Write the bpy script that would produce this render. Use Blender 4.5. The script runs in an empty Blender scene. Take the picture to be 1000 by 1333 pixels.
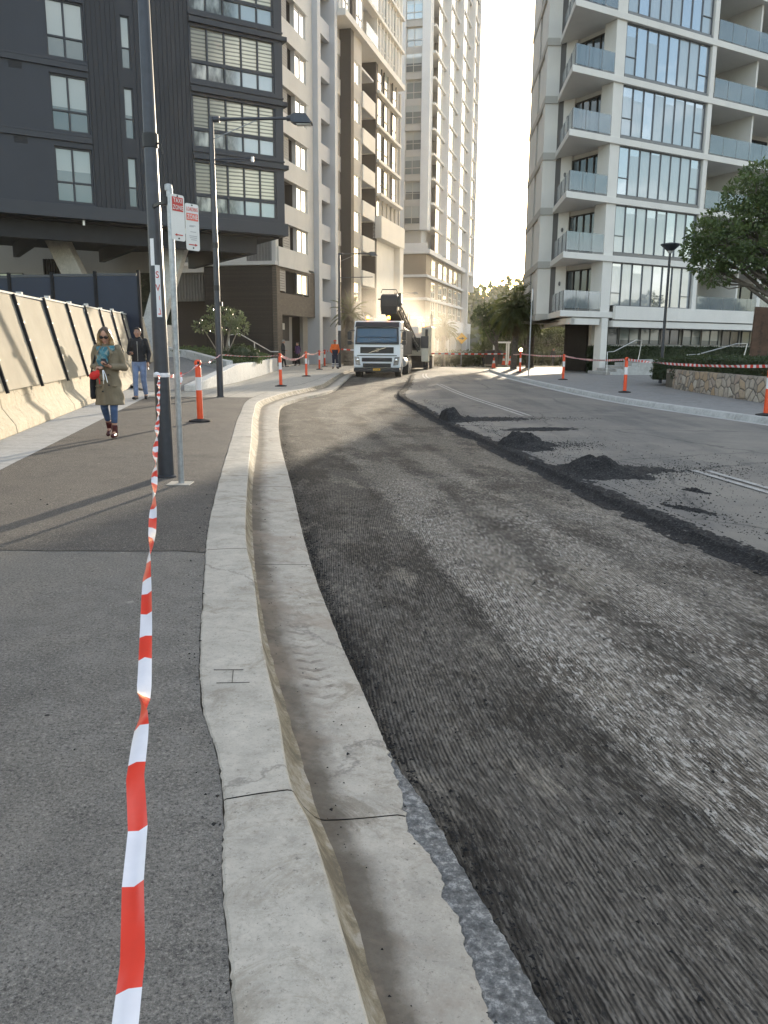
EXPOSURE = 1.75
import bpy, bmesh, math, random
from mathutils import Vector, Matrix, noise
random.seed(7)
R = math.radians
S = bpy.context.scene
COL = S.collection
def sm(a, b, t):
    t = max(0.0, min(1.0, (t - a) / (b - a))); return t * t * (3 - 2 * t)
def fbm(x, y, z=0.0, o=4):
    return noise.fractal(Vector((x, y, z)), 0.9, 2.0, o)
def curve(pts):
    """smooth x(y) through points, monotone cubic"""
    pts = sorted(pts, key=lambda p: p[1]); ys = [p[1] for p in pts]; xs = [p[0] for p in pts]; n = len(pts)
    d = [(xs[i + 1] - xs[i]) / (ys[i + 1] - ys[i]) for i in range(n - 1)]
    m = [d[0]] + [(d[i - 1] + d[i]) / 2 if d[i - 1] * d[i] > 0 else 0.0 for i in range(1, n - 1)] + [d[-1]]
    def f(y):
        if y <= ys[0]: return xs[0] + d[0] * (y - ys[0])
        if y >= ys[-1]: return xs[-1] + d[-1] * (y - ys[-1])
        i = 0
        while ys[i + 1] < y: i += 1
        h = ys[i + 1] - ys[i]; t = (y - ys[i]) / h
        return (xs[i] * (2 * t**3 - 3 * t * t + 1) + m[i] * h * (t**3 - 2 * t * t + t) + xs[i + 1] * (-2 * t**3 + 3 * t * t) + m[i + 1] * h * (t**3 - t * t))
    return f
def frange(a, b, s):
    n = max(1, int(round((b - a) / s))); return [a + (b - a) * i / n for i in range(n + 1)]

class MB:
    def __init__(s): s.v = []; s.f = []; s.m = []; s.uv = {}; s.st = []
    def add(s, vs, fs, mi=0):
        o = len(s.v); s.st.append((o, len(s.f))); s.v += [tuple(v) for v in vs]
        for f in fs: s.f.append(tuple(i + o for i in f)); s.m.append(mi)
        return s
    def box(s, x0, x1, y0, y1, z0, z1, mi=0):
        return s.add([(x0, y0, z0), (x1, y0, z0), (x1, y1, z0), (x0, y1, z0), (x0, y0, z1), (x1, y0, z1), (x1, y1, z1), (x0, y1, z1)],
              [(0, 3, 2, 1), (4, 5, 6, 7), (0, 1, 5, 4), (1, 2, 6, 5), (2, 3, 7, 6), (3, 0, 4, 7)], mi)
    def bar(s, a, b, w, h, mi=0, up=(0, 0, 1)):
        a = Vector(a); b = Vector(b); d = (b - a).normalized(); u = Vector(up)
        if abs(d.dot(u)) > 0.98: u = Vector((0, 1, 0))
        x = d.cross(u).normalized() * w / 2; z = x.cross(d).normalized() * h / 2
        vs = [a - x - z, a + x - z, a + x + z, a - x + z, b - x - z, b + x - z, b + x + z, b - x + z]
        return s.add(vs, [(0, 1, 2, 3), (7, 6, 5, 4), (0, 4, 5, 1), (1, 5, 6, 2), (2, 6, 7, 3), (3, 7, 4, 0)], mi)
    def quad(s, a, b, c, d, mi=0): return s.add([a, b, c, d], [(0, 1, 2, 3)], mi)
    def prism(s, poly, z0, z1, mi=0):
        n = len(poly); vs = [(p[0], p[1], z0) for p in poly] + [(p[0], p[1], z1) for p in poly]
        return s.add(vs, [tuple(range(n - 1, -1, -1)), tuple(range(n, 2 * n))] + [(i, (i + 1) % n, n + (i + 1) % n, n + i) for i in range(n)], mi)
    def xprism(s, prof, x0, x1, mi=0):
        """profile of (y,z) points extruded along x"""
        n = len(prof); vs = [(x0, p[0], p[1]) for p in prof] + [(x1, p[0], p[1]) for p in prof]
        return s.add(vs, [tuple(range(n)), tuple(range(2 * n - 1, n - 1, -1))] + [(i, n + i, n + (i + 1) % n, (i + 1) % n) for i in range(n)], mi)
    def tube(s, pts, r, n=8, mi=0, caps=True, sq=1.0):
        pts = [Vector(p) for p in pts]; k = len(pts); rr = r if isinstance(r, (list, tuple)) else [r] * k
        vs = []; prev = None
        for i, p in enumerate(pts):
            d = (pts[min(i + 1, k - 1)] - pts[max(i - 1, 0)]).normalized()
            if prev is None:
                u = Vector((0, 0, 1)) if abs(d.z) < 0.9 else Vector((0, 1, 0)); a = d.cross(u).normalized()
            else: a = (prev - d * prev.dot(d)).normalized()
            b = d.cross(a); prev = a
            for j in range(n):
                t = 2 * math.pi * j / n; vs.append(p + (a * math.cos(t) + b * math.sin(t) * sq) * rr[i])
        fs = [(i * n + j, i * n + (j + 1) % n, (i + 1) * n + (j + 1) % n, (i + 1) * n + j) for i in range(k - 1) for j in range(n)]
        if caps: fs += [tuple(range(n - 1, -1, -1)), tuple((k - 1) * n + j for j in range(n))]
        return s.add(vs, fs, mi)
    def lathe(s, prof, c=(0, 0), n=16, mi=0):
        k = len(prof); vs = [(c[0] + r * math.cos(2 * math.pi * j / n), c[1] + r * math.sin(2 * math.pi * j / n), z) for r, z in prof for j in range(n)]
        fs = [(i * n + j, i * n + (j + 1) % n, (i + 1) * n + (j + 1) % n, (i + 1) * n + j) for i in range(k - 1) for j in range(n)]
        fs += [tuple(range(n - 1, -1, -1)), tuple((k - 1) * n + j for j in range(n))]
        return s.add(vs, fs, mi)
    def ell(s, c, r, n=12, k=8, mi=0, rot=None):
        vs = []
        for i in range(k + 1):
            p = math.pi * i / k
            for j in range(n):
                t = 2 * math.pi * j / n
                v = Vector((r[0] * math.sin(p) * math.cos(t), r[1] * math.sin(p) * math.sin(t), -r[2] * math.cos(p)))
                if rot: v = rot @ v
                vs.append(Vector(c) + v)
        fs = [(i * n + j, i * n + (j + 1) % n, (i + 1) * n + (j + 1) % n, (i + 1) * n + j) for i in range(k) for j in range(n)]
        return s.add(vs, fs, mi)
    def rings(s, rs, n=16, mi=0):
        """rings of (cx,cy,z,rx,ry) lofted"""
        k = len(rs); vs = [(c[0] + c[3] * math.cos(2 * math.pi * j / n), c[1] + c[4] * math.sin(2 * math.pi * j / n), c[2]) for c in rs for j in range(n)]
        fs = [(i * n + j, i * n + (j + 1) % n, (i + 1) * n + (j + 1) % n, (i + 1) * n + j) for i in range(k - 1) for j in range(n)]
        fs += [tuple(range(n - 1, -1, -1)), tuple((k - 1) * n + j for j in range(n))]
        return s.add(vs, fs, mi)
    def grid(s, fn, us, vs_, mi=0, uvfn=None):
        """surface fn(u,v)->point; optional uv"""
        o = len(s.v); nu, nv = len(us), len(vs_)
        for v in vs_:
            for u in us:
                if uvfn: s.uv[len(s.v)] = uvfn(u, v)
                s.v.append(tuple(fn(u, v)))
        for j in range(nv - 1):
            for i in range(nu - 1):
                a = o + j * nu + i; s.f.append((a, a + 1, a + nu + 1, a + nu)); s.m.append(mi)
        return s
    def mesh(s, name, mats, smooth=None):
        me = bpy.data.meshes.new(name); me.from_pydata(s.v, [], s.f)
        for m in (mats if isinstance(mats, (list, tuple)) else [mats]): me.materials.append(m)
        if len(me.materials) > 1: me.polygons.foreach_set('material_index', s.m)
        if s.uv:
            l = me.uv_layers.new(name='UVMap')
            for lp in me.loops: l.data[lp.index].uv = s.uv.get(lp.vertex_index, (0, 0))
        if smooth is not None:
            me.polygons.foreach_set('use_smooth', [True] * len(me.polygons))
            if smooth < 180: me.set_sharp_from_angle(angle=R(smooth))
        me.update(); return me
    def build(s, name, mats, parent=None, smooth=None, bevel=0, loc=None, rotz=0):
        return link(name, s.mesh(name, mats, smooth), parent, bevel, loc, rotz)
def each(mb, name, mats, parent=None, bevel=0, smooth=None):
    """every primitive of mb becomes a part of its own"""
    st = mb.st + [(len(mb.v), len(mb.f))]; out = []
    for (a, fa), (b, fb) in zip(st, st[1:]):
        q = MB(); q.v = mb.v[a:b]; q.f = [tuple(i - a for i in f) for f in mb.f[fa:fb]]; q.m = mb.m[fa:fb]
        out.append(q.build(name, mats, parent, smooth, bevel))
    return out
def link(name, me, parent=None, bevel=0, loc=None, rotz=0):
    o = bpy.data.objects.new(name, me); COL.objects.link(o)
    if parent: o.parent = parent
    if loc: o.location = loc
    if rotz: o.rotation_euler = (0, 0, rotz)
    if bevel:
        b = o.modifiers.new('bevel', 'BEVEL'); b.width = bevel; b.segments = 2; b.limit_method = 'ANGLE'
    return o
def tag(o, label=None, cat=None, group=None, kind=None):
    if label: o['label'] = label
    if cat: o['category'] = cat
    if group: o['group'] = group
    if kind: o['kind'] = kind
    return o
def thing(name, label, cat, loc=(0, 0, 0), rotz=0, group=None):
    o = bpy.data.objects.new(name, None); COL.objects.link(o); o.location = loc; o.rotation_euler = (0, 0, rotz)
    o.empty_display_size = 0.3
    return tag(o, label, cat, group)
def struct(o): o['kind'] = 'structure'; return o
def children(o): return [c for c in bpy.data.objects if c.parent == o]
def copy_tree(o, parent=None):
    c = o.copy(); COL.objects.link(c)
    if parent: c.parent = parent
    for ch in children(o): copy_tree(ch, c)
    return c
def face_rot(az): return R(90 - az)      # local +X points along compass azimuth az (from +Y to +X), +Y inward on the left
def baked(mb, name, mats, parent=None, voxel=0.02, smooth_it=4, loc=None, deform=None):
    """union of overlapping lofts into one continuous skin"""
    me = mb.mesh(name + '_src', mats); o = bpy.data.objects.new(name + '_src', me); COL.objects.link(o)
    r = o.modifiers.new('r', 'REMESH'); r.mode = 'VOXEL'; r.voxel_size = voxel
    if smooth_it:
        q = o.modifiers.new('s', 'SMOOTH'); q.factor = 0.5; q.iterations = smooth_it
    dg = bpy.context.evaluated_depsgraph_get(); ev = o.evaluated_get(dg); nm = bpy.data.meshes.new_from_object(ev)
    bpy.data.objects.remove(o); nm.name = name
    if deform:
        for v in nm.vertices: v.co = deform(v.co.copy())
    nm.polygons.foreach_set('use_smooth', [True] * len(nm.polygons))
    return link(name, nm, parent, 0, loc)
def text_mesh(name, body, size, mat, parent, loc, rot, extrude=0.001, align='CENTER', sx=1.0):
    cu = bpy.data.curves.new(name, 'FONT'); cu.body = body; cu.size = size; cu.extrude = extrude; cu.align_x = align; cu.align_y = 'CENTER'; cu.offset = size * 0.006; cu.space_character = 1.12
    t = bpy.data.objects.new(name + '_t', cu); COL.objects.link(t)
    me = bpy.data.meshes.new_from_object(t.evaluated_get(bpy.context.evaluated_depsgraph_get())); bpy.data.objects.remove(t)
    me.name = name; me.materials.clear(); me.materials.append(mat)
    o = link(name, me, parent, 0, loc); o.rotation_euler = rot; o.scale = (sx, 1, 1); return o
def wall_cells(mb, x0, x1, z0, z1, y0, y1, holes, mi=0):
    """wall slab with real rectangular openings (holes: x0,x1,z0,z1)"""
    xs = sorted({x0, x1} | {h[0] for h in holes} | {h[1] for h in holes}); zs = sorted({z0, z1} | {h[2] for h in holes} | {h[3] for h in holes})
    xs = [x for x in xs if x0 <= x <= x1]; zs = [z for z in zs if z0 <= z <= z1]
    cols = []
    for a, b in zip(xs, xs[1:]):
        run = []
        for c, d in zip(zs, zs[1:]):
            mx, mz = (a + b) / 2, (c + d) / 2
            if any(h[0] < mx < h[1] and h[2] < mz < h[3] for h in holes): continue
            if run and run[-1][1] == c: run[-1][1] = d
            else: run.append([c, d])
        cols.append((a, b, run))
    merged = []
    for a, b, run in cols:
        if merged and merged[-1][2] == run: merged[-1][1] = b
        else: merged.append([a, b, run])
    for a, b, run in merged:
        for c, d in run: mb.box(a, b, y0, y1, c, d, mi)
    return mb

# ------------------------------------------------------------------ materials
class NT:
    def __init__(s, name):
        s.m = bpy.data.materials.new(name); s.m.use_nodes = True; s.t = s.m.node_tree; s.n = s.t.nodes; s.l = s.t.links
        s.b = s.n['Principled BSDF']; s.tc = s.n.new('ShaderNodeTexCoord'); s.co = s.tc.outputs['Object']
    def set(s, **k):
        for a, v in k.items():
            i = s.b.inputs[{'rough': 'Roughness', 'metal': 'Metallic', 'color': 'Base Color', 'spec': 'Specular IOR Level', 'trans': 'Transmission Weight', 'alpha': 'Alpha', 'coat': 'Coat Weight', 'emit': 'Emission Color', 'es': 'Emission Strength', 'ior': 'IOR', 'sss': 'Subsurface Weight'}[a]]
            if isinstance(v, bpy.types.NodeSocket): s.l.new(v, i)
            elif isinstance(v, tuple): i.default_value = (*v, 1)
            else: i.default_value = v
        return s
    def noise(s, scale, detail=5, rough=0.6, co=None, dist=0.0, out='Fac'):
        n = s.n.new('ShaderNodeTexNoise'); n.inputs['Scale'].default_value = scale; n.inputs['Detail'].default_value = detail; n.inputs['Roughness'].default_value = rough; n.inputs['Distortion'].default_value = dist
        s.l.new(co or s.co, n.inputs['Vector']); return n.outputs[out]
    def voro(s, scale, co=None, feat='F1', out='Distance', rnd=1.0):
        n = s.n.new('ShaderNodeTexVoronoi'); n.feature = feat; n.inputs['Scale'].default_value = scale; n.inputs['Randomness'].default_value = rnd
        s.l.new(co or s.co, n.inputs['Vector']); return n.outputs[out]
    def wave(s, scale, co=None, dist=0.0, dscale=1.0, axis='X', prof='SIN'):
        n = s.n.new('ShaderNodeTexWave'); n.bands_direction = axis; n.wave_profile = prof; n.inputs['Scale'].default_value = scale; n.inputs['Distortion'].default_value = dist; n.inputs['Detail Scale'].default_value = dscale
        s.l.new(co or s.co, n.inputs['Vector']); return n.outputs['Fac']
    def ramp(s, fac, stops, interp='LINEAR'):
        n = s.n.new('ShaderNodeValToRGB'); n.color_ramp.interpolation = interp; e = n.color_ramp.elements
        while len(e) < len(stops): e.new(0.5)
        for i, (p, c) in enumerate(stops):
            e[i].position = p; e[i].color = (c, c, c, 1) if not isinstance(c, tuple) else (*c, 1)
        s.l.new(fac, n.inputs['Fac']); return n.outputs['Color']
    def mix(s, a, b, fac, mode='MIX'):
        n = s.n.new('ShaderNodeMix'); n.data_type = 'RGBA'; n.blend_type = mode; n.clamp_factor = True
        for v, i in ((fac, n.inputs[0]), (a, n.inputs[6]), (b, n.inputs[7])):
            if isinstance(v, bpy.types.NodeSocket): s.l.new(v, i)
            elif isinstance(v, tuple): i.default_value = (*v, 1)
            else: i.default_value = v
        return n.outputs[2]
    def math(s, op, a, b=0.0, clamp=False):
        n = s.n.new('ShaderNodeMath'); n.operation = op; n.use_clamp = clamp
        for v, i in ((a, n.inputs[0]), (b, n.inputs[1])):
            if isinstance(v, bpy.types.NodeSocket): s.l.new(v, i)
            else: i.default_value = v
        return n.outputs[0]
    def mapping(s, co=None, scale=(1, 1, 1), rot=(0, 0, 0), loc=(0, 0, 0)):
        n = s.n.new('ShaderNodeMapping'); n.inputs['Scale'].default_value = scale; n.inputs['Rotation'].default_value = rot; n.inputs['Location'].default_value = loc
        s.l.new(co or s.co, n.inputs['Vector']); return n.outputs[0]
    def sep(s, v):
        n = s.n.new('ShaderNodeSeparateXYZ'); s.l.new(v, n.inputs[0]); return n.outputs
    def rnd(s): return s.n.new('ShaderNodeObjectInfo').outputs['Random']
    def bump(s, h, strength=0.3, dist=0.01):
        n = s.n.new('ShaderNodeBump'); n.inputs['Strength'].default_value = strength; n.inputs['Distance'].default_value = dist
        s.l.new(h, n.inputs['Height'])
        if s.b.inputs['Normal'].links: s.l.new(s.b.inputs['Normal'].links[0].from_socket, n.inputs['Normal'])
        s.l.new(n.outputs[0], s.b.inputs['Normal']); return s
def pm(name, c, var=0.15, scale=3.0, rough=0.75, metal=0.0, bump=0.0, bscale=60.0, spec=0.5, bdist=0.005):
    t = NT(name); lo = tuple(x * (1 - var) for x in c); hi = tuple(min(1, x * (1 + var)) for x in c)
    a = t.noise(scale, 6, 0.65); t.set(color=t.ramp(a, [(0.3, lo), (0.7, hi)]), rough=rough, metal=metal, spec=spec)
    if bump: t.bump(t.noise(bscale, 4), bump, bdist)
    return t.m
# ------------------------------------------------------------------ material library
M = {}
def mk_footpath(name, c, warm):
    t = NT(name)
    big = t.noise(0.5, 5, 0.6); mid = t.noise(5, 7, 0.75); g1 = t.noise(75, 4, 0.8); g2 = t.noise(190, 3, 0.8); agg = t.voro(120)
    base = t.ramp(mid, [(0.38, tuple(x * 0.80 for x in c)), (0.62, tuple(x * 1.18 for x in c))])
    base = t.mix(base, warm, t.ramp(big, [(0.47, 0.0), (0.58, 0.8)]))
    pt = t.noise(1.1, 8, 0.72, dist=0.6); base = t.mix(base, tuple(x * 0.55 for x in c), t.ramp(pt, [(0.53, 0.0), (0.64, 0.55)]))
    base = t.mix(base, (0.035, 0.032, 0.03), t.ramp(g1, [(0.36, 0.8), (0.47, 0.0)])); base = t.mix(base, (0.36, 0.335, 0.29), t.ramp(g1, [(0.54, 0.0), (0.66, 0.75)]))
    base = t.mix(base, (0.40, 0.38, 0.34), t.ramp(g2, [(0.56, 0.0), (0.68, 0.65)])); base = t.mix(base, (0.03, 0.028, 0.026), t.ramp(g2, [(0.34, 0.7), (0.44, 0.0)]))
    base = t.mix(base, (0.02, 0.02, 0.02), t.ramp(agg, [(0.05, 0.5), (0.28, 0.0)]))
    spots = t.voro(2.6); base = t.mix(base, (0.018, 0.018, 0.018), t.ramp(spots, [(0.022, 0.95), (0.030, 0.0)]))
    pale = t.voro(2.1, t.mapping(loc=(3, 7, 0))); base = t.mix(base, (0.36, 0.34, 0.30), t.ramp(pale, [(0.025, 0.6), (0.05, 0.0)]))
    t.set(color=base, rough=0.88, spec=0.35)
    t.bump(g1, 0.7, 0.007); t.bump(agg, 0.35, 0.003); return t.m
M['footpath'] = mk_footpath('footpath_asphalt', (0.180, 0.168, 0.150), (0.205, 0.188, 0.162))
M['footpath_old'] = mk_footpath('footpath_asphalt_old', (0.088, 0.079, 0.071), (0.105, 0.093, 0.080))
def mk_concrete(name, c, stain=0.5, gutter=False):
    t = NT(name); sc = lambda f: tuple(min(1, x * f) for x in c)
    big = t.noise(0.9, 7, 0.68); mid = t.noise(7, 8, 0.78); fine = t.noise(120, 4, 0.85); pit = t.voro(30); grit = t.noise(48, 5, 0.85)
    col = t.ramp(mid, [(0.36, sc(0.80)), (0.5, c), (0.64, sc(1.14))])
    col = t.mix(col, sc(0.70), t.ramp(big, [(0.50, 0.0), (0.60, stain * .8)]))
    blot = t.noise(2.7, 9, 0.78, dist=0.8); col = t.mix(col, (c[0] * 0.52, c[1] * 0.49, c[2] * 0.44), t.ramp(blot, [(0.53, 0.0), (0.62, stain)]))
    wsh = t.noise(3.3, 9, 0.8, co=t.mapping(loc=(7, 2, 1))); col = t.mix(col, sc(1.28), t.ramp(wsh, [(0.55, 0.0), (0.64, 0.55)]))
    col = t.mix(col, (0.085, 0.078, 0.068), t.ramp(grit, [(0.58, 0.0), (0.66, 0.7)])); col = t.mix(col, sc(0.6), t.ramp(fine, [(0.55, 0.0), (0.70, 0.7)])); col = t.mix(col, sc(1.3), t.ramp(fine, [(0.32, 0.5), (0.43, 0.0)]))
    col = t.mix(col, (0.05, 0.045, 0.04), t.ramp(pit, [(0.03, 0.55), (0.065, 0.0)]))
    crack = t.voro(0.33, t.mapping(co=t.mix(t.co, t.noise(2.2, 6, 0.7, out='Color'), 0.35)), feat='DISTANCE_TO_EDGE')
    col = t.mix(col, (0.10, 0.09, 0.08), t.ramp(crack, [(0.0002, 0.5), (0.0008, 0.0)]))
    if gutter:
        u, v, _ = t.sep(t.n.new('ShaderNodeUVMap').outputs[0]); wob = t.noise(6, 6, 0.75)
        dirt = t.ramp(t.math('ADD', u, t.math('MULTIPLY', t.math('SUBTRACT', wob, 0.5), 0.55)), [(0.0, 1.0), (0.12, 0.85), (0.22, .5), (0.42, 0.0)]); col = t.mix(col, (0.105, 0.088, 0.068), dirt)
        pink = t.noise(1.6, 6, 0.7, co=t.mapping(loc=(1, 9, 0))); col = t.mix(col, (0.27, 0.215, 0.165), t.ramp(pink, [(0.52, 0.0), (0.62, 0.5)]))
        # tyre print left by a truck on the pan
        w_ = t.math('ADD', v, t.math('MULTIPLY', t.math('ABSOLUTE', t.math('SUBTRACT', u, 0.5)), -0.18)); w_ = t.math('ADD', w_, t.math('MULTIPLY', wob, 0.05))
        tr = t.ramp(t.math('SINE', t.math('MULTIPLY', w_, 62.0)), [(0.45, 0.0), (0.7, 1.0)]); tr = t.math('MULTIPLY', tr, t.ramp(u, [(0.24, 0.0), (0.30, 1.0), (0.62, 1.0), (0.70, 0.0)]))
        tr = t.math('MULTIPLY', tr, t.ramp(t.math('DIVIDE', v, 10.0), [(0.30, 0.0), (0.335, 0.85), (0.40, 0.6), (0.46, 0.0)])); tr = t.math('MULTIPLY', tr, t.ramp(t.noise(9, 5, 0.75), [(0.42, 0.15), (0.56, 1.0)])); col = t.mix(col, (0.15, 0.125, 0.10), tr)
    t.set(color=col, rough=0.82, spec=0.35); t.bump(fine, 0.3, 0.003); t.bump(pit, 0.25, 0.003); return t.m
M['kerb'] = mk_concrete('kerb_concrete', (0.455, 0.42, 0.36), 0.6)
M['gutter'] = mk_concrete('gutter_concrete', (0.43, 0.392, 0.333), 0.75, True)
M['slab'] = mk_concrete('paving_concrete', (0.44, 0.405, 0.345), 0.3)
M['kerb_right'] = mk_concrete('right_kerb_concrete', (0.46, 0.46, 0.44), 0.55)
M['white_conc'] = mk_concrete('white_concrete', (0.62, 0.61, 0.58), 0.2)
M['barrier'] = mk_concrete('barrier_concrete', (0.47, 0.405, 0.30), 0.15)
M['paver'] = mk_concrete('pale_paving', (0.42, 0.42, 0.41), 0.25)
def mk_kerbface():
    t = NT('kerb_face_paint_shade'); n = t.noise(5, 8, 0.8)
    t.set(color=t.ramp(n, [(0.40, (0.12, 0.10, 0.07)), (0.50, (0.22, 0.185, 0.125)), (0.60, (0.33, 0.30, 0.25))]), rough=0.85); t.bump(t.noise(120, 3), 0.3, 0.003); return t.m  # worn tan paint, darkened with the face's shade put into the colour
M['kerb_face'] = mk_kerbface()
M['joint'] = pm('joint_filler', (0.035, 0.032, 0.03), 0.3, 30, 0.95)
def mk_mortar():
    t = NT('old_mortar'); a = t.noise(34, 8, 0.8); v = t.voro(60)
    col = t.ramp(a, [(0.38, (0.08, 0.08, 0.08)), (0.52, (0.19, 0.19, 0.185)), (0.60, (0.42, 0.41, 0.39))])
    t.set(color=col, rough=0.9); t.bump(a, 0.9, 0.012); t.bump(v, 0.5, 0.005); return t.m
M['mortar'] = mk_mortar()
def mk_milled():
    t = NT('milled_asphalt')
    uvn = t.n.new('ShaderNodeUVMap').outputs[0]
    x, y, z = t.sep(uvn)                       # x across (m), y along (m)
    wob = t.noise(0.9, 6, 0.7, co=uvn)
    T = t.math('ADD', x, t.math('ADD', t.math('MULTIPLY', t.math('SUBTRACT', wob, 0.5), 0.55), t.math('MULTIPLY', t.math('SUBTRACT', t.noise(9, 5, 0.8, co=uvn), 0.5), 0.30))); Tn = t.math('DIVIDE', T, 3.7)
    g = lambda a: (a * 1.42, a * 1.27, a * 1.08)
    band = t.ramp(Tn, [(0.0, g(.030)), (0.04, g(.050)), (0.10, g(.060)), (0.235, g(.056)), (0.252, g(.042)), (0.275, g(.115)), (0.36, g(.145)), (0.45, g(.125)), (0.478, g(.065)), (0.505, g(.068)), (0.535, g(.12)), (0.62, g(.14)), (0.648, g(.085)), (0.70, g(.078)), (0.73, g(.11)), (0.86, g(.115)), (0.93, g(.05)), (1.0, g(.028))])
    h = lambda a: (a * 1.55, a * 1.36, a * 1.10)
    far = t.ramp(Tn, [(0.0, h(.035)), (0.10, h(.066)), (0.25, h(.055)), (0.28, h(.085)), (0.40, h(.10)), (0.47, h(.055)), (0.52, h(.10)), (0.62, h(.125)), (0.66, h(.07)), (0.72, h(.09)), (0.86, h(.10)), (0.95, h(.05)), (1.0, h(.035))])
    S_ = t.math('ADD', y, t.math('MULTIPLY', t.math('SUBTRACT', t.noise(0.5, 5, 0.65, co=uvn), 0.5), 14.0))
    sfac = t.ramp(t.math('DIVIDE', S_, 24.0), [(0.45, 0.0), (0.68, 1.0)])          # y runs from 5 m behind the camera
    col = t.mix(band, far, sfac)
    bl = t.noise(1.0, 8, 0.74, co=t.mapping(uvn, (1.3, 0.5, 1)))
    col = t.mix(col, t.mix(col, (0.42, 0.40, 0.38), 1.0, 'MULTIPLY'), t.ramp(bl, [(0.49, 0.0), (0.56, 0.9)]))
    dust = t.noise(1.0, 7, 0.7, co=t.mapping(uvn, (1.7, 0.7, 1), loc=(4, 2, 0)))
    col = t.mix(col, (0.24, 0.212, 0.172), t.ramp(dust, [(0.54, 0.0), (0.64, 0.6)]))
    # grooves left by the drum teeth: close parallel ridges along the pass, broken and uneven
    gv = t.mapping(uvn, (1, 1, 1), (0, 0, R(6)))
    st1 = t.noise(1.0, 4, 0.75, co=t.mapping(gv, (66, 6.5, 1))); st2 = t.noise(1.0, 4, 0.8, co=t.mapping(gv, (50, 10, 1), loc=(5, 1, 0))); st3 = t.noise(1.0, 6, 0.75, co=t.mapping(gv, (17, 8, 1), loc=(2, 8, 0)))
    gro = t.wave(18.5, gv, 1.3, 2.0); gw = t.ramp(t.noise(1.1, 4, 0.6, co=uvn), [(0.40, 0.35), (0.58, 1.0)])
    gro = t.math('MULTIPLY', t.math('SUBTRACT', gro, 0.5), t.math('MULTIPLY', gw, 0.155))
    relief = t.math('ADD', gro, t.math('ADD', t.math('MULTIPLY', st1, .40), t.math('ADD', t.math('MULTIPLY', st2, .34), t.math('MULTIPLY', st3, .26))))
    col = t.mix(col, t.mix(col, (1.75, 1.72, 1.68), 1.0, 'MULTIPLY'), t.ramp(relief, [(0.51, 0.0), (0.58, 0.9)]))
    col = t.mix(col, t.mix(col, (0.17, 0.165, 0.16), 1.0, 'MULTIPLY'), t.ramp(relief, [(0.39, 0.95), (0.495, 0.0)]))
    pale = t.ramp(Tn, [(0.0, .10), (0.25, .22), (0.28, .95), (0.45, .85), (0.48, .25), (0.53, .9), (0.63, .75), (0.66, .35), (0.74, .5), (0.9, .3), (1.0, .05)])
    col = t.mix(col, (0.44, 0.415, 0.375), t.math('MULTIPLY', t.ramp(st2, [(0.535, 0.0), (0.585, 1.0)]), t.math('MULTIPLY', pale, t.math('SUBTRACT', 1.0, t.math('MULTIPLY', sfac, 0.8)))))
    bk = t.noise(1.0, 5, 0.8, co=t.mapping(gv, (42, 17, 1), loc=(9, 3, 0))); col = t.mix(col, (0.013, 0.013, 0.014), t.ramp(bk, [(0.555, 0.0), (0.62, 0.85)]))
    chip = st2
    # tyre marks of the trucks: chevron bands running with the lane
    for tc, w in ((1.75, 0.20), (2.45, 0.22), (0.75, 0.16)):
        Tm = t.math('ABSOLUTE', t.math('SUBTRACT', T, t.math('ADD', tc, t.math('MULTIPLY', t.math('SINE', t.math('MULTIPLY', y, 0.23)), 0.25))))
        ch = t.math('SINE', t.math('MULTIPLY', t.math('ADD', y, t.math('MULTIPLY', Tm, 0.9)), 48.0))
        mk = t.math('MULTIPLY', t.ramp(t.math('DIVIDE', Tm, w), [(0.75, 1.0), (1.0, 0.0)]), t.ramp(ch, [(0.35, 0.0), (0.65, 1.0)]))
        mk = t.math('MULTIPLY', mk, t.ramp(t.noise(0.45, 4, co=uvn), [(0.44, 0.1), (0.54, 0.7)]))
        col = t.mix(col, (0.05, 0.044, 0.038), t.math('MULTIPLY', mk, t.math('ADD', 0.25, t.math('MULTIPLY', sfac, 0.6))))
    t.set(color=col, rough=0.9, spec=0.3)
    t.bump(relief, 0.8, 0.013); t.bump(chip, 0.4, 0.004); return t.m
M['milled'] = mk_milled()
def mk_road():
    t = NT('worn_asphalt'); big = t.noise(0.35, 5, 0.6); mid = t.noise(4, 6, 0.7); fine = t.noise(240, 3, 0.7)
    st = t.noise(1.0, 5, 0.6, co=t.mapping(scale=(1.6, 0.14, 1), rot=(0, 0, R(-7))))
    col = t.ramp(mid, [(0.3, (0.135, 0.125, 0.112)), (0.7, (0.185, 0.172, 0.153))])
    col = t.mix(col, (0.085, 0.082, 0.08), t.ramp(st, [(0.50, 0.0), (0.62, 0.7)]))
    col = t.mix(col, (0.235, 0.215, 0.182), t.ramp(big, [(0.48, 0.0), (0.60, 0.6)]))
    col = t.mix(col, (0.30, 0.29, 0.27), t.ramp(fine, [(0.53, 0.0), (0.66, 0.7)]))
    col = t.mix(col, (0.03, 0.03, 0.03), t.ramp(t.voro(9.0), [(0.03, 0.8), (0.06, 0.0)]))
    crk = t.voro(0.33, t.mapping(co=t.mix(t.co, t.noise(1.5, 4, out='Color'), 0.3)), feat='DISTANCE_TO_EDGE')
    col = t.mix(col, (0.05, 0.05, 0.05), t.ramp(crk, [(0.002, 0.7), (0.006, 0.0)]))
    t.set(color=col, rough=0.85, spec=0.35); t.bump(fine, 0.4, 0.004); return t.m
M['road'] = mk_road()
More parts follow.
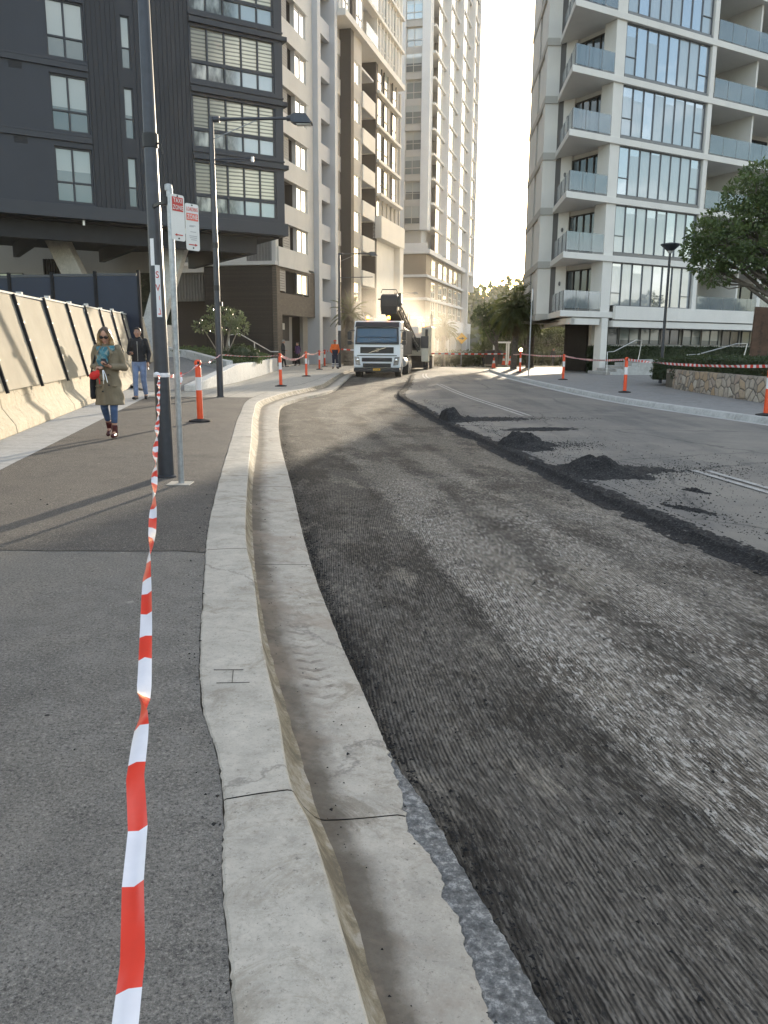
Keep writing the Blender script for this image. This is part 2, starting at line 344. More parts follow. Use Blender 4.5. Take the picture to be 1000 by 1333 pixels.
def mk_rubble():
    t = NT('loose_millings'); a = t.noise(40, 6, 0.75); v = t.voro(70)
    col = t.ramp(a, [(0.3, (0.010, 0.010, 0.011)), (0.54, (0.028, 0.027, 0.027)), (0.66, (0.10, 0.097, 0.093))])
    t.set(color=col, rough=0.9, spec=0.3); t.bump(v, 0.8, 0.012); t.bump(a, 0.6, 0.01); return t.m
M['rubble'] = mk_rubble()
def mk_line():
    t = NT('worn_road_paint'); a = t.noise(7, 8, 0.8); b = t.noise(90, 4, 0.7)
    col = t.mix((0.16, 0.155, 0.15), (0.50, 0.49, 0.46), t.math('MULTIPLY', t.ramp(a, [(0.38, 0.25), (0.6, 1.0)]), t.ramp(b, [(0.4, 0.35), (0.55, 1.0)])))
    t.set(color=col, rough=0.75); return t.m
M['line'] = mk_line()
M['dirt'] = pm('bare_ground', (0.10, 0.09, 0.07), 0.4, 0.6, 0.95, bump=0.4, bscale=8)
M['path_grey'] = mk_concrete('grey_paving', (0.25, 0.245, 0.235), 0.35)

# ------------------------------------------------------------------ the ground
Z_ROAD, Z_MILL = -0.15, -0.20
xA = curve([(1.3, -5), (0.3, -1), (-0.07, 0.5), (-0.31, 1.45), (-0.44, 1.97), (-0.5, 2.29), (-0.58, 2.58), (-0.7, 2.91), (-0.86, 3.54), (-1.09, 4.66), (-1.33, 5.84), (-1.66, 7.77), (-2.31, 11.94), (-3.02, 16.66), (-3.66, 22.45), (-3.6, 26.0), (-3.1, 30.5), (-2.85, 37.3), (-2.7, 46), (-1.9, 56), (0.0, 68), (3.5, 84), (6.5, 96)])
xB = curve([(1.75, -5), (0.62, -1), (0.22, 0.5), (-0.02, 1.45), (-0.09, 1.72), (-0.22, 2.2), (-0.29, 2.38), (-0.4, 2.88), (-0.58, 3.65), (-0.83, 4.9), (-1.0, 5.66), (-1.31, 7.49), (-2.0, 11.96), (-2.81, 17.27), (-3.25, 21.2), (-3.1, 24.4), (-2.6, 28.0), (-2.36, 31.1), (-2.38, 37.33), (-2.25, 46), (-1.45, 56), (0.45, 68), (3.95, 84), (6.95, 96)])
xC = curve([(1.8, -5), (0.68, -1), (0.28, 0.5), (0.04, 1.45), (-0.03, 1.72), (-0.15, 2.2), (-0.21, 2.38), (-0.33, 2.85), (-0.6, 3.93), (-0.8, 4.87), (-0.97, 5.75), (-1.44, 8.57), (-2.05, 12.89), (-2.78, 17.78), (-3.15, 21.2), (-3.0, 24.4), (-2.49, 28.2), (-2.25, 31.1), (-2.27, 37.3), (-2.14, 46), (-1.33, 56), (0.57, 68), (4.07, 84), (7.07, 96)])
xD = curve([(2.2, -5), (1.05, -1), (0.53, 0.5), (0.275, 1.59), (0.235, 1.9), (0.19, 2.1), (0.085, 2.47), (0.03, 2.87), (-0.21, 4.0), (-0.51, 5.55), (-1.02, 8.76), (-1.72, 13.17), (-2.5, 19.02), (-2.76, 21.81), (-2.55, 24.47), (-2.08, 27.2), (-1.83, 31), (-1.85, 37.4), (-1.75, 46), (-0.95, 56), (0.95, 68), (4.4, 84), (7.4, 96)])
xE = curve([(2.2, -5), (1.05, -1), (0.69, 0.5), (0.425, 1.59), (0.265, 2.16), (0.145, 2.58), (0.045, 2.87), (-0.205, 4.0), (-0.505, 5.55), (-1.015, 8.76), (-1.715, 13.17), (-2.495, 19.02), (-2.755, 21.81), (-2.545, 24.47), (-2.075, 27.2), (-1.825, 31), (-1.845, 37.4), (-1.745, 46), (-0.945, 56), (0.955, 68), (4.4, 84), (7.4, 96)])
xF = curve([(6.2, -5), (4.75, -1), (3.9, 2), (3.35, 4), (2.88, 5.79), (2.65, 6.75), (2.45, 7.89), (2.15, 10.14), (1.71, 13.5), (1.33, 16.23), (0.84, 21.5), (0.45, 26.64), (0.9, 33), (1.25, 40.5), (1.6, 47), (2.5, 56), (4.6, 68), (8.0, 84), (11, 96)])
xK = curve([(13.5, -6), (11, 4), (9.3, 12), (8.24, 17.24), (7.55, 20.52), (7.02, 23.85), (6.67, 30.13), (6.53, 42), (6.75, 51), (7.05, 55), (7.7, 58.5), (8.8, 61), (10.5, 62.6), (13, 63.4)])
def jag(seed, amp, f=9.0): return lambda y: amp * 0.4 * fbm(seed, y * f * .45, seed * 1.7, 5) + amp * 0.55 * fbm(seed + 9, y * f * 6, 0, 4)
ja, jd, je = jag(3.1, 0.012), jag(8.7, 0.030, 9.0), jag(5.3, 0.016)
def ysamp(a, b):
    ys = []; y = a
    while y < b: ys.append(y); y += 0.02 if 1.2 < y < 4 else 0.05 if y < 9 else 0.2 if y < 30 else 0.8
    return ys + [b]
jts = [-2.9, 0.0, 2.31, 5.47, 8.72] + [8.72 + 3.1 * i for i in range(1, 29)]
fxA = lambda y: xA(y) + ja(y) * (1 if y < 12 else 0)
nearchip = lambda y: 1.0 if 1.3 < y < 2.9 else 0.18
fxD = lambda y: xD(y) + jd(y) * nearchip(y) - (0.05 * max(0, noise.noise(Vector((y * 6.1, 2.0, 0)))) if 1.3 < y < 2.6 else 0)
def lips(y): return sm(0, 0.02, y)
# kerb: one run of cast lengths with open joints
mb = MB(); mg = MB(); mj = MB()
for a, b in zip(jts, jts[1:]):
    g = 0.0035 if a < 4 else 0.007
    ys = ysamp(a + g, b - g)
    def prof(k, y):
        yB = y + 0.06; A, B, C = fxA(y), xB(yB), xC(y + .07); e = 0.003 * fbm(y * 3, 4, 0); ym = y + .03
        return [(A, y, -0.16), (A, y, -0.004), (A + 0.008, y, 0.001), (A * 0.5 + B * 0.5, ym, 0.004 + e), (B - 0.022, yB - .004, 0.001), (B - 0.008, yB - .002, -0.002), (B - .001, yB, -0.010), (B * .55 + C * .45 - .004, yB, -0.062), (C - 0.012, yB + .008, -0.103)][k]
    mb.grid(lambda k, y: prof(int(k), y), range(7), ys, 0)
    mb.grid(lambda k, y: prof(int(k) + 6, y), range(3), ys, 1)
    mb.grid(lambda k, y: [(xC(y + .07) - 0.012, y + .068, -0.103), (xC(y + .07) + 0.006 + 0.006 * fbm(y * 7, 2), y + .07, -0.1135)][int(k)], range(2), ys, 1)
    gu = [0, .04, .12, .5, .9, 1, 1]
    def gp(k, y):
        C, D_ = xC(y + .07), fxD(y + .14)
        return [(C - .003, y + .07, -0.113), (C + 0.02, y + .075, -0.120), (C + .07, y + .085, -.125), (C * 0.5 + D_ * 0.5, y + .105, -0.131), (D_ - 0.03, y + .137, -0.138), (D_ - .004, y + .14, -0.145), (D_, y + .14, -0.26)][int(k)]
    mg.grid(gp, range(7), ys, 0, lambda k, y: (gu[int(k)], y))
mj.grid(lambda k, y: [(xA(y) + 0.01, y, -0.014), (xB(y + .06) - 0.03, y + .06, -0.018), (xC(y + .07), y + .07, -0.126), (xD(y + .14) - 0.02, y + .14, -0.155)][int(k)], range(4), ysamp(-2.9, 92))
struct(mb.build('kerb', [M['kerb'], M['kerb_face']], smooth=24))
struct(mg.build('gutter', M['gutter'], smooth=40))
struct(mj.build('kerb_joint_filler', M['joint']))
# bits scratched in the wet concrete of the kerb
mb = MB()
for a, b in (((-0.75, 3.33), (-0.62, 3.335)), ((-0.71, 3.19), (-0.57, 3.20)), ((-0.665, 3.335), (-0.645, 3.20))):
    mb.bar((a[0], a[1], 0.007), (b[0], b[1], 0.007), 0.0025, 0.002)
struct(mb.build('kerb_scratch_marks', M['joint']))
# remains of the old surface between gutter and cut edge
ys = frange(1.2, 2.9, 0.012); mb = MB()
mb.grid(lambda k, y: [(fxD(y) - 0.02, y, -0.158), (fxD(y) + 0.006, y, -0.150), (fxD(y) * 0.6 + (xE(y) + je(y)) * 0.4, y, -0.151 + 0.006 * fbm(y * 20, 1)), (xE(y) + je(y) - 0.006, y, -0.156), (xE(y) + je(y), y, -0.166), (xE(y) + je(y) + 0.012, y, -0.26)][int(k)], range(6), ys)
struct(mb.build('old_mortar_strip', M['mortar'], smooth=40))
# footpath: newer and older asphalt meeting in a ragged joint
def yj(x): return 5.41 + 0.02 * fbm(x * 4, 0.5, 0)
def fp(y0, y1, nm, m, nx=14, lift=0.0):
    us = [i / nx for i in range(nx + 1)]; mb = MB()
    def f(u, v):
        yy = y0 + (y1 - y0) * v; xr = fxA(yy) - 0.004; xl = -2.9 - 0.165 * yy
        x = xl + (xr - xl) * u
        if abs(v) < 1e-6 and y0 > 5: yy = yj(x) + 0.003
        if abs(v - 1) < 1e-6 and y1 < 6: yy = yj(x) - 0.003
        edge = sm(0.93, 1.0, u)
        return (x, yy, 0.006 * fbm(x * 1.2, yy * 1.2) - 0.006 * edge + lift)
    n = int((y1 - y0) / 0.05); mb.grid(f, us, [i / n for i in range(n + 1)]); struct(mb.build(nm, m, smooth=180))
fp(-5, 5.41, 'footpath', M['footpath']); fp(5.41, 22.3, 'footpath', M['footpath_old'], lift=0.003)
mb = MB(); mb.grid(lambda u, v: (u, yj(u) + v, -0.012), frange(-3.9, -1.1, 0.05), [-0.03, 0.03]); struct(mb.build('footpath_joint', M['joint']))
# pale concrete path along the barrier, slabs with joints
bx = lambda y: -5.71 - 0.1795 * (y - 11.82)
mb = MB(); y = -4.0
while y < 36:
    L = 1.5
    pr_ = lambda yy: -2.905 - 0.165 * yy if yy < 22.3 else -2.905 - 0.165 * 22.3
    mb.add([(bx(y + .01) - 0.3, y + .006, 0.001), (pr_(y + .01), y + .006, 0.001), (pr_(y + L), y + L - .006, 0.001), (bx(y + L) - 0.3, y + L - .006, 0.001)], [(0, 1, 2, 3)]); y += L
struct(mb.build('concrete_path', M['paver']))
# concrete footpath beyond, laid in bays
mb = MB(); y = 22.32
while y < 92:
    L = 2.4; n = 4
    for i in range(n):
        f = lambda yy, u: ((-6.57 - 0.15 * (yy - 22.3) if yy < 40 else -9.2 + 0.33 * max(0, yy - 52)) * (1 - u) + (xA(yy) - 0.004) * u)
        a, b = i / n, (i + 1) / n
        mb.add([(f(y, a) + .006, y + .006, .002), (f(y, b) - .006, y + .006, .002), (f(y + L, b) - .006, y + L - .006, .002), (f(y + L, a) + .006, y + L - .006, .002)], [(0, 1, 2, 3)])
    y += L
struct(mb.build('paved_footpath', M['slab']))
# milled lane, fine grid; UV = metres across / along the lane
def lane(y): return xE(y), xF(y)
mb = MB(); ys = []; y = -5.0
while y < 90: ys.append(y); y += 0.05 if 1 < y < 8 else 0.15 if y < 20 else 0.6
arc = {}; s_ = 0; px = None
for y in ys:
    c = (xE(y) + xF(y)) / 2
    if px is not None: s_ += math.hypot(c - px[0], y - px[1])
    arc[y] = s_; px = (c, y)
us = [0, 0.006, 0.012, 0.02] + [0.03 + 0.97 * i / 44 for i in range(45)]
def mz(u, y):
    x0, x1 = lane(y); x = x0 + (x1 + 0.25 - x0) * u
    z = Z_MILL + 0.012 * fbm(x * 1.5, y * 0.8, 2) + 0.006 * fbm(x * 7, y * 4, 5)
    z -= 0.02 * (1 - sm(0, 0.05, u)); return (x, y, z)
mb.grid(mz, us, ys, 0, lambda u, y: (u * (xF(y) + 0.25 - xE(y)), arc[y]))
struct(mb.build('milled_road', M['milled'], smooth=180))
# remaining asphalt carriageway
mb = MB(); ys = ysamp(-5, 92)[::3] + [92]
def rd(u, y):
    x0 = xF(y) + 0.02; x1 = min(xK(y), 60) - 0.36 if y < 60 else 60
    x = x0 + (x1 - x0) * u; return (x, y, Z_ROAD + 0.03 * math.sin(math.pi * u) * (1 if y < 60 else 0) + 0.004 * fbm(x, y))
mb.grid(rd, [0, .02, .05, .1, .2, .3, .4, .5, .6, .7, .8, .9, .95, 1], ys); mb.grid(lambda k, y: (xF(y) + 0.02 + 0.01 * fbm(y * 8, 3), y, [Z_ROAD, -0.26][int(k)]), range(2), ys)
struct(mb.build('road', M['road'], smooth=60))
# worn lines: a double centre line that kinks with the road
def road_z(x, y):
    x0 = xF(y) + 0.02; x1 = min(xK(y), 60) - 0.36 if y < 60 else 60; u = (x - x0) / (x1 - x0)
    return Z_ROAD + 0.03 * math.sin(math.pi * max(0, min(1, u))) * (1 if y < 60 else 0)
def stripe(nm, pts, w):
    mb = MB(); vs = []
    for i, (x, y) in enumerate(pts):
        a = Vector(pts[max(0, i - 1)]); b = Vector(pts[min(len(pts) - 1, i + 1)]); d = (b - a).normalized(); n = Vector((-d.y, d.x)) * w / 2
        vs += [(x - n.x, y - n.y, road_z(x, y) + 0.008), (x + n.x, y + n.y, road_z(x, y) + 0.008)]
    mb.add(vs, [(2 * i, 2 * i + 1, 2 * i + 3, 2 * i + 2) for i in range(len(pts) - 1)]); struct(mb.build(nm, M['line']))
lc = curve([(4.9, 3), (4.3, 8), (4.05, 9.8), (3.6, 13.5), (3.1, 19.2), (2.5, 26), (2.2, 33), (2.0, 41), (2.3, 48), (3.5, 58)])
for a, b in ((3, 10.2), (18.4, 34), (39, 47)):
    for o in (0.0, 0.17): stripe('road_line', [(lc(y) + o, y) for y in frange(a, b, 0.4)], 0.085)
# right kerb, gutter and footpath
ys = ysamp(-5, 63.3)[::2] + [63.3]; mb = MB()
mb.grid(lambda k, y: [(xK(y) - 0.36, y, Z_ROAD + 0.004), (xK(y) - 0.03, y, Z_ROAD - 0.012), (xK(y), y, -0.045), (xK(y) + 0.015, y, -0.032), (xK(y) + 0.05, y, -0.028), (xK(y) + 0.17, y, -0.026)][int(k)], range(6), ys)
struct(mb.build('right_kerb', M['kerb_right'], smooth=35))
mb = MB(); mb.grid(lambda u, y: (xK(y) + 0.172 + (45 - xK(y)) * u, y, -0.03 + 0.003 * fbm(u * 40, y)), [0, .02, .05, .1, .2, .4, 1], ysamp(-5, 63.2)[::4] + [63.2])
struct(mb.build('right_footpath', M['path_grey'], smooth=180))
# side street behind the corner and far ground, one sheet to the horizon
mb = MB(); mb.add([(-400, -150, -0.32), (400, -150, -0.32), (400, 470, -0.32), (-400, 470, -0.32)], [(0, 1, 2, 3)]); struct(mb.build('ground', M['dirt']))
mb = MB(); mb.grid(lambda u, v: (u, v, 0.0), frange(9.5, 60, 3), frange(66.5, 92, 3)); struct(mb.build('far_footpath', M['slab']))
def hill_z(x, y): return 15 * math.exp(-((x - 40) / 40) ** 2 - ((y - 230) / 50) ** 2) + 13 * math.exp(-((x + 30) / 80) ** 2 - ((y - 330) / 70) ** 2) + 14 * math.exp(-((x - 120) / 60) ** 2 - ((y - 260) / 60) ** 2) - 0.6
mb = MB(); mb.grid(lambda x, y: (x, y, hill_z(x, y) + 0.8 * fbm(x * .08, y * .08)), frange(-250, 300, 8), frange(130, 450, 8))
M['hillside'] = pm('wooded_hillside', (0.05, 0.055, 0.03), 0.4, 0.15, 0.95)
struct(mb.build('hill', M['hillside'], smooth=180))
# loose millings: the dark windrow along the cut and crumbs swept over the road
mb = MB(); ys = []; y = 2.0
while y < 47: ys.append(y); y += 0.025 if y < 12 else 0.07 if y < 25 else 0.25
def wr(u, y):
    x = xF(y) - 0.16 + u * 0.78; h = 0.040 * math.exp(-((u - 0.27) / 0.15) ** 2) + 0.020 * math.exp(-((u - 0.5) / 0.2) ** 2)
    n = 0.018 * fbm(x * 6, y * 4, 1, 5) + 0.012 * fbm(x * 34, y * 34, 4, 2)
    base = Z_MILL + 0.02 if u < 0.21 else Z_ROAD
    return (x, y, base - 0.022 + h + n * (0.35 + 1.2 * math.exp(-((u - 0.3) / 0.25) ** 2)))
mb.grid(wr, frange(0, 1, 0.03), ys); tag(mb.build('loose_millings', M['rubble'], smooth=60), 'dark windrow of loose asphalt millings along the cut edge of the lane', 'millings', kind='stuff')
def pile(label, cx, cy, hx, hy, h, ax, apron, seed):
    """mound with a thin ragged apron spread to +x"""
    x0, x1, y0, y1 = cx - hx * 1.6, cx + ax, cy - hy * 1.9, cy + hy * 1.9; mb = MB()
    st = 0.028
    def f(x, y):
        r = math.hypot((x - cx) / hx, (y - cy) / hy); r *= 1 + 0.35 * fbm(x * 2.3, y * 2.3, seed); z = h * (0.8 * math.exp(-r ** 2.4 * 1.9) + 0.12 * max(0, 1 - abs(r - .25) * 2)) * (1 + 0.35 * fbm(x * 4.5, y * 4.5, seed + 2))
        u = (x - cx) / ax; v = (y - cy - 0.05 * x) / (hy * (1.1 - 0.5 * max(0, u)))
        ap = 0.03 * math.exp(-v * v * 1.6) * (1 - sm(0.25, 1.0, u)) * apron if u > -0.2 else 0
        n = 0.014 * fbm(x * 9, y * 9, seed, 4) + 0.014 * fbm(x * 34, y * 34, seed + 3, 2)
        q = sm(xF(y) - .02, xF(y) + .12, x); return (x, y, (road_z(x, y) - 0.02 + max(z, ap) + n * (0.8 + z * 1.5)) * q + (1 - q) * -0.30)
    mb.grid(f, frange(x0, x1, st), frange(y0, y1, st)); return tag(mb.build('asphalt_pile', M['rubble'], smooth=50), label, 'rubble pile', 'heaps of dug-up asphalt on the road')
pile('nearest heap of black millings, widest, with a tail spread towards the white line', 2.74, 10.15, 0.50, 0.60, 0.24, 1.7, 1.3, 1)
pile('middle heap of black millings, with little spread beside it', 2.2, 12.95, 0.50, 0.62, 0.24, 0.9, 0.7, 5)
pile('farthest heap of black millings, with long dark smears to its right', 1.40, 17.5, 0.42, 0.8, 0.28, 3.0, 1.25, 9)
for i, (cx, cy, w, l, a, s) in enumerate([(3.02, 7.75, 0.10, 0.5, 0.6, 2), (3.45, 8.75, 0.07, 0.35, 0.5, 4), (3.0, 15.4, 1.0, 0.45, 0.15, 6)]):
    mb = MB()
    def f(u, v, cx=cx, cy=cy, w=w, l=l, a=a, s=s):
        x = cx + u * w * math.cos(a) + v * l * math.sin(a) * -1; y = cy + u * w * math.sin(a) + v * l * math.cos(a)
        return (x, y, road_z(x, y) - 0.018 + 0.045 * math.exp(-(u * u + v * v) * 2.2) + 0.02 * fbm(x * 12, y * 12, s, 4) + 0.012 * fbm(x * 40, y * 40, s))
    mb.grid(f, frange(-1.5, 1.5, 0.07), frange(-1.5, 1.5, 0.045)); tag(mb.build('loose_millings', M['rubble'], smooth=50), 'thin dark smears of crushed asphalt left on the road', 'millings', kind='stuff')
def crumbs(nm, n, pos, smin, smax, m, label):
    rr = random.Random(n); mb = MB(); o = [(1, 0, 0), (-0.5, 0.87, 0), (-0.5, -0.87, 0), (0, 0, 1)]
    for _ in range(n):
        x, y, z = pos(rr); s = rr.uniform(smin, smax) * (1 if rr.random() < .85 else 1.8); a = rr.uniform(0, 6.28); c, sn = math.cos(a), math.sin(a)
        mb.add([(x + s * (c * p[0] - sn * p[1]), y + s * (sn * p[0] + c * p[1]), z + s * (p[2] * 0.8 - 0.1) + rr.uniform(0, .2) * s) for p in o], [(0, 1, 3), (1, 2, 3), (2, 0, 3)])
    tag(mb.build(nm, m), label, 'gravel', kind='stuff')
def p_edge(r):
    y = r.uniform(1.2, 7) if r.random() < .7 else r.uniform(5, 14); t = abs(r.gauss(0, 0.05)); return (xE(y) + 0.015 + t, y, Z_MILL + 0.0)
crumbs('loose_gravel', 1500, p_edge, 0.003, 0.008, M['rubble'], 'dark asphalt crumbs lying along the cut edge by the gutter')
def p_road(r):
    k = r.random()
    if k < .45: c, dx, sx_, sy_ = r.choice([((2.9, 10.2), 1.6, .25, .35), ((2.4, 12.95), .9, .2, .35), ((1.6, 17.55), 2.9, .2, .35)]); u = r.random() ** 1.3; x = c[0] + u * dx + r.gauss(0, sx_); y = c[1] + .08 * u * dx + r.gauss(0, sy_ * (1 - .4 * u))
    elif k < .75: y = r.uniform(4, 24); x = xF(y) + .45 + abs(r.gauss(0, .22))
    else: c = r.choice([(3.2, 10.2), (2.6, 13), (3.3, 8.3), (4.5, 10.5)]); x = c[0] + r.gauss(0, .8); y = c[1] + r.gauss(0, .8)
    x = max(x, xF(y) + .3); return (x, y, road_z(x, y) + .001)
crumbs('loose_gravel', 9000, p_road, 0.003, 0.010, M['rubble'], 'dark asphalt crumbs scattered over the road beside the heaps')
def p_mill(r):
    y = r.uniform(1.3, 9); x = xE(y) + r.uniform(0.05, 3.3); return (x, y, Z_MILL + 0.004)
M['chips'] = pm('pale_chips', (0.30, 0.29, 0.275), 0.3, 30, 0.9)
crumbs('loose_gravel', 2500, p_mill, 0.002, 0.006, M['chips'], 'pale stone chips strewn over the milled lane')
crumbs('loose_gravel', 2500, p_mill, 0.002, 0.007, M['rubble'], 'black crumbs strewn over the milled lane')
def p_fp(r):
    y = r.uniform(1.2, 9); x = fxA(y) - abs(r.gauss(0, .05)) if r.random() < .5 else fxA(y) - r.uniform(0, 3); return (x, y, .006)
crumbs('loose_gravel', 260, p_fp, 0.002, 0.006, M['rubble'], 'grit and crumbs lying on the footpath and along the kerb back')
def p_gut(r):
    y = r.uniform(1.3, 9); x = xC(y) + abs(r.gauss(0, 0.05)) + .02 if r.random() < .6 else r.uniform(xC(y), xD(y)); return (x, y, -0.124)
crumbs('loose_gravel', 160, p_gut, 0.002, 0.006, M['rubble'], 'grit caught in the gutter')
# ------------------------------------------------------------------ facade materials
def mk_glass(name, tint, metal=0.75, rough=0.03, var=0.25, blind=None, bl_lo=0.2, bl_hi=0.7):
    """reflective coated pane; each pane differs a little; optional pale blind drawn behind part of it"""
    t = NT(name); r = t.rnd()
    col = t.ramp(r, [(0.0, tuple(c * (1 - var) for c in tint)), (1.0, tuple(min(1, c * (1 + var)) for c in tint))])
    m = metal
    if blind:
        g = t.n.new('ShaderNodeTexCoord').outputs['Generated']; _, _, z = t.sep(g)
        lim = t.math('ADD', bl_lo, t.math('MULTIPLY', r, bl_hi - bl_lo)); f = t.math('GREATER_THAN', z, lim)
        col = t.mix(col, blind, t.math('MULTIPLY', f, 0.8)); m = t.math('MULTIPLY', t.math('SUBTRACT', 1.0, t.math('MULTIPLY', f, 0.6)), metal)
    t.set(color=col, metal=m, rough=rough, spec=0.8)
    t.bump(t.noise(0.8, 2, 0.5), 0.03, 0.02); return t.m
def mk_bay_glass():
    t = NT('bay_glass'); x, y, z = t.sep(t.co); r = t.rnd(); k = t.math('ADD', t.math('FLOOR', t.math('MULTIPLY', x, 8 / 6.68)), t.math('MULTIPLY', r, 91.0))
    w_ = t.n.new('ShaderNodeTexWhiteNoise'); w_.noise_dimensions = '1D'; t.l.new(k, w_.inputs['W']); v = w_.outputs['Value']
    cur = t.wave(3.2, t.mapping(scale=(1, 1, 0)), 3.0, 1.5, 'X'); drape = t.mix((0.38, 0.42, 0.45), (0.50, 0.53, 0.54), t.ramp(cur, [(0.3, 0.0), (0.8, 1.0)]))
    col = t.mix((0.52, 0.56, 0.61), (0.66, 0.685, 0.715), v); f = t.math('MULTIPLY', t.math('GREATER_THAN', v, 0.35), t.math('LESS_THAN', z, t.math('ADD', 1.3, t.math('MULTIPLY', v, 1.6))))
    t.set(color=t.mix(col, drape, t.math('MULTIPLY', f, 0.75)), metal=t.math('SUBTRACT', 0.78, t.math('MULTIPLY', f, 0.35)), rough=0.025, spec=0.8)
    n = t.n.new('ShaderNodeTexNoise'); n.inputs['Scale'].default_value = 0.7; t.l.new(t.mapping(loc=(0, 0, 0)), n.inputs['Vector']); t.bump(t.math('ADD', n.outputs['Fac'], t.math('MULTIPLY', t.math('MULTIPLY', t.math('FRACT', t.math('MULTIPLY', x, 8 / 6.68)), t.math('SUBTRACT', v, 0.5)), .5)), 0.10, 0.05); return t.m
M['glass_sky'] = mk_bay_glass()
M['glass_blind'] = mk_glass('blind_glass', (0.10, 0.135, 0.14), 0.35, 0.04, 0.35, (0.31, 0.365, 0.355), 0.1, 0.75)
M['glass_sun'] = mk_glass('bright_glass', (0.85, 0.84, 0.82), 0.9, 0.03, 0.12)
M['glass_dark'] = mk_glass('dark_glass', (0.10, 0.12, 0.13), 0.5, 0.03, 0.3)
M['glass_tower'] = mk_glass('tower_glass', (0.34, 0.38, 0.38), 0.6, 0.05, 0.35, (0.52, 0.54, 0.52), 0.3, 0.9)
def mk_rail():
    t = NT('balustrade_glass'); t.set(color=(0.30, 0.355, 0.39), metal=0.40, rough=0.04, alpha=0.58, spec=0.9); return t.m
M['rail_glass'] = mk_rail()
def mk_panel(name, c, var=0.06, dirt=0.25, rough=0.7):
    t = NT(name); a = t.noise(0.5, 5, 0.6); st = t.noise(1.0, 5, 0.7, co=t.mapping(scale=(2.2, 2.2, 0.18)))
    col = t.ramp(a, [(0.3, tuple(x * (1 - var) for x in c)), (0.7, tuple(min(1, x * (1 + var)) for x in c))])
    col = t.mix(col, tuple(x * 0.7 for x in c), t.ramp(st, [(0.55, 0.0), (0.8, dirt)])); t.set(color=col, rough=rough, spec=0.4); return t.m
M['render_white'] = mk_panel('pale_render', (0.72, 0.70, 0.655))
M['render_grey'] = mk_panel('warm_grey_render', (0.47, 0.45, 0.41))
M['strip_dark'] = mk_panel('dark_grey_panel', (0.13, 0.125, 0.12))
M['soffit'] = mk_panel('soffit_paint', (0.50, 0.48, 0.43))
M['alu'] = pm('grey_aluminium', (0.20, 0.20, 0.20), 0.1, 4, 0.4, 0.6)
M['alu_dark'] = pm('dark_aluminium', (0.045, 0.046, 0.05), 0.15, 4, 0.45, 0.3)
M['alu_mid'] = pm('slate_aluminium', (0.13, 0.135, 0.145), 0.1, 4, 0.4, 0.5)
M['alu_bronze'] = pm('bronze_aluminium', (0.055, 0.048, 0.042), 0.15, 4, 0.45, 0.3)
M['steel'] = pm('brushed_steel', (0.62, 0.62, 0.61), 0.12, 12, 0.3, 0.9)
WCACHE = {}
def window(parent, loc, w, h, cols, rows, mf, mg, fr=0.06, dep=0.10, rotz=0, name='window', sill=False, splits=None):
    """frame with bars and, behind it, one pane mesh; outward is -Y. cols/rows: lists of relative bar positions"""
    key = (round(w, 3), round(h, 3), tuple(cols), tuple(rows), mf.name, mg.name, fr, dep, sill, str(splits))
    if key not in WCACHE:
        mb = MB(); z0, z1 = fr, h - fr
        mb.box(0, w, 0, dep, 0, fr).box(0, w, 0, dep, h - fr, h).box(0, fr, 0, dep, z0, z1).box(w - fr, w, 0, dep, z0, z1)
        xs = [fr] + [c * w for c in cols] + [w - fr]
        for c in cols: mb.box(c * w - fr / 2, c * w + fr / 2, 0.004, dep - .004, z0, z1)
        edges = [(a + (fr / 2 if i else 0), b - (fr / 2 if i < len(xs) - 2 else 0)) for i, (a, b) in enumerate(zip(xs, xs[1:]))]
        for i, (a, b) in enumerate(edges):
            for r in (splits[i] if splits else rows): mb.box(a, b, 0.008, dep - .008, r * h - fr / 2, r * h + fr / 2)
        if sill: mb.box(-0.05, w + 0.05, -0.06, dep, -0.05, -0.002)
        pb = MB().box(fr * .5, w - fr * .5, dep * 0.55, dep * 0.55 + 0.012, fr * .5, h - fr * .5)
        WCACHE[key] = (mb.mesh(name + '_frame', mf), pb.mesh('pane', mg))
    f, p = WCACHE[key]
    o = link(name, f, parent, 0, loc, rotz); link('pane', p, o); return o
# ------------------------------------------------------------------ right apartment block
rb = thing('apartment_building', 'pale apartment block on the right with glass balconies and wide blue-reflecting windows', 'building', (12.52, 46.9, -0.03), face_rot(60))
FL = [3.46 + 3.08 * i for i in range(10)]
ROOFZ = FL[-1] + 3.08
# directions in the block's local frame: the side face runs along azimuth 4
sd = Vector((math.cos(R(56)), math.sin(R(56))))      # local direction of azimuth 4 (56 deg left of +X)
cor = Vector((-3.45, -0.08))
def sp(t, o=0.0): p = cor + sd * t; return (p.x - math.sin(R(56)) * o * 1.0, p.y + math.cos(R(56)) * o)
def slab_poly(o=0.0):
    """floor plate outline, anticlockwise seen from above"""
    e = sp(5.5); f = (e[0] - 0.68, e[1] + 0.3); g = Vector(f) + sd * 9.0
    return [(cor.x - o, cor.y - o), (34, -0.08 - o), (34, 16), (12, 16), (g.x - o, g.y), (f[0] - o, f[1] - o * 0.4), (e[0] - o, e[1] - o * 0.4)]
sl_mb = MB()
for z in FL + [ROOFZ]: sl_mb.prism(slab_poly(), z - 0.33, z)
sl_mb.prism([(0.5, -0.30), (34, -0.30), (34, -0.083), (0.5, -0.083)], FL[0] - 0.42, FL[0] + 0.34)
each(sl_mb, 'floor_slab', M['render_white'], rb, bevel=0.015)
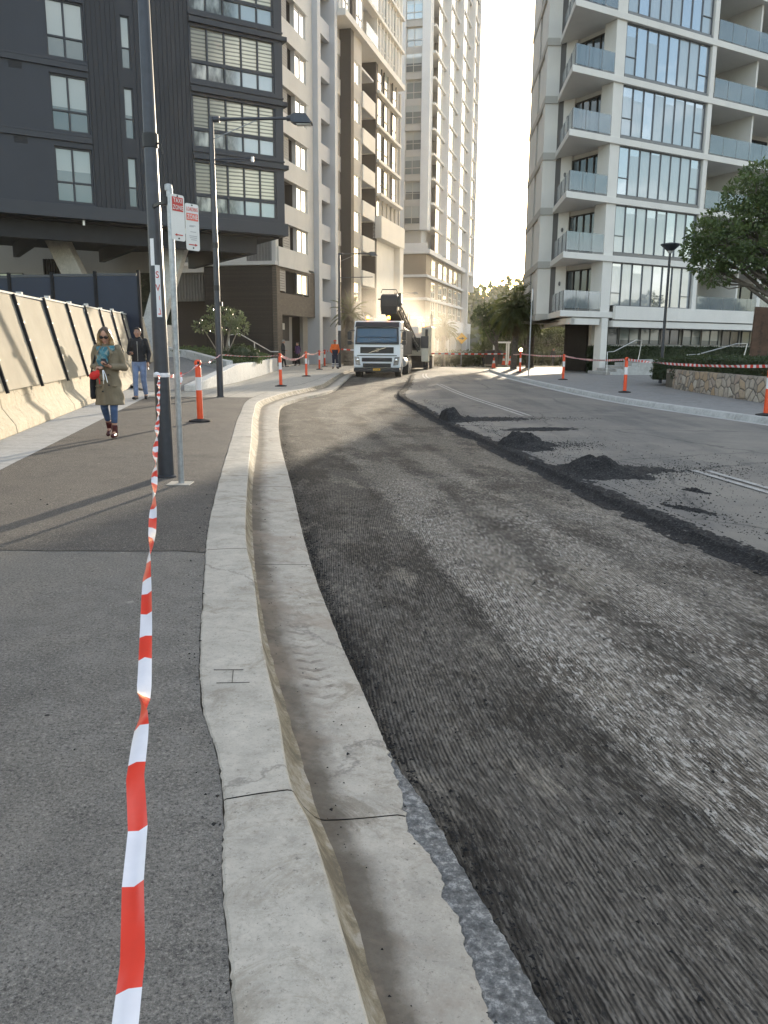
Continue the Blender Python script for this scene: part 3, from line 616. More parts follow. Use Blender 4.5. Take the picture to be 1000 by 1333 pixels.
# solid core behind, so nothing shows through; also the recessed walls of the balconies
cb = MB(); cb.prism([(0.75, 3.2), (33.6, 3.2), (33.6, 15), (9.5, 15), (2.5, 6)], 3.2, ROOFZ); cb.prism([(1.9, 3.0), (33.6, 3.0), (33.6, 15), (11, 15), (3.2, 6)], 0, 3.2)
cb.build('inner_wall', M['render_white'], rb)
pier = MB(); side = MB(); dk = MB(); rg = MB()
e = sp(5.5); f = Vector((e[0] - 0.68, e[1] + 0.3)); g = f + sd * 9.5
def seg(mb, a, b, z0, z1, th=0.12, out=0.0):
    a = Vector(a); b = Vector(b); d = (b - a).normalized(); n = Vector((-d.y, d.x))   # left of a->b
    a = a + n * out; b = b + n * out
    mb.prism([tuple(a), tuple(a - n * th), tuple(b - n * th), tuple(b)][::1], z0, z1); return mb
for i, z in enumerate(FL):
    zt = z + 3.08 - 0.33
    # structural piers on the front
    pier.box(-0.36, 0.36, 0.05, 0.95, z, zt); pier.box(7.16, 7.52, -0.02, 0.7, z, zt)
    if i == 0: pier.box(13.3, 13.65, -0.02, 0.3, z, zt)
    # side: dark strip, return panel, stepped white wall
    dk.prism([(-0.31, 4.005), (0.5, 4.005), (0.5, 4.6), (e[0] + 0.05, e[1] - 0.02)], z, zt)
    side.prism([tuple(f + Vector((0.05, 0.02))), (e[0] + 0.04, e[1] - 0.06), (e[0] + 0.04, e[1] + 1.2), tuple(f + sd * 1.4 + Vector((0.05, 0)))], z, zt)
    q = f + sd * 1.41 + Vector((0.14, 0)); q2 = f + sd * 4.2 + Vector((0.14, 0)); q3 = f + sd * 4.6 + Vector((0.06, 0)); q4 = f + sd * 9 + Vector((0.06, 0))
    side.prism([tuple(q), (q.x + 2, q.y), (q2.x + 2, q2.y), tuple(q2)], z, zt); side.prism([tuple(q3), (q3.x + 2, q3.y), (q4.x + 2, q4.y), tuple(q4)], z, zt)
    rg.prism([tuple(q2 + Vector((0.1, 0))), (q2.x + 2, q2.y), (q3.x + 2, q3.y + .02), tuple(q3 + Vector((0.3, 0.02)))], z + 0.9, zt - 0.4)
each(pier, 'pier', M['render_white'], rb, bevel=0.012); each(side, 'side_wall', M['render_white'], rb); each(dk, 'dark_panel', M['strip_dark'], rb); each(rg, 'reveal', M['render_grey'], rb)
# belt courses that cap the side wall at every floor
bb = MB()
for z in FL + [ROOFZ]:
    f2 = f + Vector((-0.03, -0.04)); g2 = f2 + sd * 9.0
    bb.prism([tuple(f2), (e[0] + 0.02, e[1] - 0.14), (e[0] + 0.5, e[1] + 0.6), tuple(g2 + Vector((0.9, 0))), tuple(g2)], z - 0.40, z + 0.004)
each(bb, 'belt_course', M['render_grey'], rb, bevel=0.01)
BLOCK_SIDE = f + sd * 10
for i, z in enumerate(FL):
    H = 3.08 - 0.33
    if i > 0 and z < 24.5:
        # window bay: an awning pair at each end and six tall lights
        n = 8; cw = 1 / n
        window(rb, (0.42, 0.12, z + 0.20 if i else z + .34), 6.68, H - 0.22, [cw * k for k in range(1, n)], [], M['alu_mid'], M['glass_sky'], 0.04, 0.12, splits=[[0.36]] + [[]] * 6 + [[0.36]])
        mb = MB().box(0.40, 7.12, 0.06, 0.30, z + 0.004, z + 0.19); mb.build('sill', M['alu'], rb)
    elif i == 0:
        n = 8; cw = 1 / n
        window(rb, (0.42, 0.12, z + 0.36), 6.68, H - 0.38, [cw * k for k in range(1, n)], [], M['alu_mid'], M['glass_sky'], 0.04, 0.12, splits=[[0.30]] + [[]] * 6 + [[0.30]])
    if z > 24.5: continue
    # corner balcony: sliding doors set back, white nib wall, wall lamp, glass balustrade
    window(rb, (-0.10, 3.28, z + 0.01), 2.34, H - 0.30, [0.25, 0.5, 0.75], [], M['alu_bronze'], M['glass_dark'], 0.07, 0.12, R(-90), name='sliding_door')
    mb = MB(); mb.prism([(-0.12, 3.30), (0.5, 3.30), (0.5, 4.0), (-0.30, 4.0)], z, z + H); mb.box(0.06, 0.7, 0.96, 3.29, z, z + H); mb.build('balcony_wall', M['render_white'], rb)
    MB().ell((-0.27, 3.66, z + 1.75), (0.07, 0.07, 0.13), 10, 6).build('wall_lamp', M['alu'], rb, smooth=60)
    gl = MB(); fr = MB(); z0 = z + 0.06; z1 = z + 1.08
    c0 = cor + Vector((0.28, 0.12)); c1 = Vector((-0.40, 0.06))
    for k in range(3):
        x0 = c0.x + (c1.x - c0.x) * k / 3 + 0.02; x1 = c0.x + (c1.x - c0.x) * (k + 1) / 3 - 0.02; gl.box(x0, x1, 0.02, 0.034, z0 + .06, z1)
        fr.box(x0 - 0.04, x0 - 0.005, 0.02, 0.07, z, z1 - .02)
    for k in range(3):
        p0 = c0 + sd * (0.05 + 1.55 * k); p1 = c0 + sd * (1.5 + 1.55 * k); seg(gl, p0, p1, z0 + .06, z1, 0.014); fr.prism([tuple(p1), (p1.x + .05, p1.y), (p1.x + .05, p1.y + .05), (p1.x, p1.y + .05)], z, z1)
    fr.box(c0.x, c1.x, 0.015, 0.05, z + 0.04, z + 0.08)
    bo = gl.build('balustrade', M['rail_glass'], rb); each(fr, 'rail_post', M['alu'], bo)
    # long balcony to the right: glass balustrade, recessed sliding doors and nib
    gl = MB(); fr = MB(); x = 7.6; k = 0
    while x < 30:
        x2 = min(x + 1.2, 30); gl.box(x + .02, x2 - .02, 0.0, 0.014, z + 0.10, z + 1.12)
        fr.box(x - 0.02, x + 0.015, 0.0, 0.06, z, z + 0.30); x = x2
    bo = gl.build('balustrade', M['rail_glass'], rb); fr.box(7.6, 30, .02, .05, z + .03, z + .07); fr.build('rail_frame', M['alu'], bo)
    if i < 8:
        window(rb, (7.6, 3.02, z + 0.02), 3.2, 2.4, [0.33, 0.66], [], M['alu_dark'], M['glass_dark'], 0.06, 0.12, name='sliding_door')
        nb = MB().box(11.6, 11.75, 0.3, 3.2, z, z + H); nb.build('blade_wall', M['render_white'], rb)
        window(rb, (12.0, 3.02, z + 0.02), 5.0, 2.4, [0.25, 0.5, 0.75], [], M['alu_dark'], M['glass_dark'], 0.06, 0.12, name='sliding_door')
# ground floor: canopy band, louvred windows above a hedge, column, curved soffit, slatted screen
gm = MB(); gm.box(0.45, 34, -0.22, 0.2, 2.62, 2.98); gm.box(-2.6, -0.42, -0.02, 0.3, 2.72, 3.04)
arc = [(-2.6, -0.02), (-2.62, 0.35), (-2.35, 0.95), (-1.8, 1.8), (-1.1, 2.8), (-0.1, 4.3), (1.2, 6.2), (2.8, 8.4), (5.0, 11.4)]
gm.prism(arc + [(p[0] + .3, p[1]) for p in arc[::-1]], 2.74, 3.05)
gm.build('canopy_band', M['render_white'], rb, bevel=0.01)
sf = MB(); sf.prism([(0.4, 0.1), (0.4, 8), (9, 12), (5.3, 11.5)] + [(p[0] + .12, p[1] + .02) for p in arc[::-1][1:]], 2.94, 3.1); sf.build('soffit', M['soffit'], rb)
cm = MB(); cm.prism([(-0.30, -0.1), (0.18, -0.1), (0.18, 0.45), (-0.30, 0.45)], -0.05, 3.1); cm.build('column', M['render_white'], rb, bevel=0.02)
gw = MB(); gw.box(1.0, 34, 1.6, 2.2, 0, 3.1); gw.box(0.6, 34, 0.9, 1.55, 1.46, 1.62); gw.prism([(0.75, 1.75), (1.0, 1.62), (2.2, 2.3), (1.9, 3.0), (1.62, 2.9)], 0, 2.95); gw.build('ground_floor_wall', M['soffit'], rb)
for k, x in enumerate([0.95, 2.75, 4.55, 6.35, 8.35, 10.15, 12.2, 14.2, 16.5, 18.5]):
    window(rb, (x, 1.48, 1.64), 1.75 if k != 4 else 1.6, 1.02, [0.5], [], M['alu'], M['glass_louvre'] if k % 3 else M['glass_dark'], 0.05, 0.1) if False else window(rb, (x, 1.46, 1.64), 1.72, 1.02, [0.5], [], M['alu'], M['glass_dark'] if k % 3 == 0 else M['glass_blind'], 0.05, 0.1)
# slatted dark screen under the corner
sc = MB(); a = Vector((1.95, 5.3)); b = Vector((1.6, 2.95)); n = 22
for k in range(n):
    p = a + (b - a) * k / n; sc.box(p.x - .04, p.x + 0.05, p.y, p.y + 0.05, 0, 2.92)
sc.prism([tuple(a + Vector((.08, .0))), tuple(b + Vector((.08, .0))), tuple(b + Vector((.16, .0))), tuple(a + Vector((.16, .0)))], 0, 2.92)
sc.build('slat_screen', M['alu_bronze'], rb)
# ------------------------------------------------------------------ dark cantilevered block on the left
M['clad'] = mk_panel('dark_cladding', (0.033, 0.038, 0.049), 0.08, 0.25, 0.5)
M['clad2'] = mk_panel('dark_seam_cladding', (0.026, 0.029, 0.036), 0.10, 0.25, 0.5)
M['clad_trim'] = mk_panel('dark_trim', (0.038, 0.042, 0.051), 0.05, 0.1, 0.45)
M['under'] = pm('dark_soffit', (0.022, 0.023, 0.026), 0.2, 2, 0.7)
def mk_louvre():
    t = NT('venetian_blind_glass'); g = t.co; _, _, z = t.sep(g); r = t.rnd()
    w_ = t.wave(1.9, t.mapping(scale=(1, 1, 1), rot=(0, R(1.5), 0)), 1.2, 0.6, 'Z'); n = t.noise(0.9, 4, 0.6)
    x, _, _ = t.sep(t.n.new('ShaderNodeTexCoord').outputs['Generated'])
    slat = t.ramp(t.math('ADD', w_, t.math('MULTIPLY', n, 0.5)), [(0.45, (0.24, 0.22, 0.17)), (0.78, (0.70, 0.63, 0.47))])
    dim = t.mix(slat, (0.36, 0.38, 0.38), 1.0, 'MULTIPLY')
    col = t.mix(dim, slat, t.ramp(t.math('ADD', x, t.math('MULTIPLY', n, .3)), [(0.35, 0.0), (0.75, 1.0)]))  # warm sun reflected on the slats put into their colour, dimmer at left
    t.set(color=col, metal=0.25, rough=0.08, spec=0.8); return t.m
M['glass_louvre'] = mk_louvre()
def mk_inside():
    t = NT('balcony_glass'); n = t.noise(1.6, 3, 0.6, co=t.mapping(scale=(1.5, 1, 0.6))); x, _, _ = t.sep(t.n.new('ShaderNodeTexCoord').outputs['Generated'])
    a = t.ramp(n, [(0.42, (0.06, 0.065, 0.06)), (0.55, (0.22, 0.23, 0.21)), (0.7, (0.40, 0.40, 0.36))])
    col = t.mix(a, (0.48, 0.52, 0.52), t.ramp(x, [(0.45, 0.0), (0.62, 0.9)])); t.set(color=col, metal=0.35, rough=0.04, spec=0.8); return t.m
M['glass_inside'] = mk_inside()
db = thing('apartment_building', 'dark grey clad block jutting over the path at left, with framed windows and glazed balconies', 'building', (-16.34, 36.0, 0), face_rot(58.8))
PZ = 2.93; Z0 = 7.45; NF = 8; TOPZ = Z0 + PZ * NF
holes = []
for k in range(NF):
    z = Z0 + 0.10 + PZ * k; holes += [(2.22, 3.80, z, z + 2.30), (5.34, 5.76, z + 0.05, z + 2.2), (8.46, 12.66, z + 0.10, z + 2.36)]
    for x in (-4.2, -8.5): holes.append((x, x + 1.58, z, z + 2.3))
w1 = MB(); wall_cells(w1, -12, 3.84, Z0, TOPZ, 0, 0.35, [h for h in holes if h[0] < 3.84])
for x in (-1.4, -0.2, 0.9): 
    for k in (2, 3, 4): w1.box(x, x + .012, -.004, 0.02, Z0 + PZ * k + .1, Z0 + PZ * (k + 1) - .2)
w1.build('flat_panel_wall', M['clad'], db)
w2 = MB(); wall_cells(w2, 3.843, 8.40, Z0, TOPZ, 0.06, 0.35, [h for h in holes if 3.84 < h[0] < 8.4])
x = 3.9
while x < 8.38:   # standing seams, broken at the slit windows
    if not 5.26 < x < 5.82: w2.box(x, x + 0.028, 0.015, 0.062, Z0, TOPZ)
    x += 0.205
w2.build('seamed_wall', M['clad2'], db)
w3 = MB(); wall_cells(w3, 8.403, 13.08, Z0, TOPZ, 0.0, 0.35, [h for h in holes if h[0] > 8.4]); w3.box(12.75, 13.08, 0.36, 9, Z0, TOPZ); w3.build('frame_wall', M['clad_trim'], db)
tr = MB()
for k in range(1, NF + 1):
    z = Z0 + PZ * k
    tr.box(-12, 3.83, -0.06, -0.003, z - 0.06, z + 0.015); tr.box(-12, 3.83, -0.09, -0.003, z - 0.30, z - 0.25); tr.box(-12, 3.83, -0.05, -0.003, z - 0.249, z - 0.061)
    tr.box(8.40, 13.10, -0.07, -0.003, z - 0.02, z + 0.06); tr.box(8.40, 13.28, -0.16, -0.003, z - 0.34, z - 0.14); tr.box(13.083, 13.28, -0.16, 6, z - 0.34, z - 0.14)
tr.build('floor_band', M['clad_trim'], db, bevel=0.006)
bm_ = MB(); bm_.box(-12, 13.22, -0.12, 0.5, 6.88, 7.447); bm_.box(13.0, 13.22, 0.5, 10, 6.88, 7.447); bm_.build('edge_beam', M['clad_trim'], db, bevel=0.01)
lb = MB(); lb.box(-12, 11.9, 0.9, 1.3, 6.02, 6.8); lb.box(-12, 12.99, 0.55, 12, 6.8, 7.4); lb.box(11.5, 11.9, 1.3, 11, 6.02, 6.8)
for x in (-3, 1.6, 6.2): lb.box(x, x + .3, 1.3, 11, 6.1, 6.8)
each(lb, 'underside_beam', M['under'], db)
core = MB().box(-12, 12.7, 0.75, 12, Z0, TOPZ); core.build('inner_wall', M['under'], db)
for k in range(4): 
    z = Z0 + 0.10 + PZ * k
    window(db, (2.22, 0.10, z), 1.58, 2.30, [0.48], [0.37], M['clad_trim'], M['glass_blind'], 0.075, 0.12)
    window(db, (5.34, 0.12, z + .05), 0.42, 2.15, [], [0.40], M['clad_trim'], M['glass_blind'], 0.05, 0.1)
    # glazed balcony: upper lights with slatted blinds, lower lights see in
    window(db, (8.46, 0.06, z + 0.92), 4.20, 1.54, [0.2, 0.4, 0.6, 0.8], [], M['clad_trim'], M['glass_louvre'], 0.075, 0.14)
    window(db, (8.46, 0.06, z + 0.10), 4.20, 0.815, [0.2, 0.4, 0.6, 0.8], [], M['clad_trim'], M['glass_inside'], 0.075, 0.14)
    window(db, (-4.2, 0.10, z), 1.58, 2.30, [0.48], [0.37], M['clad_trim'], M['glass_blind'], 0.075, 0.12)
for k in (1, 2, 3):
    for x in (-0.45, 0.65):
        v = MB(); z = Z0 + PZ * k - 0.36
        for q in range(4): v.box(x, x + 0.52, -0.02, 0.0, z - 0.06 * q - .02, z - 0.06 * q)
        v.box(x, x + .52, -0.012, -.002, z - .24, z + .02); v.build('vent', M['under'], db)
for x in (3.3, 8.0):
    MB().tube([(x, 0.25, 6.88), (x, 0.25, 6.66)], 0.07, 10).build('spotlight', M['steel'], db, smooth=40)
# ---- the forecourt below: raking concrete struts, lobby, screens
pb = thing('lobby_building', 'shaded lobby under the dark block, with raking concrete strut, slats and green wall', 'building', (-24, 50, 0), R(-4))
MB().box(-22, 11.2, 0.5, 1.0, 0, 9.5).build('wall', M['soffit'], pb)
lob = window(pb, (-3.0, 0.36, 2.0), 5.0, 3.6, [0.45, 0.7], [0.75], M['alu'], M['glass_lobby'] if 'glass_lobby' in M else M['glass_inside'], 0.08, 0.12)
sm_ = MB()
for k in range(12): sm_.box(3.4 + 0.16 * k, 3.4 + 0.16 * k + 0.06, 0.25, 0.40, 1.5, 6.4, )
sm_.box(3.3, 5.4, 0.41, 0.495, 1.5, 6.4); sm_.build('slat_screen', M['alu_bronze'], pb)
M['ivy'] = pm('green_wall', (0.022, 0.034, 0.018), 0.7, 9, 0.8, bump=0.9, bscale=14, bdist=0.1)
MB().box(8.6, 11.15, 0.3, 0.49, 2.6, 5.6).build('green_wall', M['ivy'], pb)
st = thing('concrete_strut', 'raking board-marked concrete strut leaning down to the right under the dark block', 'strut', (-15.2, 40.0, 0))
MB().add([(-1.28, -.35, 6.85), (-0.25, -.35, 6.85), (1.35, -.35, 3.2), (0.35, -.35, 3.2), (-1.28, .45, 6.85), (-0.25, .45, 6.85), (1.35, .45, 3.2), (0.35, .45, 3.2)], [(0, 1, 2, 3), (7, 6, 5, 4), (0, 4, 5, 1), (1, 5, 6, 2), (2, 6, 7, 3), (3, 7, 4, 0)]).build('shaft', M['slab'], st, bevel=0.03)
MB().box(-0.1, 1.8, -0.6, 0.7, 0.0, 3.2).build('footing', M['slab'], st, bevel=0.03)
st = thing('concrete_strut', 'raking white concrete strut leaning down to the left behind the tall lamp post', 'strut', (-11.3, 42.5, 0))
MB().add([(0.2, -.35, 6.85), (1.4, -.35, 6.85), (-0.2, -.35, 2.4), (-1.25, -.35, 2.4), (0.2, .45, 6.85), (1.4, .45, 6.85), (-0.2, .45, 2.4), (-1.25, .45, 2.4)], [(3, 2, 1, 0), (4, 5, 6, 7), (0, 1, 5, 4), (1, 2, 6, 5), (2, 3, 7, 6), (3, 0, 4, 7)]).build('shaft', M['white_conc'], st, bevel=0.03)
MB().box(-1.7, 0.1, -0.6, 0.7, 0.0, 2.4).build('footing', M['white_conc'], st, bevel=0.03)
# ------------------------------------------------------------------ tall pale building along the street
M['cream'] = mk_panel('cream_panel', (0.70, 0.675, 0.63))
M['cool'] = mk_panel('cool_grey_render', (0.56, 0.57, 0.59))
M['brown'] = mk_panel('dark_brown_panel', (0.050, 0.042, 0.038))
M['taupe'] = mk_panel('taupe_panel', (0.42, 0.40, 0.37))
def mk_brick(name, a, b, mortar):
    t = NT(name); n = t.n.new('ShaderNodeTexBrick'); t.l.new(t.mapping(rot=(R(90), 0, 0)), n.inputs['Vector'])
    n.inputs['Color1'].default_value = (*a, 1); n.inputs['Color2'].default_value = (*b, 1); n.inputs['Mortar'].default_value = (*mortar, 1)
    n.inputs['Scale'].default_value = 1.0; n.inputs['Brick Width'].default_value = 0.24; n.inputs['Row Height'].default_value = 0.086; n.inputs['Mortar Size'].default_value = 0.012
    sp_ = t.noise(14, 3, 0.7); col = t.mix(n.outputs['Color'], tuple(x * 3.2 for x in b), t.ramp(sp_, [(0.60, 0.0), (0.72, 0.5)])); t.set(color=col, rough=0.8); t.bump(n.outputs['Fac'], -0.6, 0.01); return t.m
M['brick'] = mk_brick('shaded_brick', (0.022, 0.018, 0.015), (0.04, 0.032, 0.026), (0.016, 0.014, 0.013))  # shade of the camera-facing end wall put into the brick colour
M['brick_lit'] = mk_brick('sunlit_brick', (0.115, 0.092, 0.072), (0.16, 0.13, 0.10), (0.10, 0.085, 0.07))  # same brick, coloured lighter as the lit street side
def mk_corr():
    t = NT('ribbed_sheet'); t.set(color=t.ramp(t.wave(1.05, axis='Y', prof='SIN'), [(0.35, (0.06, 0.06, 0.06)), (0.65, (0.30, 0.29, 0.28))]), rough=0.6); return t.m
M['ribbed'] = pm('ribbed_sheet', (0.24, 0.235, 0.225), 0.1, 3, 0.6)
lt = thing('apartment_building', 'tall pale apartment building lining the left kerb, with brown brick base and stacked balconies', 'building', (-7.36, 55.76, 0), face_rot(15))
P2 = 2.88; WB = [5.07 + P2 * k for k in range(12)]
TOP2 = 40.0
# S1: balcony and window wall nearest the camera
holes = [];
for z in WB[1:]: holes += [(0.5, 3.95, z - 0.05, z + 1.62), (4.0, 6.15, z, z + 1.58)]
holes += [(0.6, 6.2, 4.95, 6.5)]
s1 = MB(); wall_cells(s1, 0.0, 7.5, 6.9, TOP2, 0.0, 0.3, [h for h in holes if h[2] > 7]); s1.build('street_wall', M['cream'], lt)
b1 = MB(); wall_cells(b1, 0.0, 7.5, 3.5, 6.78, -0.02, 0.3, holes[-1:]); b1.box(0, 0.9, -0.02, 0.4, 0, 3.5); b1.build('brick_spandrel', M['brick_lit'], lt)
b2 = MB(); b2.box(0.9, 6.0, 1.3, 1.5, 0, 3.5); b2.box(0.0, 0.6, 0.4, 1.3, 0, 3.5); b2.build('entry_wall', M['taupe'], lt); MB().box(0.95, 5.2, 1.2, 1.295, 1.75, 3.49).build('entry_panel', M['brown'], lt)
MB().box(3.0, 4.2, 1.15, 1.195, 2.55, 3.0).build('notice_panel', M['cream'], lt)
fr_ = MB()
for z in WB[1:]:
    fr_.box(0.25, 3.97, -0.10, -0.003, z - 1.28, z - 0.02); fr_.box(3.99, 6.2, -0.04, -0.003, z - 1.28, z - 0.03); fr_.box(0.1, 6.3, -0.16, -0.101, z - 1.30, z - 1.24)
each(fr_, 'balcony_front', M['cream'], lt, bevel=0.01)
inn = MB(); inn.box(0.3, 7.5, 1.55, 2.0, 3.55, TOP2); inn.box(3.96, 3.99, 0.3, 1.55, 5, TOP2)
for z in WB: inn.box(0.3, 7.5, 0.3, 1.55, z + 1.62, z + 1.7)
inn.build('balcony_wall', M['brown'], lt)
for k, z in enumerate(WB[:9]):
    window(lt, (4.02, 0.04, z + .01 if k else z), 2.10, 1.56 if k else 1.4, [0.5], [], M['cream'], M['glass_sun'], 0.06, 0.1)
    off = [0.55, 1.5, 0.6, 1.5, 1.4, 1.5, 1.45, 0.6, 1.5][k]
    lv = MB()
    for q in range(9): lv.box(off + 0.03, off + 1.22, 0.06, 0.10, z + 0.02 + q * 0.17, z + 0.165 + q * 0.17)
    lv.box(off, off + 0.03, 0.05, 0.11, z - .04, z + 1.58); lv.box(off + 1.22, off + 1.25, 0.05, 0.11, z - .04, z + 1.58); lv.build('sliding_screen', M['taupe'], lt)
# piers and the recessed small balconies between
pr1 = MB(); pr1.box(7.5, 8.2, -0.40, 0.6, 0, TOP2); pr1.box(10.95, 11.6, -0.55, 1.3, 0, TOP2); each(pr1, 'pier', M['cool'], lt, bevel=0.01)
rc = MB(); rc.box(8.2, 10.95, 1.25, 1.5, 0, TOP2)
for z in WB: rc.box(8.2, 10.95, 0.3, 1.25, z - 1.35, z - 1.2)
rc.build('recess_wall', M['taupe'], lt)
pp = MB()
for z in WB: pp.box(8.21, 10.94, -0.15, 0.25, z - 1.42, z - 0.28)
each(pp, 'parapet', M['cool'], lt, bevel=0.01)
for z in WB[:9]: window(lt, (8.5, 1.12, z - 1.1), 1.9, 2.2, [0.5], [], M['brown'], M['glass_dark'], 0.06, 0.1, name='balcony_door')
# narrow window strip, black column
nw = MB(); nw.box(11.6, 14.2, 0.12, 0.5, 0, TOP2); nw.build('strip_wall', M['taupe'], lt)
ns = MB()
for z in WB: ns.box(11.65, 14.15, 0.04, 0.117, z - 1.3, z - 0.15)
each(ns, 'strip_spandrel', M['cream'], lt)
for z in WB[:7]: window(lt, (12.1, 0.03, z - .1), 1.3, 1.65, [], [], M['taupe'], M['glass_sun'], 0.06, 0.085)
bc = MB(); bc.box(14.2, 15.0, -0.82, 0.5, 0, 25.9); bc.box(22.0, 22.5, -0.70, 0.6, 4, 25.9); bc.box(14.2, 15.0, -0.95, 0.5, 26.5, TOP2); each(bc, 'dark_column', M['brown'], lt, bevel=0.01)
# window wall with projecting cream balconies
ww = MB(); hw = [(15.5, 17.1, z + .05, z + 1.7) for z in WB if z < 24]
wall_cells(ww, 15.0, 17.6, 0, 25.9, -0.70, -0.4, hw); ww.build('window_wall', M['taupe'], lt)
for z in WB[:7]: window(lt, (15.5, -0.66, z + .05), 1.6, 1.65, [0.5], [], M['cream'], M['glass_sun'], 0.06, 0.1)
bw = MB(); bw.box(17.6, 22.0, 0.9, 1.2, 0, 25.9); bw.box(17.45, 17.6, -0.4, 0.9, 0, 25.9); bw.box(20.6, 20.75, 0.3, 0.9, 0, 25.9)
for z in WB: bw.box(17.6, 21.3, -0.68, 0.9, z - 1.22, z - 1.05)
bw.build('balcony_wall', M['cool'], lt)
bf = MB()
for z in WB[1:7]: bf.box(17.55, 21.3, -0.86, -0.70, z - 1.32, z - 0.05); bf.box(21.15, 21.3, -0.70, 0.9, z - 1.32, z - 0.05)
each(bf, 'balcony_front', M['cream'], lt, bevel=0.01)
for z in WB[:7]: window(lt, (17.9, 0.78, z - 1.0), 2.4, 2.2, [0.5], [], M['brown'], M['glass_dark'], 0.06, 0.1, name='balcony_door')
# curtain-walled end bay with projecting ledges
cw_ = MB(); cw_.box(22.5, 31.2, -0.45, 0.3, 0, 25.9)
for k in range(6): cw_.box(22.5 + 1.55 * k + 1.05, 22.5 + 1.55 * k + 1.40, -0.60, -0.45, 13.1, 25.9)
cw_.build('end_wall', M['taupe'], lt)
lg = MB()
for z in [14.95, 17.85, 20.75, 23.6]: lg.box(22.3, 30.6, -1.15 if z < 15 else -0.95, -0.45, z - 0.13, z + 0.13)
each(lg, 'ledge', M['cream'], lt, bevel=0.01)
for z in [15.15, 18.05, 20.95, 23.8]:
    for x in (22.6, 24.9, 28.0): window(lt, (x, -0.70, z), 1.5 if x < 23 else 1.4, 2.35, [], [0.35], M['alu_dark'], M['glass_sun'] if x < 23 or x > 27 else M['glass_blind'], 0.05, 0.1)
window(lt, (22.7, -0.62, 12.4), 1.2, 2.3, [], [0.35], M['alu_dark'], M['glass_sun'], 0.05, 0.1)
lo = MB(); lo.box(22.0, 30.9, -1.30, -0.45, 11.1, 13.05); lo.box(29.5, 30.9, -1.2, -.45, 0, 11.1); lo.build('projecting_box', M['cream'], lt, bevel=0.02)
wp = MB()
for k in range(8): wp.box(22.6 + 0.86 * k, 22.6 + 0.86 * k + 0.85, -0.58, -0.46, 0, 11.08)
wp.build('white_panelling', M['render_white'], lt, bevel=0.008)
# upper storeys over a deep soffit
up_ = MB(); up_.box(11.62, 30.7, -1.20, 0.6, 25.9, 26.4)
for k in range(1, 5): up_.box(15.0, 30.7, -1.15, -0.5, 26.3 + P2 * k, 26.55 + P2 * k)
each(up_, 'overhang_slab', M['cream'], lt, bevel=0.01)
uw = MB(); uw.box(11.62, 14.2, -0.7, 0.3, 26.4, TOP2); uw.box(15.0, 17.6, -0.8, 0.3, 26.4, TOP2); uw.box(17.6, 21.4, 0.6, 1.0, 26.4, TOP2); uw.box(21.4, 30.5, -0.75, 0.3, 26.4, TOP2)
for k in range(9): uw.box(21.45 + 1.1 * k, 21.45 + 1.1 * k + 0.22, -0.94, -0.75, 26.4, TOP2)
uw.build('upper_wall', M['cream'], lt)
for k in range(4):
    z = 26.65 + P2 * k
    for x, wd, y in ((12.2, 1.7, -0.80), (15.4, 1.8, -0.90)): window(lt, (x, y, z), wd, 2.3, [0.5], [0.3], M['cream'], M['glass_sun'], 0.06, 0.1)
    for q in range(0, 7, 1): window(lt, (21.45 + 1.1 * q + .24, -0.86, z), 0.84, 2.3, [], [0.3], M['cream'], M['glass_sun'] if q % 3 != 2 else M['glass_blind'], 0.05, 0.1)
    gl = MB().box(17.7, 21.3, -1.08, -1.06, z - 0.05, z + 0.95); gl.build('balustrade', M['rail_glass'], lt)
# near end wall facing the camera: brick toned as in shade below, ribbed sheet and pale ledge above
ew = MB(); ew.box(-0.04, 0.3, 0.3, 5.3, 0, 6.66); ew.box(1.5, 1.9, 5.3, 14, 0, 4.4); ew.build('brick_wall', M['brick'], lt)
el = MB(); el.box(-0.25, 0.3, -0.05, 14, 6.70, 6.95); el.box(-0.1, 0.3, 5.3, 9.4, 6.3, 6.69); each(el, 'ledge', M['render_white'], lt, bevel=0.01)
er = MB(); er.box(0.0, 0.3, 0.3, 14, 6.96, 40); er.box(0.4, 0.6, 5.3, 9.4, 4.4, 6.3)
for k in range(62):
    y = 0.35 + 0.22 * k
    if not 2.1 < y < 4.4: er.box(-0.07, -0.003, y, y + 0.10, 6.96, 10.2)
for k in range(18): er.box(0.30, 0.397, 5.35 + 0.225 * k, 5.35 + 0.225 * k + 0.11, 4.42, 6.29)
er.build('ribbed_wall', M['ribbed'], lt)
wpn = MB()
for k in range(4): wpn.box(-0.06, -0.004, 2.12 + .57 * k, 2.12 + .57 * k + .55, 6.96, 8.6)
each(wpn, 'white_panel', M['render_white'], lt)
MB().box(1.0, 30, 2.05, 16, 0, TOP2).build('inner_wall', M['brown'], lt)
# ------------------------------------------------------------------ white tower farther up the street
M['tower_white'] = mk_panel('tower_white', (0.66, 0.66, 0.66), 0.05, 0.2)
M['tower_brown'] = mk_panel('tower_tan', (0.30, 0.245, 0.185), 0.05, 0.2)
tw = thing('tower_block', 'white residential tower with tan podium, tallest behind the truck', 'building', (4.95, 101.0, 0), face_rot(14.8))
TT = 62; P3 = 2.8
fb = [12.75 + P3 * k for k in range(18)]
fh = [(0.98, 2.95, z + .35, z + 2.62) for z in fb[1:]]
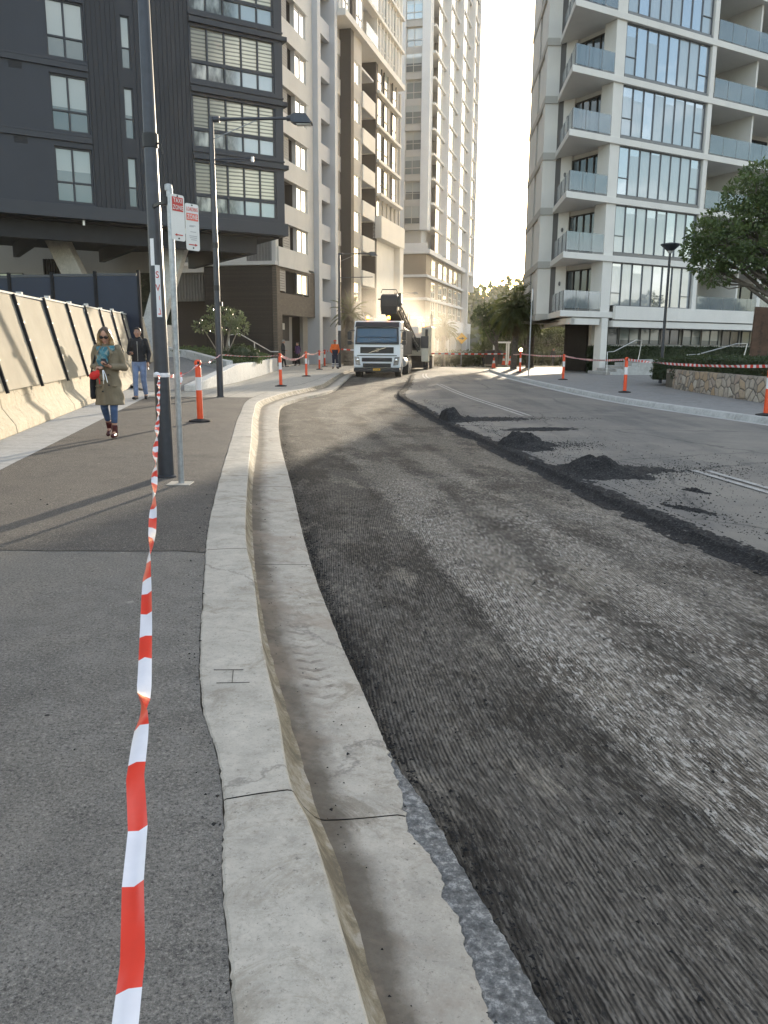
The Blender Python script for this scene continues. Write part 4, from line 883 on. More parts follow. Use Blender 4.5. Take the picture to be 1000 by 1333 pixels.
# front face (faces the camera): built along local Y
fw = MB()
fw.box(0, 0.9, 0.0, 0.97, 15.2, TT); fw.box(0, 0.9, 2.96, 14, 15.2, TT)
each(fw, 'front_pier', M['tower_white'], tw, bevel=0.02)
fs = MB()
for k, z in enumerate(fb): fs.box(0.25, 0.9, 0.972, 2.958, z - 0.35, z + 0.34)
each(fs, 'front_spandrel', M['taupe'], tw)
for k, z in enumerate(fb[1:]):
    window(tw, (0.20 if k % 2 == 0 else 0.55, 2.95, z + .35), 1.97, 2.1, [0.47], [0.36] , M['taupe'], M['glass_tower'], 0.07, 0.1, R(-90))
MB().box(0.75, 0.9, 0.97, 2.96, 12, TT).build('front_backing', M['taupe'], tw)
MB().box(0.95, 33.5, 0.9, 14, 0, TT).build('inner_wall', M['tower_white'], tw)
# street face: projecting fins, ledges, wide bright windows
fn = MB()
for u in (8.0, 17.0, 26.4): fn.box(u, u + 0.6, -0.85, 0.9, 12.9 if u < 25 else 0, TT)
fn.box(0.91, 1.4, -0.05, 0.9, 15.2, TT); fn.box(33.4, 34, -0.6, 0.9, 10, TT)
each(fn, 'fin', M['tower_white'], tw, bevel=0.02)
sg = MB()
for z in fb:
    for a, b in ((1.4, 8.0), (8.6, 17.0), (17.6, 26.4), (27.0, 33.4)): sg.box(a, b, -0.42, 0.9, z - 0.12, z + 0.16)
each(sg, 'ledge', M['cream'], tw, bevel=0.01)
for z in fb:
    for a, b in ((1.4, 8.0), (8.6, 17.0), (17.6, 26.4), (27.0, 33.4)):
        window(tw, (a + (b - a) * .30, -0.34, z + 0.17), (b - a) * 0.46, 2.46, [0.33, 0.66], [], M['cream'], M['glass_sun'], 0.07, 0.1)
rv = MB()
for z in fb:
    for a, b in ((1.4, 8.0), (8.6, 17.0), (17.6, 26.4), (27.0, 33.4)): rv.box(a + (b - a) * .77, b, 0.2, 0.895, z + 0.17, z + 2.66)
each(rv, 'balcony_wall', M['taupe'], tw)
# podium
pdm = MB(); pdm.box(-0.4, 0.9, 0.0, 14, 0, 12.35); pdm.box(0.9, 26.4, 0.06, 0.9, 4.8, 12.35); pdm.build('podium_wall', M['tower_brown'], tw)
pbz = MB()
for z in (12.9, 9.95, 7.25, 5.0):
    h = 0.55 if z > 12 else 0.3; pbz.box(-0.65, 27, -0.25, -0.003, z - h, z); pbz.box(-0.65, -0.403, -0.003, 14, z - h, z)
pbz.box(-0.7, 33.9, -0.5, 14, 12.36, 12.9); pbz.box(-0.66, 33.9, -0.3, 0.9, 3.4, 5.0)
pbz.box(-0.62, -0.5, -0.2, 13, 12.9, 13.6)
for u in (6.5, 14, 20, 26.4, 33): pbz.box(u, u + .5, -0.3, 0.6, 0, 3.4)
each(pbz, 'podium_band', M['tower_white'], tw, bevel=0.02)
for z in (5.1, 7.35, 10.05):
    for x in (3.0, 7.5, 11.0, 15.2, 19.0, 22.8):
        window(tw, (x, 0.0, z), 2.3, 2.0, [0.5], [0.4], M['cream'], M['glass_sun'] if (x * 3 + z) % 2 < 1 else M['glass_blind'], 0.12, 0.06)
MB().box(27, 33.4, 0.2, 0.9, 4.0, 12.35).build('podium_glazing', M['glass_blind'], tw)
MB().box(-.3, 33.8, -.1, 13, -1.4, -.003).build('plinth', M['tower_brown'], tw); MB().box(1, 33, 0.7, 0.9, 0, 3.4).build('ground_floor_glazing', M['glass_dark'], tw)
# ------------------------------------------------------------------ street furniture
def drop(y): return -0.9 * sm(58, 105, y)
for o in list(bpy.data.objects):
    if o.type == 'MESH' and o.get('kind') == 'structure' and o.parent is None and o.name.split('.')[0] not in ('ground', 'hill'):
        for v in o.data.vertices: v.co.z += drop(v.co.y)
bpy.data.objects['ground'].location.z = -1.15
M['orange'] = pm('orange_plastic', (0.80, 0.085, 0.02), 0.08, 6, 0.45)
M['reflector'] = pm('white_reflective', (0.74, 0.72, 0.72), 0.05, 20, 0.35)
M['rubber'] = pm('black_rubber', (0.018, 0.018, 0.019), 0.3, 20, 0.85)
M['tape_red'] = pm('red_tape', (0.75, 0.045, 0.02), 0.05, 20, 0.28)
M['tape_white'] = pm('white_tape', (0.78, 0.77, 0.80), 0.04, 20, 0.28)
M['pole'] = pm('dark_grey_paint', (0.038, 0.043, 0.055), 0.2, 12, 0.38, 0.2, spec=0.6)
M['post_matt'] = pm('matt_dark_post', (0.022, 0.023, 0.026), 0.15, 8, 0.9, spec=0.1)
M['galv'] = pm('galvanised_steel', (0.36, 0.38, 0.40), 0.25, 22, 0.42, 0.6)
M['black'] = pm('black_plastic', (0.014, 0.014, 0.015), 0.2, 10, 0.5)
M['sign_white'] = pm('sign_white', (0.70, 0.70, 0.68), 0.06, 3, 0.4)
M['sign_red'] = pm('sign_red', (0.50, 0.03, 0.025), 0.06, 5, 0.4)
M['sign_faded'] = pm('faded_sign_red', (0.70, 0.16, 0.12), 0.12, 8, 0.45)
M['sticker'] = pm('white_sticker', (0.72, 0.73, 0.76), 0.06, 10, 0.5)
M['grey_print'] = pm('faded_print', (0.42, 0.42, 0.43), 0.1, 10, 0.6)
def mk_emit(name, c, e):
    t = NT(name); t.set(color=c, emit=c, es=e, rough=0.4); return t.m
M['lamp_on'] = mk_emit('lit_warning_lamp', (1.0, 0.62, 0.25), 40)
M['beacon_on'] = mk_emit('lit_amber_beacon', (1.0, 0.30, 0.03), 10)
M['diffuser'] = pm('lamp_diffuser', (0.55, 0.55, 0.52), 0.1, 8, 0.3)
# concrete barriers with leaning mesh screens
def mk_mesh():
    t = NT('screen_mesh'); n = t.noise(1.4, 5, 0.6); wv = t.wave(26, t.mapping(rot=(0, R(45), 0)), 0, 1, 'X')
    t.set(color=t.ramp(n, [(0.3, (0.29, 0.255, 0.19)), (0.7, (0.37, 0.33, 0.25))]), rough=0.8, alpha=0.80); t.bump(wv, 0.2, 0.004); return t.m
M['mesh'] = mk_mesh()
BZ = R(100.2)     # local +X runs up the street along azimuth -10.2
def barrier_thing(u):
    d = Vector((-0.177, 0.984)); p = Vector((-5.71, 11.82)) + d * u
    t = thing('concrete_barrier', 'tan concrete barrier with a leaning mesh screen, one of the row along the left path', 'barrier', (p.x, p.y, 0), BZ, 'barriers with mesh screens beside the path')
    L = 4.7
    MB().xprism([(0, 0), (0.02, 0.14), (0.20, 0.40), (0.36, 1.36), (0.60, 1.36), (0.95, 0.14), (0.95, 0)], 0.006, L - 0.006).build('block', M['barrier'], t, bevel=0.02)
    y0, z0, y1, z1 = 0.13, 0.68, 0.52, 2.27 + 0.013 * max(0, u)
    for k in range(2):
        a, b = 2.35 * k + 0.04, 2.35 * (k + 1) - 0.02
        s = MB(); s.grid(lambda x, v: (x, y0 + (y1 - y0) * v + 0.018 * math.sin(math.pi * (x - a) / (b - a)) * math.sin(math.pi * v), z0 + (z1 - z0) * v), frange(a, b, 0.3), frange(0, 1, 0.2)); s.build('mesh_screen', M['mesh'], t, smooth=180)
        MB().bar((2.35 * k + .02, y0 - .03, z0 - 0.04), (2.35 * k + .02, y1 - .03, z1 + 0.02), 0.05, 0.05, up=(1, 0, 0)).build('screen_post', M['post_matt'], t)
        c = MB()
        for v in (0.1, 0.3, 0.5, 0.7, 0.9): c.box(2.35 * k - .015, 2.35 * k + .055, y0 + (y1 - y0) * v - .07, y0 + (y1 - y0) * v - .055, z0 + (z1 - z0) * v - .012, z0 + (z1 - z0) * v + .012)
        c.build('clip', M['galv'], t)
        MB().box(2.35 * k + 0.9, 2.35 * k + 1.02, y1 + .04, y1 + .14, z1 - 0.1, z1 + 0.11).build('bracket', M['white_conc'], t)
    MB().bar((0.0, y1, z1 + .012), (L, y1, z1 + 0.012 + .03), 0.05, 0.035).build('top_rail', M['white_conc'], t)
for k in range(-3, 5): barrier_thing(1.0 + 4.7 * k)
# glazed hoarding behind the barriers
gf = thing('glass_fence', 'tall blue-tinted glass fence with dark posts behind the barriers', 'fence', (-9.0, 30.2, 0), R(176.5))
M['fence_glass'] = pm('blue_fence_glass', (0.018, 0.028, 0.052), 0.15, 0.6, 0.35, spec=0.25)
for k in range(7):
    x = 0.0 + 1.62 * 1.0 * k
    MB().box(x - .05, x + .05, -.06, .06, 0, 4.05 - .03 * k).build('post', M['post_matt'], gf)
    MB().box(x + .065, x + 1.55, -.01, .01, 0.5, 3.86 - .03 * k).build('panel', M['fence_glass'], gf)
    b = MB(); b.box(x + .065, x + 1.55, -.03, .03, 3.865 - .03 * k, 3.95 - .03 * k); b.box(x + .065, x + 1.55, -.03, -.012, 2.55, 2.62); b.build('rail', M['pole'], gf)
# lamp posts
def lamp(label, x, y, h, r0, r1, arm, head, z0=0.0, brace=True, extra=None, ang=0.0):
    t = thing('street_lamp', label, 'street lamp', (x, y, z0), ang)
    MB().tube([(0, 0, 0), (0, 0, h)], [r0, r1], 14).build('pole', M['pole'], t, smooth=50)
    MB().lathe([(r0 * 1.25, 0), (r0 * 1.25, 0.02), (r0, 0.03)], n=14).build('base_plate', M['pole'], t, smooth=40)
    a = MB(); a.tube([(0, 0, h - 0.06), (arm, 0, h - 0.02)], [0.045, 0.038], 10); a.tube([(r1, 0, h - .06), (r1 + .16, 0, h - .06)], 0.075, 10); a.build('arm', M['pole'], t, smooth=50)
    if brace: MB().tube([(0.0, 0, h - 0.55), (arm * 0.6, 0, h - 0.05)], 0.012, 6).build('brace', M['galv'], t)
    hd = MB(); x0, x1 = arm, arm + head
    hd.add([(x0, -.09, h - .10), (x0 + .1, -.15, h - .15), (x1, -.16, h - .16), (x1, .16, h - .16), (x0 + .1, .15, h - .15), (x0, .09, h - .10), (x0, -.07, h + .06), (x0 + .12, -.12, h + .10), (x1 - .18, -.13, h + .08), (x1 - .18, .13, h + .08), (x0 + .12, .12, h + .10), (x0, .07, h + .06)],
        [(5, 4, 3, 2, 1, 0), (6, 7, 8, 9, 10, 11), (0, 1, 7, 6), (1, 2, 8, 7), (2, 3, 9, 8), (3, 4, 10, 9), (4, 5, 11, 10), (5, 0, 6, 11)])
    hd.tube([(x0 - .1, 0, h - .02), (x0 + .02, 0, h - .02)], .07, 10)
    ho = hd.build('lamp_head', M['pole'], t, bevel=0.01); MB().box(x0 + .16, x1 - .05, -.11, .11, h - .185, h - .165).build('diffuser', M['diffuser'], ho)
    return t
l1 = lamp('nearest tall dark grey lamp post with white and red stickers on it', -2.38, 8.63, 7.2, 0.088, 0.042, 2.05, 0.58, ang=0.1)
MB().tube([(0, 0, 3.36), (0, 0, 3.49)], 0.078, 14).build('strap', M['black'], l1, smooth=50)
MB().tube([(.07, -.03, 3.40), (.11, -.05, 3.38), (.12, -.05, 3.3)], 0.01, 6).build('strap_tail', M['black'], l1)
def pole_sticker(z0, z1, a0, a1, r0, r1, m, nm):
    mb = MB(); mb.grid(lambda a, z: ((r0 + (r1 - r0) * z / 7.2 + .0015) * math.sin(a), -(r0 + (r1 - r0) * z / 7.2 + .0015) * math.cos(a), z), frange(a0, a1, 0.12), [z0, z1]); return mb.build(nm, m, l1, smooth=180)
pole_sticker(1.70, 2.22, -0.05, 0.62, 0.088, 0.042, M['sticker'], 'sticker'); pole_sticker(2.215, 2.48, -0.62, -0.05, 0.088, 0.042, M['sticker'], 'sticker')
for z, ch, sz, mm in ((2.12, 'S', 0.095, M['sign_red']), (1.99, 'V', 0.095, M['sign_red']), (1.89, 'I', 0.06, M['sign_faded']), (1.76, ')', 0.075, M['sign_faded'])):
    a = 0.22 if ch in 'SV' else 0.36; rr = 0.0865 - 0.046 * z / 7.2 + .004
    text_mesh('lettering', ch, sz, mm, l1, (rr * math.sin(a), -rr * math.cos(a), z), (R(90), 0, a), sx=0.8)
pole_sticker(1.725, 1.735, 0.1, 0.5, 0.089, 0.043, M['sign_faded'], 'underline')
pole_sticker(0.35, 0.52, 0.15, 0.5, 0.0885, 0.0425, M['grey_print'], 'scuff') if False else None
l2 = lamp('slim dark lamp post with a bracket arm beside the white planter wall', -4.56, 22.34, 7.2, 0.09, 0.06, 2.06, 0.58)
MB().tube([(0, 0, 6.16), (1.05, 0, 6.20)], 0.02, 8).tube([(0, 0, 6.05), (1.0, 0, 6.16)], 0.014, 8).build('banner_arm', M['pole'], l2)
MB().box(1.02, 1.08, -.03, .03, 6.12, 6.24).build('arm_cap', M['sticker'], l2)
for z, r in ((3.95, .085), (2.85, .083)): MB().tube([(0, 0, z), (0, 0, z + .14)], r, 12).build('strap', M['black'], l2, smooth=50)
MB().box(.08, .14, -.04, .04, 2.45, 2.56).build('bracket', M['black'], l2)
l3 = lamp('dark lamp post on the far left footpath next to the worker in orange and navy', -3.05, 54.5, 7.35, 0.10, 0.075, 1.95, 0.55)
MB().tube([(0, 0, 5.8), (2.2, 0, 5.86)], 0.025, 8).build('banner_arm', M['pole'], l3); MB().box(-.10, .10, -.12, -.10, 2.4, 2.75).build('notice', M['sticker'], l3)
lamp('distant lamp post whose arm shows above the conveyor of the milling machine', 0.9, 80, 6.9, 0.10, 0.07, 1.8, 0.5, drop(80))
rl = thing('street_lamp', 'dark post-top lamp with a flat inverted cone head on the right footpath', 'street lamp', (11.7, 34.4, -0.03))
MB().tube([(0, 0, 0), (0, 0, 5.3)], [0.075, 0.05], 12).build('pole', M['pole'], rl, smooth=50)
MB().lathe([(0.05, 5.28), (0.10, 5.34), (0.34, 5.56), (0.40, 5.60), (0.40, 5.64), (0.1, 5.70)], n=20).build('lamp_head', M['pole'], rl, smooth=40)
MB().lathe([(0.06, 5.27), (0.14, 5.38), (0.14, 5.40), (0.06, 5.40)], n=16).build('diffuser', M['diffuser'], rl, smooth=40)
# parking signs on a galvanised post
sp_ = thing('parking_sign', 'galvanised post with red TAXI ZONE plate and faded LOADING ZONE plate', 'sign', (-2.11, 8.2, 0))
MB().tube([(0, 0, 0), (0.01, 0, 2.90)], 0.031, 12).build('post', M['galv'], sp_, smooth=50); MB().lathe([(0.036, 2.88), (0.036, 2.93), (0.02, 2.94)], n=12).build('cap', M['galv'], sp_, smooth=40)
MB().box(-.13, .11, -.12, .10, 0.002, 0.012).build('base_plate', M['kerb'], sp_, bevel=0.003)
MB().bar((-0.03, .02, 2.79), (-0.26, 0.38, 2.79), 0.025, 0.03).tube([(-.03, .0, 2.82), (-.03, .0, 2.75)], .036, 10).build('clamp', M['black'], sp_)
def plate(x, z, w, h, ang, label):
    o = MB(); r = 0.022; pts = []
    for cx, cz, a0 in ((w - r, r, -90), (w - r, h - r, 0), (r, h - r, 90), (r, r, 180)):
        for q in range(4): pts.append((cx + r * math.cos(R(a0 + 30 * q)), cz + r * math.sin(R(a0 + 30 * q))))
    n = len(pts); o.add([(p[0], 0, p[1]) for p in pts] + [(p[0], .004, p[1]) for p in pts], [tuple(range(n)), tuple(range(2 * n - 1, n - 1, -1))] + [(i, n + i, n + (i + 1) % n, (i + 1) % n) for i in range(n)])
    p = o.build('plate', M['sign_white'], sp_, loc=x, rotz=ang); p['label'] = label; return p
A33 = R(90 - 33)
d33 = Vector((math.sin(R(33)), math.cos(R(33))))
pa = plate((0.025, -0.035, 2.42), 0, 0.175, 0.43, A33, 'white plate with red TAXI ZONE panel and left arrow')
MB().box(0.018, 0.157, -.0025, -.0005, 0.275, 0.405).build('panel', M['sign_red'], pa)
text_mesh('lettering', 'TAXI', 0.058, M['sign_white'], pa, (0.088, -.004, 0.372), (R(90), 0, 0), sx=0.80); text_mesh('lettering', 'ZONE', 0.058, M['sign_white'], pa, (0.088, -.004, 0.308), (R(90), 0, 0), sx=0.76)
def arrow(p, x0, x1, z, left, m):
    q = MB(); q.box(x0 + (.02 if left else 0), x1 - (0 if left else .02), -.003, -.0006, z - .0045, z + .0045)
    a = (x0, x0 + .03) if left else (x1, x1 - .03); q.add([(a[0], -.003, z), (a[1], -.003, z + .014), (a[1], -.003, z - .014)], [(0, 1, 2)] if not left else [(0, 2, 1)]); q.build('arrow', m, p)
arrow(pa, 0.035, 0.14, 0.055, True, M['sign_red'])
MB().tube([(0.088, -.006, .415), (0.088, 0, .415)], .008, 8).tube([(0.088, -.006, .022), (0.088, 0, .022)], .008, 8).build('bolt', M['black'], pa)
pb_ = plate((0.025 + d33.x * 0.185, -0.035 + d33.y * 0.185, 2.345), 0, 0.172, 0.445, A33 - 0.05, 'white plate with faded LOADING ZONE lettering and right arrow')
MB().box(0.012, 0.16, -.0025, -.0005, 0.355, 0.425).build('panel', M['reflector'], pb_); MB().box(0.012, 0.16, -.0025, -.0005, 0.285, 0.352).build('panel', M['sign_faded'], pb_)
text_mesh('lettering', 'LOADING', 0.052, M['sign_faded'], pb_, (0.086, -.004, 0.39), (R(90), 0, 0), sx=0.58); text_mesh('lettering', 'ZONE', 0.06, M['reflector'], pb_, (0.086, -.004, 0.318), (R(90), 0, 0), sx=0.76)
q = MB()
for z, a, b in ((.235, .05, .125), (.225, .045, .10), (.175, .055, .13), (.135, .04, .14), (.118, .045, .135), (.10, .06, .13)): q.box(a, b, -.002, -.0006, z, z + .007)
q.build('faded_print', M['grey_print'], pb_); arrow(pb_, 0.03, 0.14, 0.055, False, M['sign_red']); MB().tube([(0.086, -.006, .025), (0.086, 0, .025)], .008, 8).tube([(0.086, -.006, .43), (0.086, 0, .43)], .008, 8).build('bolt', M['black'], pb_)
# delineator bollards
def bollard(label, x, y, group, z=0.0, lean=0.0):
    t = thing('safety_bollard', label, 'bollard', (x, y, z), random.uniform(0, 3), group); t.rotation_euler = (lean, lean * .5, random.uniform(0, 3))
    MB().lathe([(0.20, 0), (0.215, 0.01), (0.215, 0.03), (0.10, 0.055), (0.07, 0.06)], n=8).build('base', M['rubber'], t)
    MB().lathe([(0.056, 0.05), (0.054, 1.00), (0.045, 1.03), (0.040, 1.04), (0.062, 1.06), (0.066, 1.09), (0.055, 1.13), (0.025, 1.15)], n=18).build('body', M['orange'], t, smooth=40)
    MB().lathe([(0.0565, 0.59), (0.0565, 0.83)], n=18).build('reflective_sleeve', M['reflector'], t, smooth=60)
    h = MB(); h.box(-.075, -.055, -.02, .02, 1.05, 1.12).box(.055, .075, -.02, .02, 1.05, 1.12); h.build('tape_hook', M['rubber'], t, bevel=.004); return t
GL, GR_ = 'orange bollards along the left footpath', 'orange bollards along the right kerb'
for lab, x, y in (('orange bollard with white band on the dark footpath, nearest on the left', -3.47, 15.07), ('orange bollard on the pale footpath in front of the person in black', -3.67, 28.5), ('orange bollard with a white plastic bag-like wrap, in front of the purple jacket', -3.69, 38.0), ('orange bollard nearest the big pale pier of the building', -3.98, 49.2), ('farthest left orange bollard, just left of the worker', -4.2, 56.5)): bollard(lab, x, y, GL, lean=random.uniform(-.02, .02))
for lab, x, y in (('orange bollard at the right edge of the view by the stone wall', 8.47, 17.84), ('orange bollard on the right footpath in front of the steps', 7.95, 26.77), ('orange bollard on the right footpath left of the square column', 8.13, 36.98), ('orange bollard carrying a lit warning lamp by the palm', 7.85, 47.2)): bollard(lab, x, y, GR_, -0.03)
wl = thing('warning_lamp', 'lit warning lamp glowing on top of the bollard by the palm', 'lamp', (7.85, 47.2, 1.12)); MB().lathe([(.05, 0), (.06, .05), (.06, .08)], n=12).build('base', M['orange'], wl); MB().ell((0, 0, .15), (.085, .06, .085), 12, 8).build('lens', M['lamp_on'], wl, smooth=80)
def cone(label, x, y, z=-0.03, h=0.72):
    t = thing('traffic_cone', label, 'traffic cone', (x, y, z), 0.3, 'orange traffic cones by the far kerb'); MB().box(-.19, .19, -.19, .19, 0, .035).build('base', M['rubber'], t, bevel=.01)
    MB().lathe([(.15, .035), (.03, h), (.015, h + .01)], n=16).build('body', M['orange'], t, smooth=40); MB().lathe([(.0985, .35), (.068, .53)], n=16).build('reflective_sleeve', M['reflector'], t, smooth=60)
cone('orange cone standing on the corner of the far right kerb', 7.5, 56.1); cone('left orange cone of the pair behind the palm trunk', 9.4, 64.5, 0.0); cone('right orange cone of the pair behind the palm trunk', 9.95, 64.8, 0.0)
# barrier tape
def tape(label, pts, w=0.055, stripe=0.2, twists=(), group='red and white barrier tape', flat=0.3, wav=1.0):
    """ribbon through 3-D points; the width direction turns along it"""
    P = [Vector(p) for p in pts]; out = [P[0]]; tot = 0; ds = [0]
    for a, b in zip(P, P[1:]):
        n = max(1, int((b - a).length / (stripe / 4)))
        for i in range(1, n + 1): q = a + (b - a) * i / n; tot += (q - out[-1]).length; out.append(q); ds.append(tot)
    mb = MB(); vs = []
    for i, p in enumerate(out):
        d = (out[min(i + 1, len(out) - 1)] - out[max(i - 1, 0)]).normalized(); side = d.cross(Vector((0, 0, 1))).normalized(); upv = side.cross(d)
        a = flat + wav * (0.25 * math.sin(ds[i] * 1.7) + 0.2 * math.sin(ds[i] * 4.1))
        for c, sharp in twists: a += math.pi * (1 / (1 + math.exp(-(ds[i] - c) * sharp)))
        wv = (side * math.cos(a) + upv * math.sin(a)) * w / 2; nv = (upv * math.cos(a) - side * math.sin(a)) * 0.006 * math.sin(ds[i] * 9)
        vs += [p - wv, p + nv, p + wv]
    fs = []; mi = []
    for i in range(len(out) - 1):
        k = int((ds[i] + ds[i + 1]) / 2 / stripe) % 2
        for j in range(2): fs.append((3 * i + j, 3 * i + j + 1, 3 * i + j + 4, 3 * i + j + 3)); mi.append(k)
    mb.v = vs; mb.f = fs; mb.m = mi
    return tag(mb.build('barrier_tape', [M['tape_red'], M['tape_white']], smooth=180), label, 'tape', group)
def sag(a, b, s, n=10): return [tuple(Vector(a).lerp(Vector(b), i / n) - Vector((0, 0, s * 4 * (i / n) * (1 - i / n)))) for i in range(n + 1)]
tape('long red and white tape running from the near lamp post to the photographer', [(-0.22, 0.45, 0.74), (-0.26, 0.69, 0.74), (-0.28, 0.78, 0.74), (-0.32, 0.91, 0.74), (-0.35, 1.03, 0.74), (-0.39, 1.15, 0.75), (-0.44, 1.36, 0.75), (-0.49, 1.54, 0.75), (-0.56, 1.79, 0.76), (-0.68, 2.21, 0.77), (-0.81, 2.72, 0.78), (-0.98, 3.35, 0.81), (-1.24, 4.29, 0.84), (-1.64, 5.8, 0.92), (-2.38, 8.52, 1.11)], 0.028, 0.15, ((0.98, 26), (2.1, 6), (2.9, 6), (3.7, 6), (4.6, 6), (5.5, 6), (6.3, 6), (7.1, 6), (8.0, 6)), flat=0.06, wav=0.4)
kn = MB(); kn.lathe([(.084, 1.08), (.0865, 1.10), (.084, 1.125)], n=14).ell((-.02, -.11, 1.11), (.035, .025, .028), 8, 6); tag(kn.build('barrier_tape', M['tape_white'], loc=(-2.38, 8.63, 0)), 'white tape knotted round the near lamp post', 'tape', 'red and white barrier tape')
tape('tape sagging from the near lamp post to the nearest left bollard', sag((-2.47, 8.7, 1.11), (-3.47, 15.07, 1.07), 0.10), 0.05, 0.16, ((2, 5),))
tape('tape between the nearest left bollard and the slim lamp post', sag((-3.47, 15.07, 1.08), (-4.52, 22.3, 1.16), 0.06), 0.05, 0.16, ((3, 5),))
tape('pale tape from the slim lamp post to the bollard before the person in black', sag((-4.5, 22.3, 1.16), (-3.67, 28.5, 1.08), 0.05), 0.06, 0.16)
tape('sagging tape between the second and third left bollards', sag((-3.67, 28.5, 1.08), (-3.69, 38, 1.08), 0.22), 0.09, 0.2, flat=1.2)
tape('tape between the third and fourth left bollards', sag((-3.69, 38, 1.08), (-3.98, 49.2, 1.08), 0.12), 0.08, 0.2, flat=1.2); tape('tape between the two farthest left bollards', sag((-3.98, 49.2, 1.08), (-4.2, 56.5, 1.08), 0.08), 0.08, 0.2, flat=1.2)
tape('loose tape wrapped down the third left bollard', [(-3.60, 37.93, 1.08), (-3.56, 37.92, 0.8), (-3.58, 37.92, 0.55)], 0.12, 0.3, flat=0.2)
tape('loose tape tail hanging in the span before the slim lamp post', [(-3.33, 13.2, 0.98), (-3.31, 13.15, 0.86), (-3.35, 13.1, 0.75)], 0.04, 0.09)
tape('tape from the farthest left bollard past the worker', sag((-4.2, 56.5, 1.08), (-3.05, 54.5, 1.15), 0.05), 0.08, 0.2, flat=1.2); tape('tape strung right across the far road behind the truck', sag((-3.05, 54.5, 1.2), (8.6, 58, 0.95), 0.12, 20), 0.09, 0.25, flat=1.3)
tape('tape from the palm to the bollard with the lamp', sag((8.7, 56, 0.95), (7.85, 47.2, 1.05), 0.05), 0.07, 0.2, flat=1.2); tape('tape from the lamp bollard past the slim sign post', sag((7.85, 47.2, 1.05), (8.13, 36.98, 1.05), 0.06), 0.07, 0.2, flat=1.2)
tape('tape between the two middle right bollards', sag((8.13, 36.98, 1.05), (7.95, 26.77, 1.05), 0.10), 0.07, 0.13, flat=1.2); tape('nearest right-hand tape in front of the stone wall', sag((7.95, 26.77, 1.05), (8.47, 17.84, 1.05), 0.07), 0.07, 0.13, ((2, 3),), flat=1.2)
# far signs and odds and ends
ss = thing('sign_post', 'thin grey sign post seen edge-on at the right kerb near the palm', 'sign post', (7.31, 41.3, -0.03)); MB().tube([(0, 0, 0), (0, 0, 4.3)], 0.03, 8).build('post', M['galv'], ss); MB().box(-.02, .02, -.16, .16, 3.7, 4.3).build('plate', M['sign_white'], ss)
ds_ = thing('warning_sign', 'yellow diamond warning sign with a black arrow beyond the milling machine', 'sign', (7.1, 76, drop(76))); MB().tube([(0, 0, 0), (0, 0, 2.8)], 0.035, 8).build('post', M['galv'], ds_)
M['yellow'] = pm('yellow_sign', (0.75, 0.42, 0.03), 0.05, 5, 0.4)
MB().add([(0, -.05, 1.95), (.52, -.05, 2.47), (0, -.05, 2.99), (-.52, -.05, 2.47), (0, -.03, 1.95), (.52, -.03, 2.47), (0, -.03, 2.99), (-.52, -.03, 2.47)], [(0, 1, 2, 3), (7, 6, 5, 4), (0, 4, 5, 1), (1, 5, 6, 2), (2, 6, 7, 3), (3, 7, 4, 0)]).build('plate', M['yellow'], ds_)
MB().box(-.26, .02, -.06, -.052, 2.43, 2.51).add([(.0, -.06, 2.33), (.26, -.06, 2.47), (.0, -.06, 2.61)], [(0, 1, 2)]).build('arrow', M['black'], ds_)
tt = thing('totem_sign', 'rust brown steel monolith sign standing in the hedge on the right', 'sign', (12.57, 27.5, 0.3), R(-14))
MB().add([(-.27, -.10, 0), (.25, -.10, 0), (.33, -.10, 2.46), (-.22, -.10, 2.50), (-.27, .10, 0), (.25, .10, 0), (.33, .10, 2.46), (-.22, .10, 2.50)], [(0, 1, 2, 3), (7, 6, 5, 4), (0, 4, 5, 1), (1, 5, 6, 2), (2, 6, 7, 3), (3, 7, 4, 0)]).build('slab', None or pm('weathered_steel', (0.085, 0.048, 0.030), 0.4, 5, 0.8), tt, bevel=.006)
MB().box(.335, .37, -.08, .08, 0, 2.4).build('edge_strip', M['galv'], tt)
q = MB(); rr = random.Random(3)
for k in range(16): z = 0.9 + 0.085 * k; q.box(-.04 + rr.uniform(0, .03), .07 - rr.uniform(0, .05), -.104, -.1005, z, z + .018); q.box(-.04 + rr.uniform(0, .08), .0 + rr.uniform(0, .08), -.104, -.1005, z + .03, z + .06)
q.build('raised_pattern', pm('dark_rust', (0.035, 0.022, 0.016), 0.2, 8, 0.8), tt)
# right side: stone wall, steps, handrails
def mk_stone():
    t = NT('sandstone_rubble'); mp = t.mapping(scale=(1, 1, 1.25)); d = t.mix(mp, t.noise(3, 3, out='Color'), 0.12); e = t.voro(3.2, d, 'DISTANCE_TO_EDGE', rnd=0.9); c = t.voro(3.2, d, 'F1', 'Color', rnd=0.9); r, g_, b_ = t.sep(c)
    base = t.ramp(r, [(0.0, (0.26, 0.22, 0.17)), (0.3, (0.44, 0.39, 0.32)), (0.6, (0.38, 0.27, 0.16)), (0.8, (0.50, 0.45, 0.37)), (1.0, (0.30, 0.22, 0.17))]); base = t.mix(base, (0.2, 0.17, 0.14), t.ramp(t.noise(9, 6, 0.7), [(0.45, 0.0), (0.75, 0.7)]))
    col = t.mix(base, (0.13, 0.12, 0.105), t.ramp(e, [(0.015, 1.0), (0.05, 0.0)])); t.set(color=col, rough=0.9); t.bump(t.ramp(e, [(0.0, 0.0), (0.12, 1.0)]), 0.9, 0.04); t.bump(t.noise(30, 5), 0.4, 0.01); return t.m
M['stone'] = mk_stone()
sx = curve([(10.2, 8), (10.3, 16), (10.38, 22.1), (10.42, 26.1), (10.6, 29.5), (11.0, 31.2)])
sw = MB(); ys = frange(8, 31.2, 0.2)
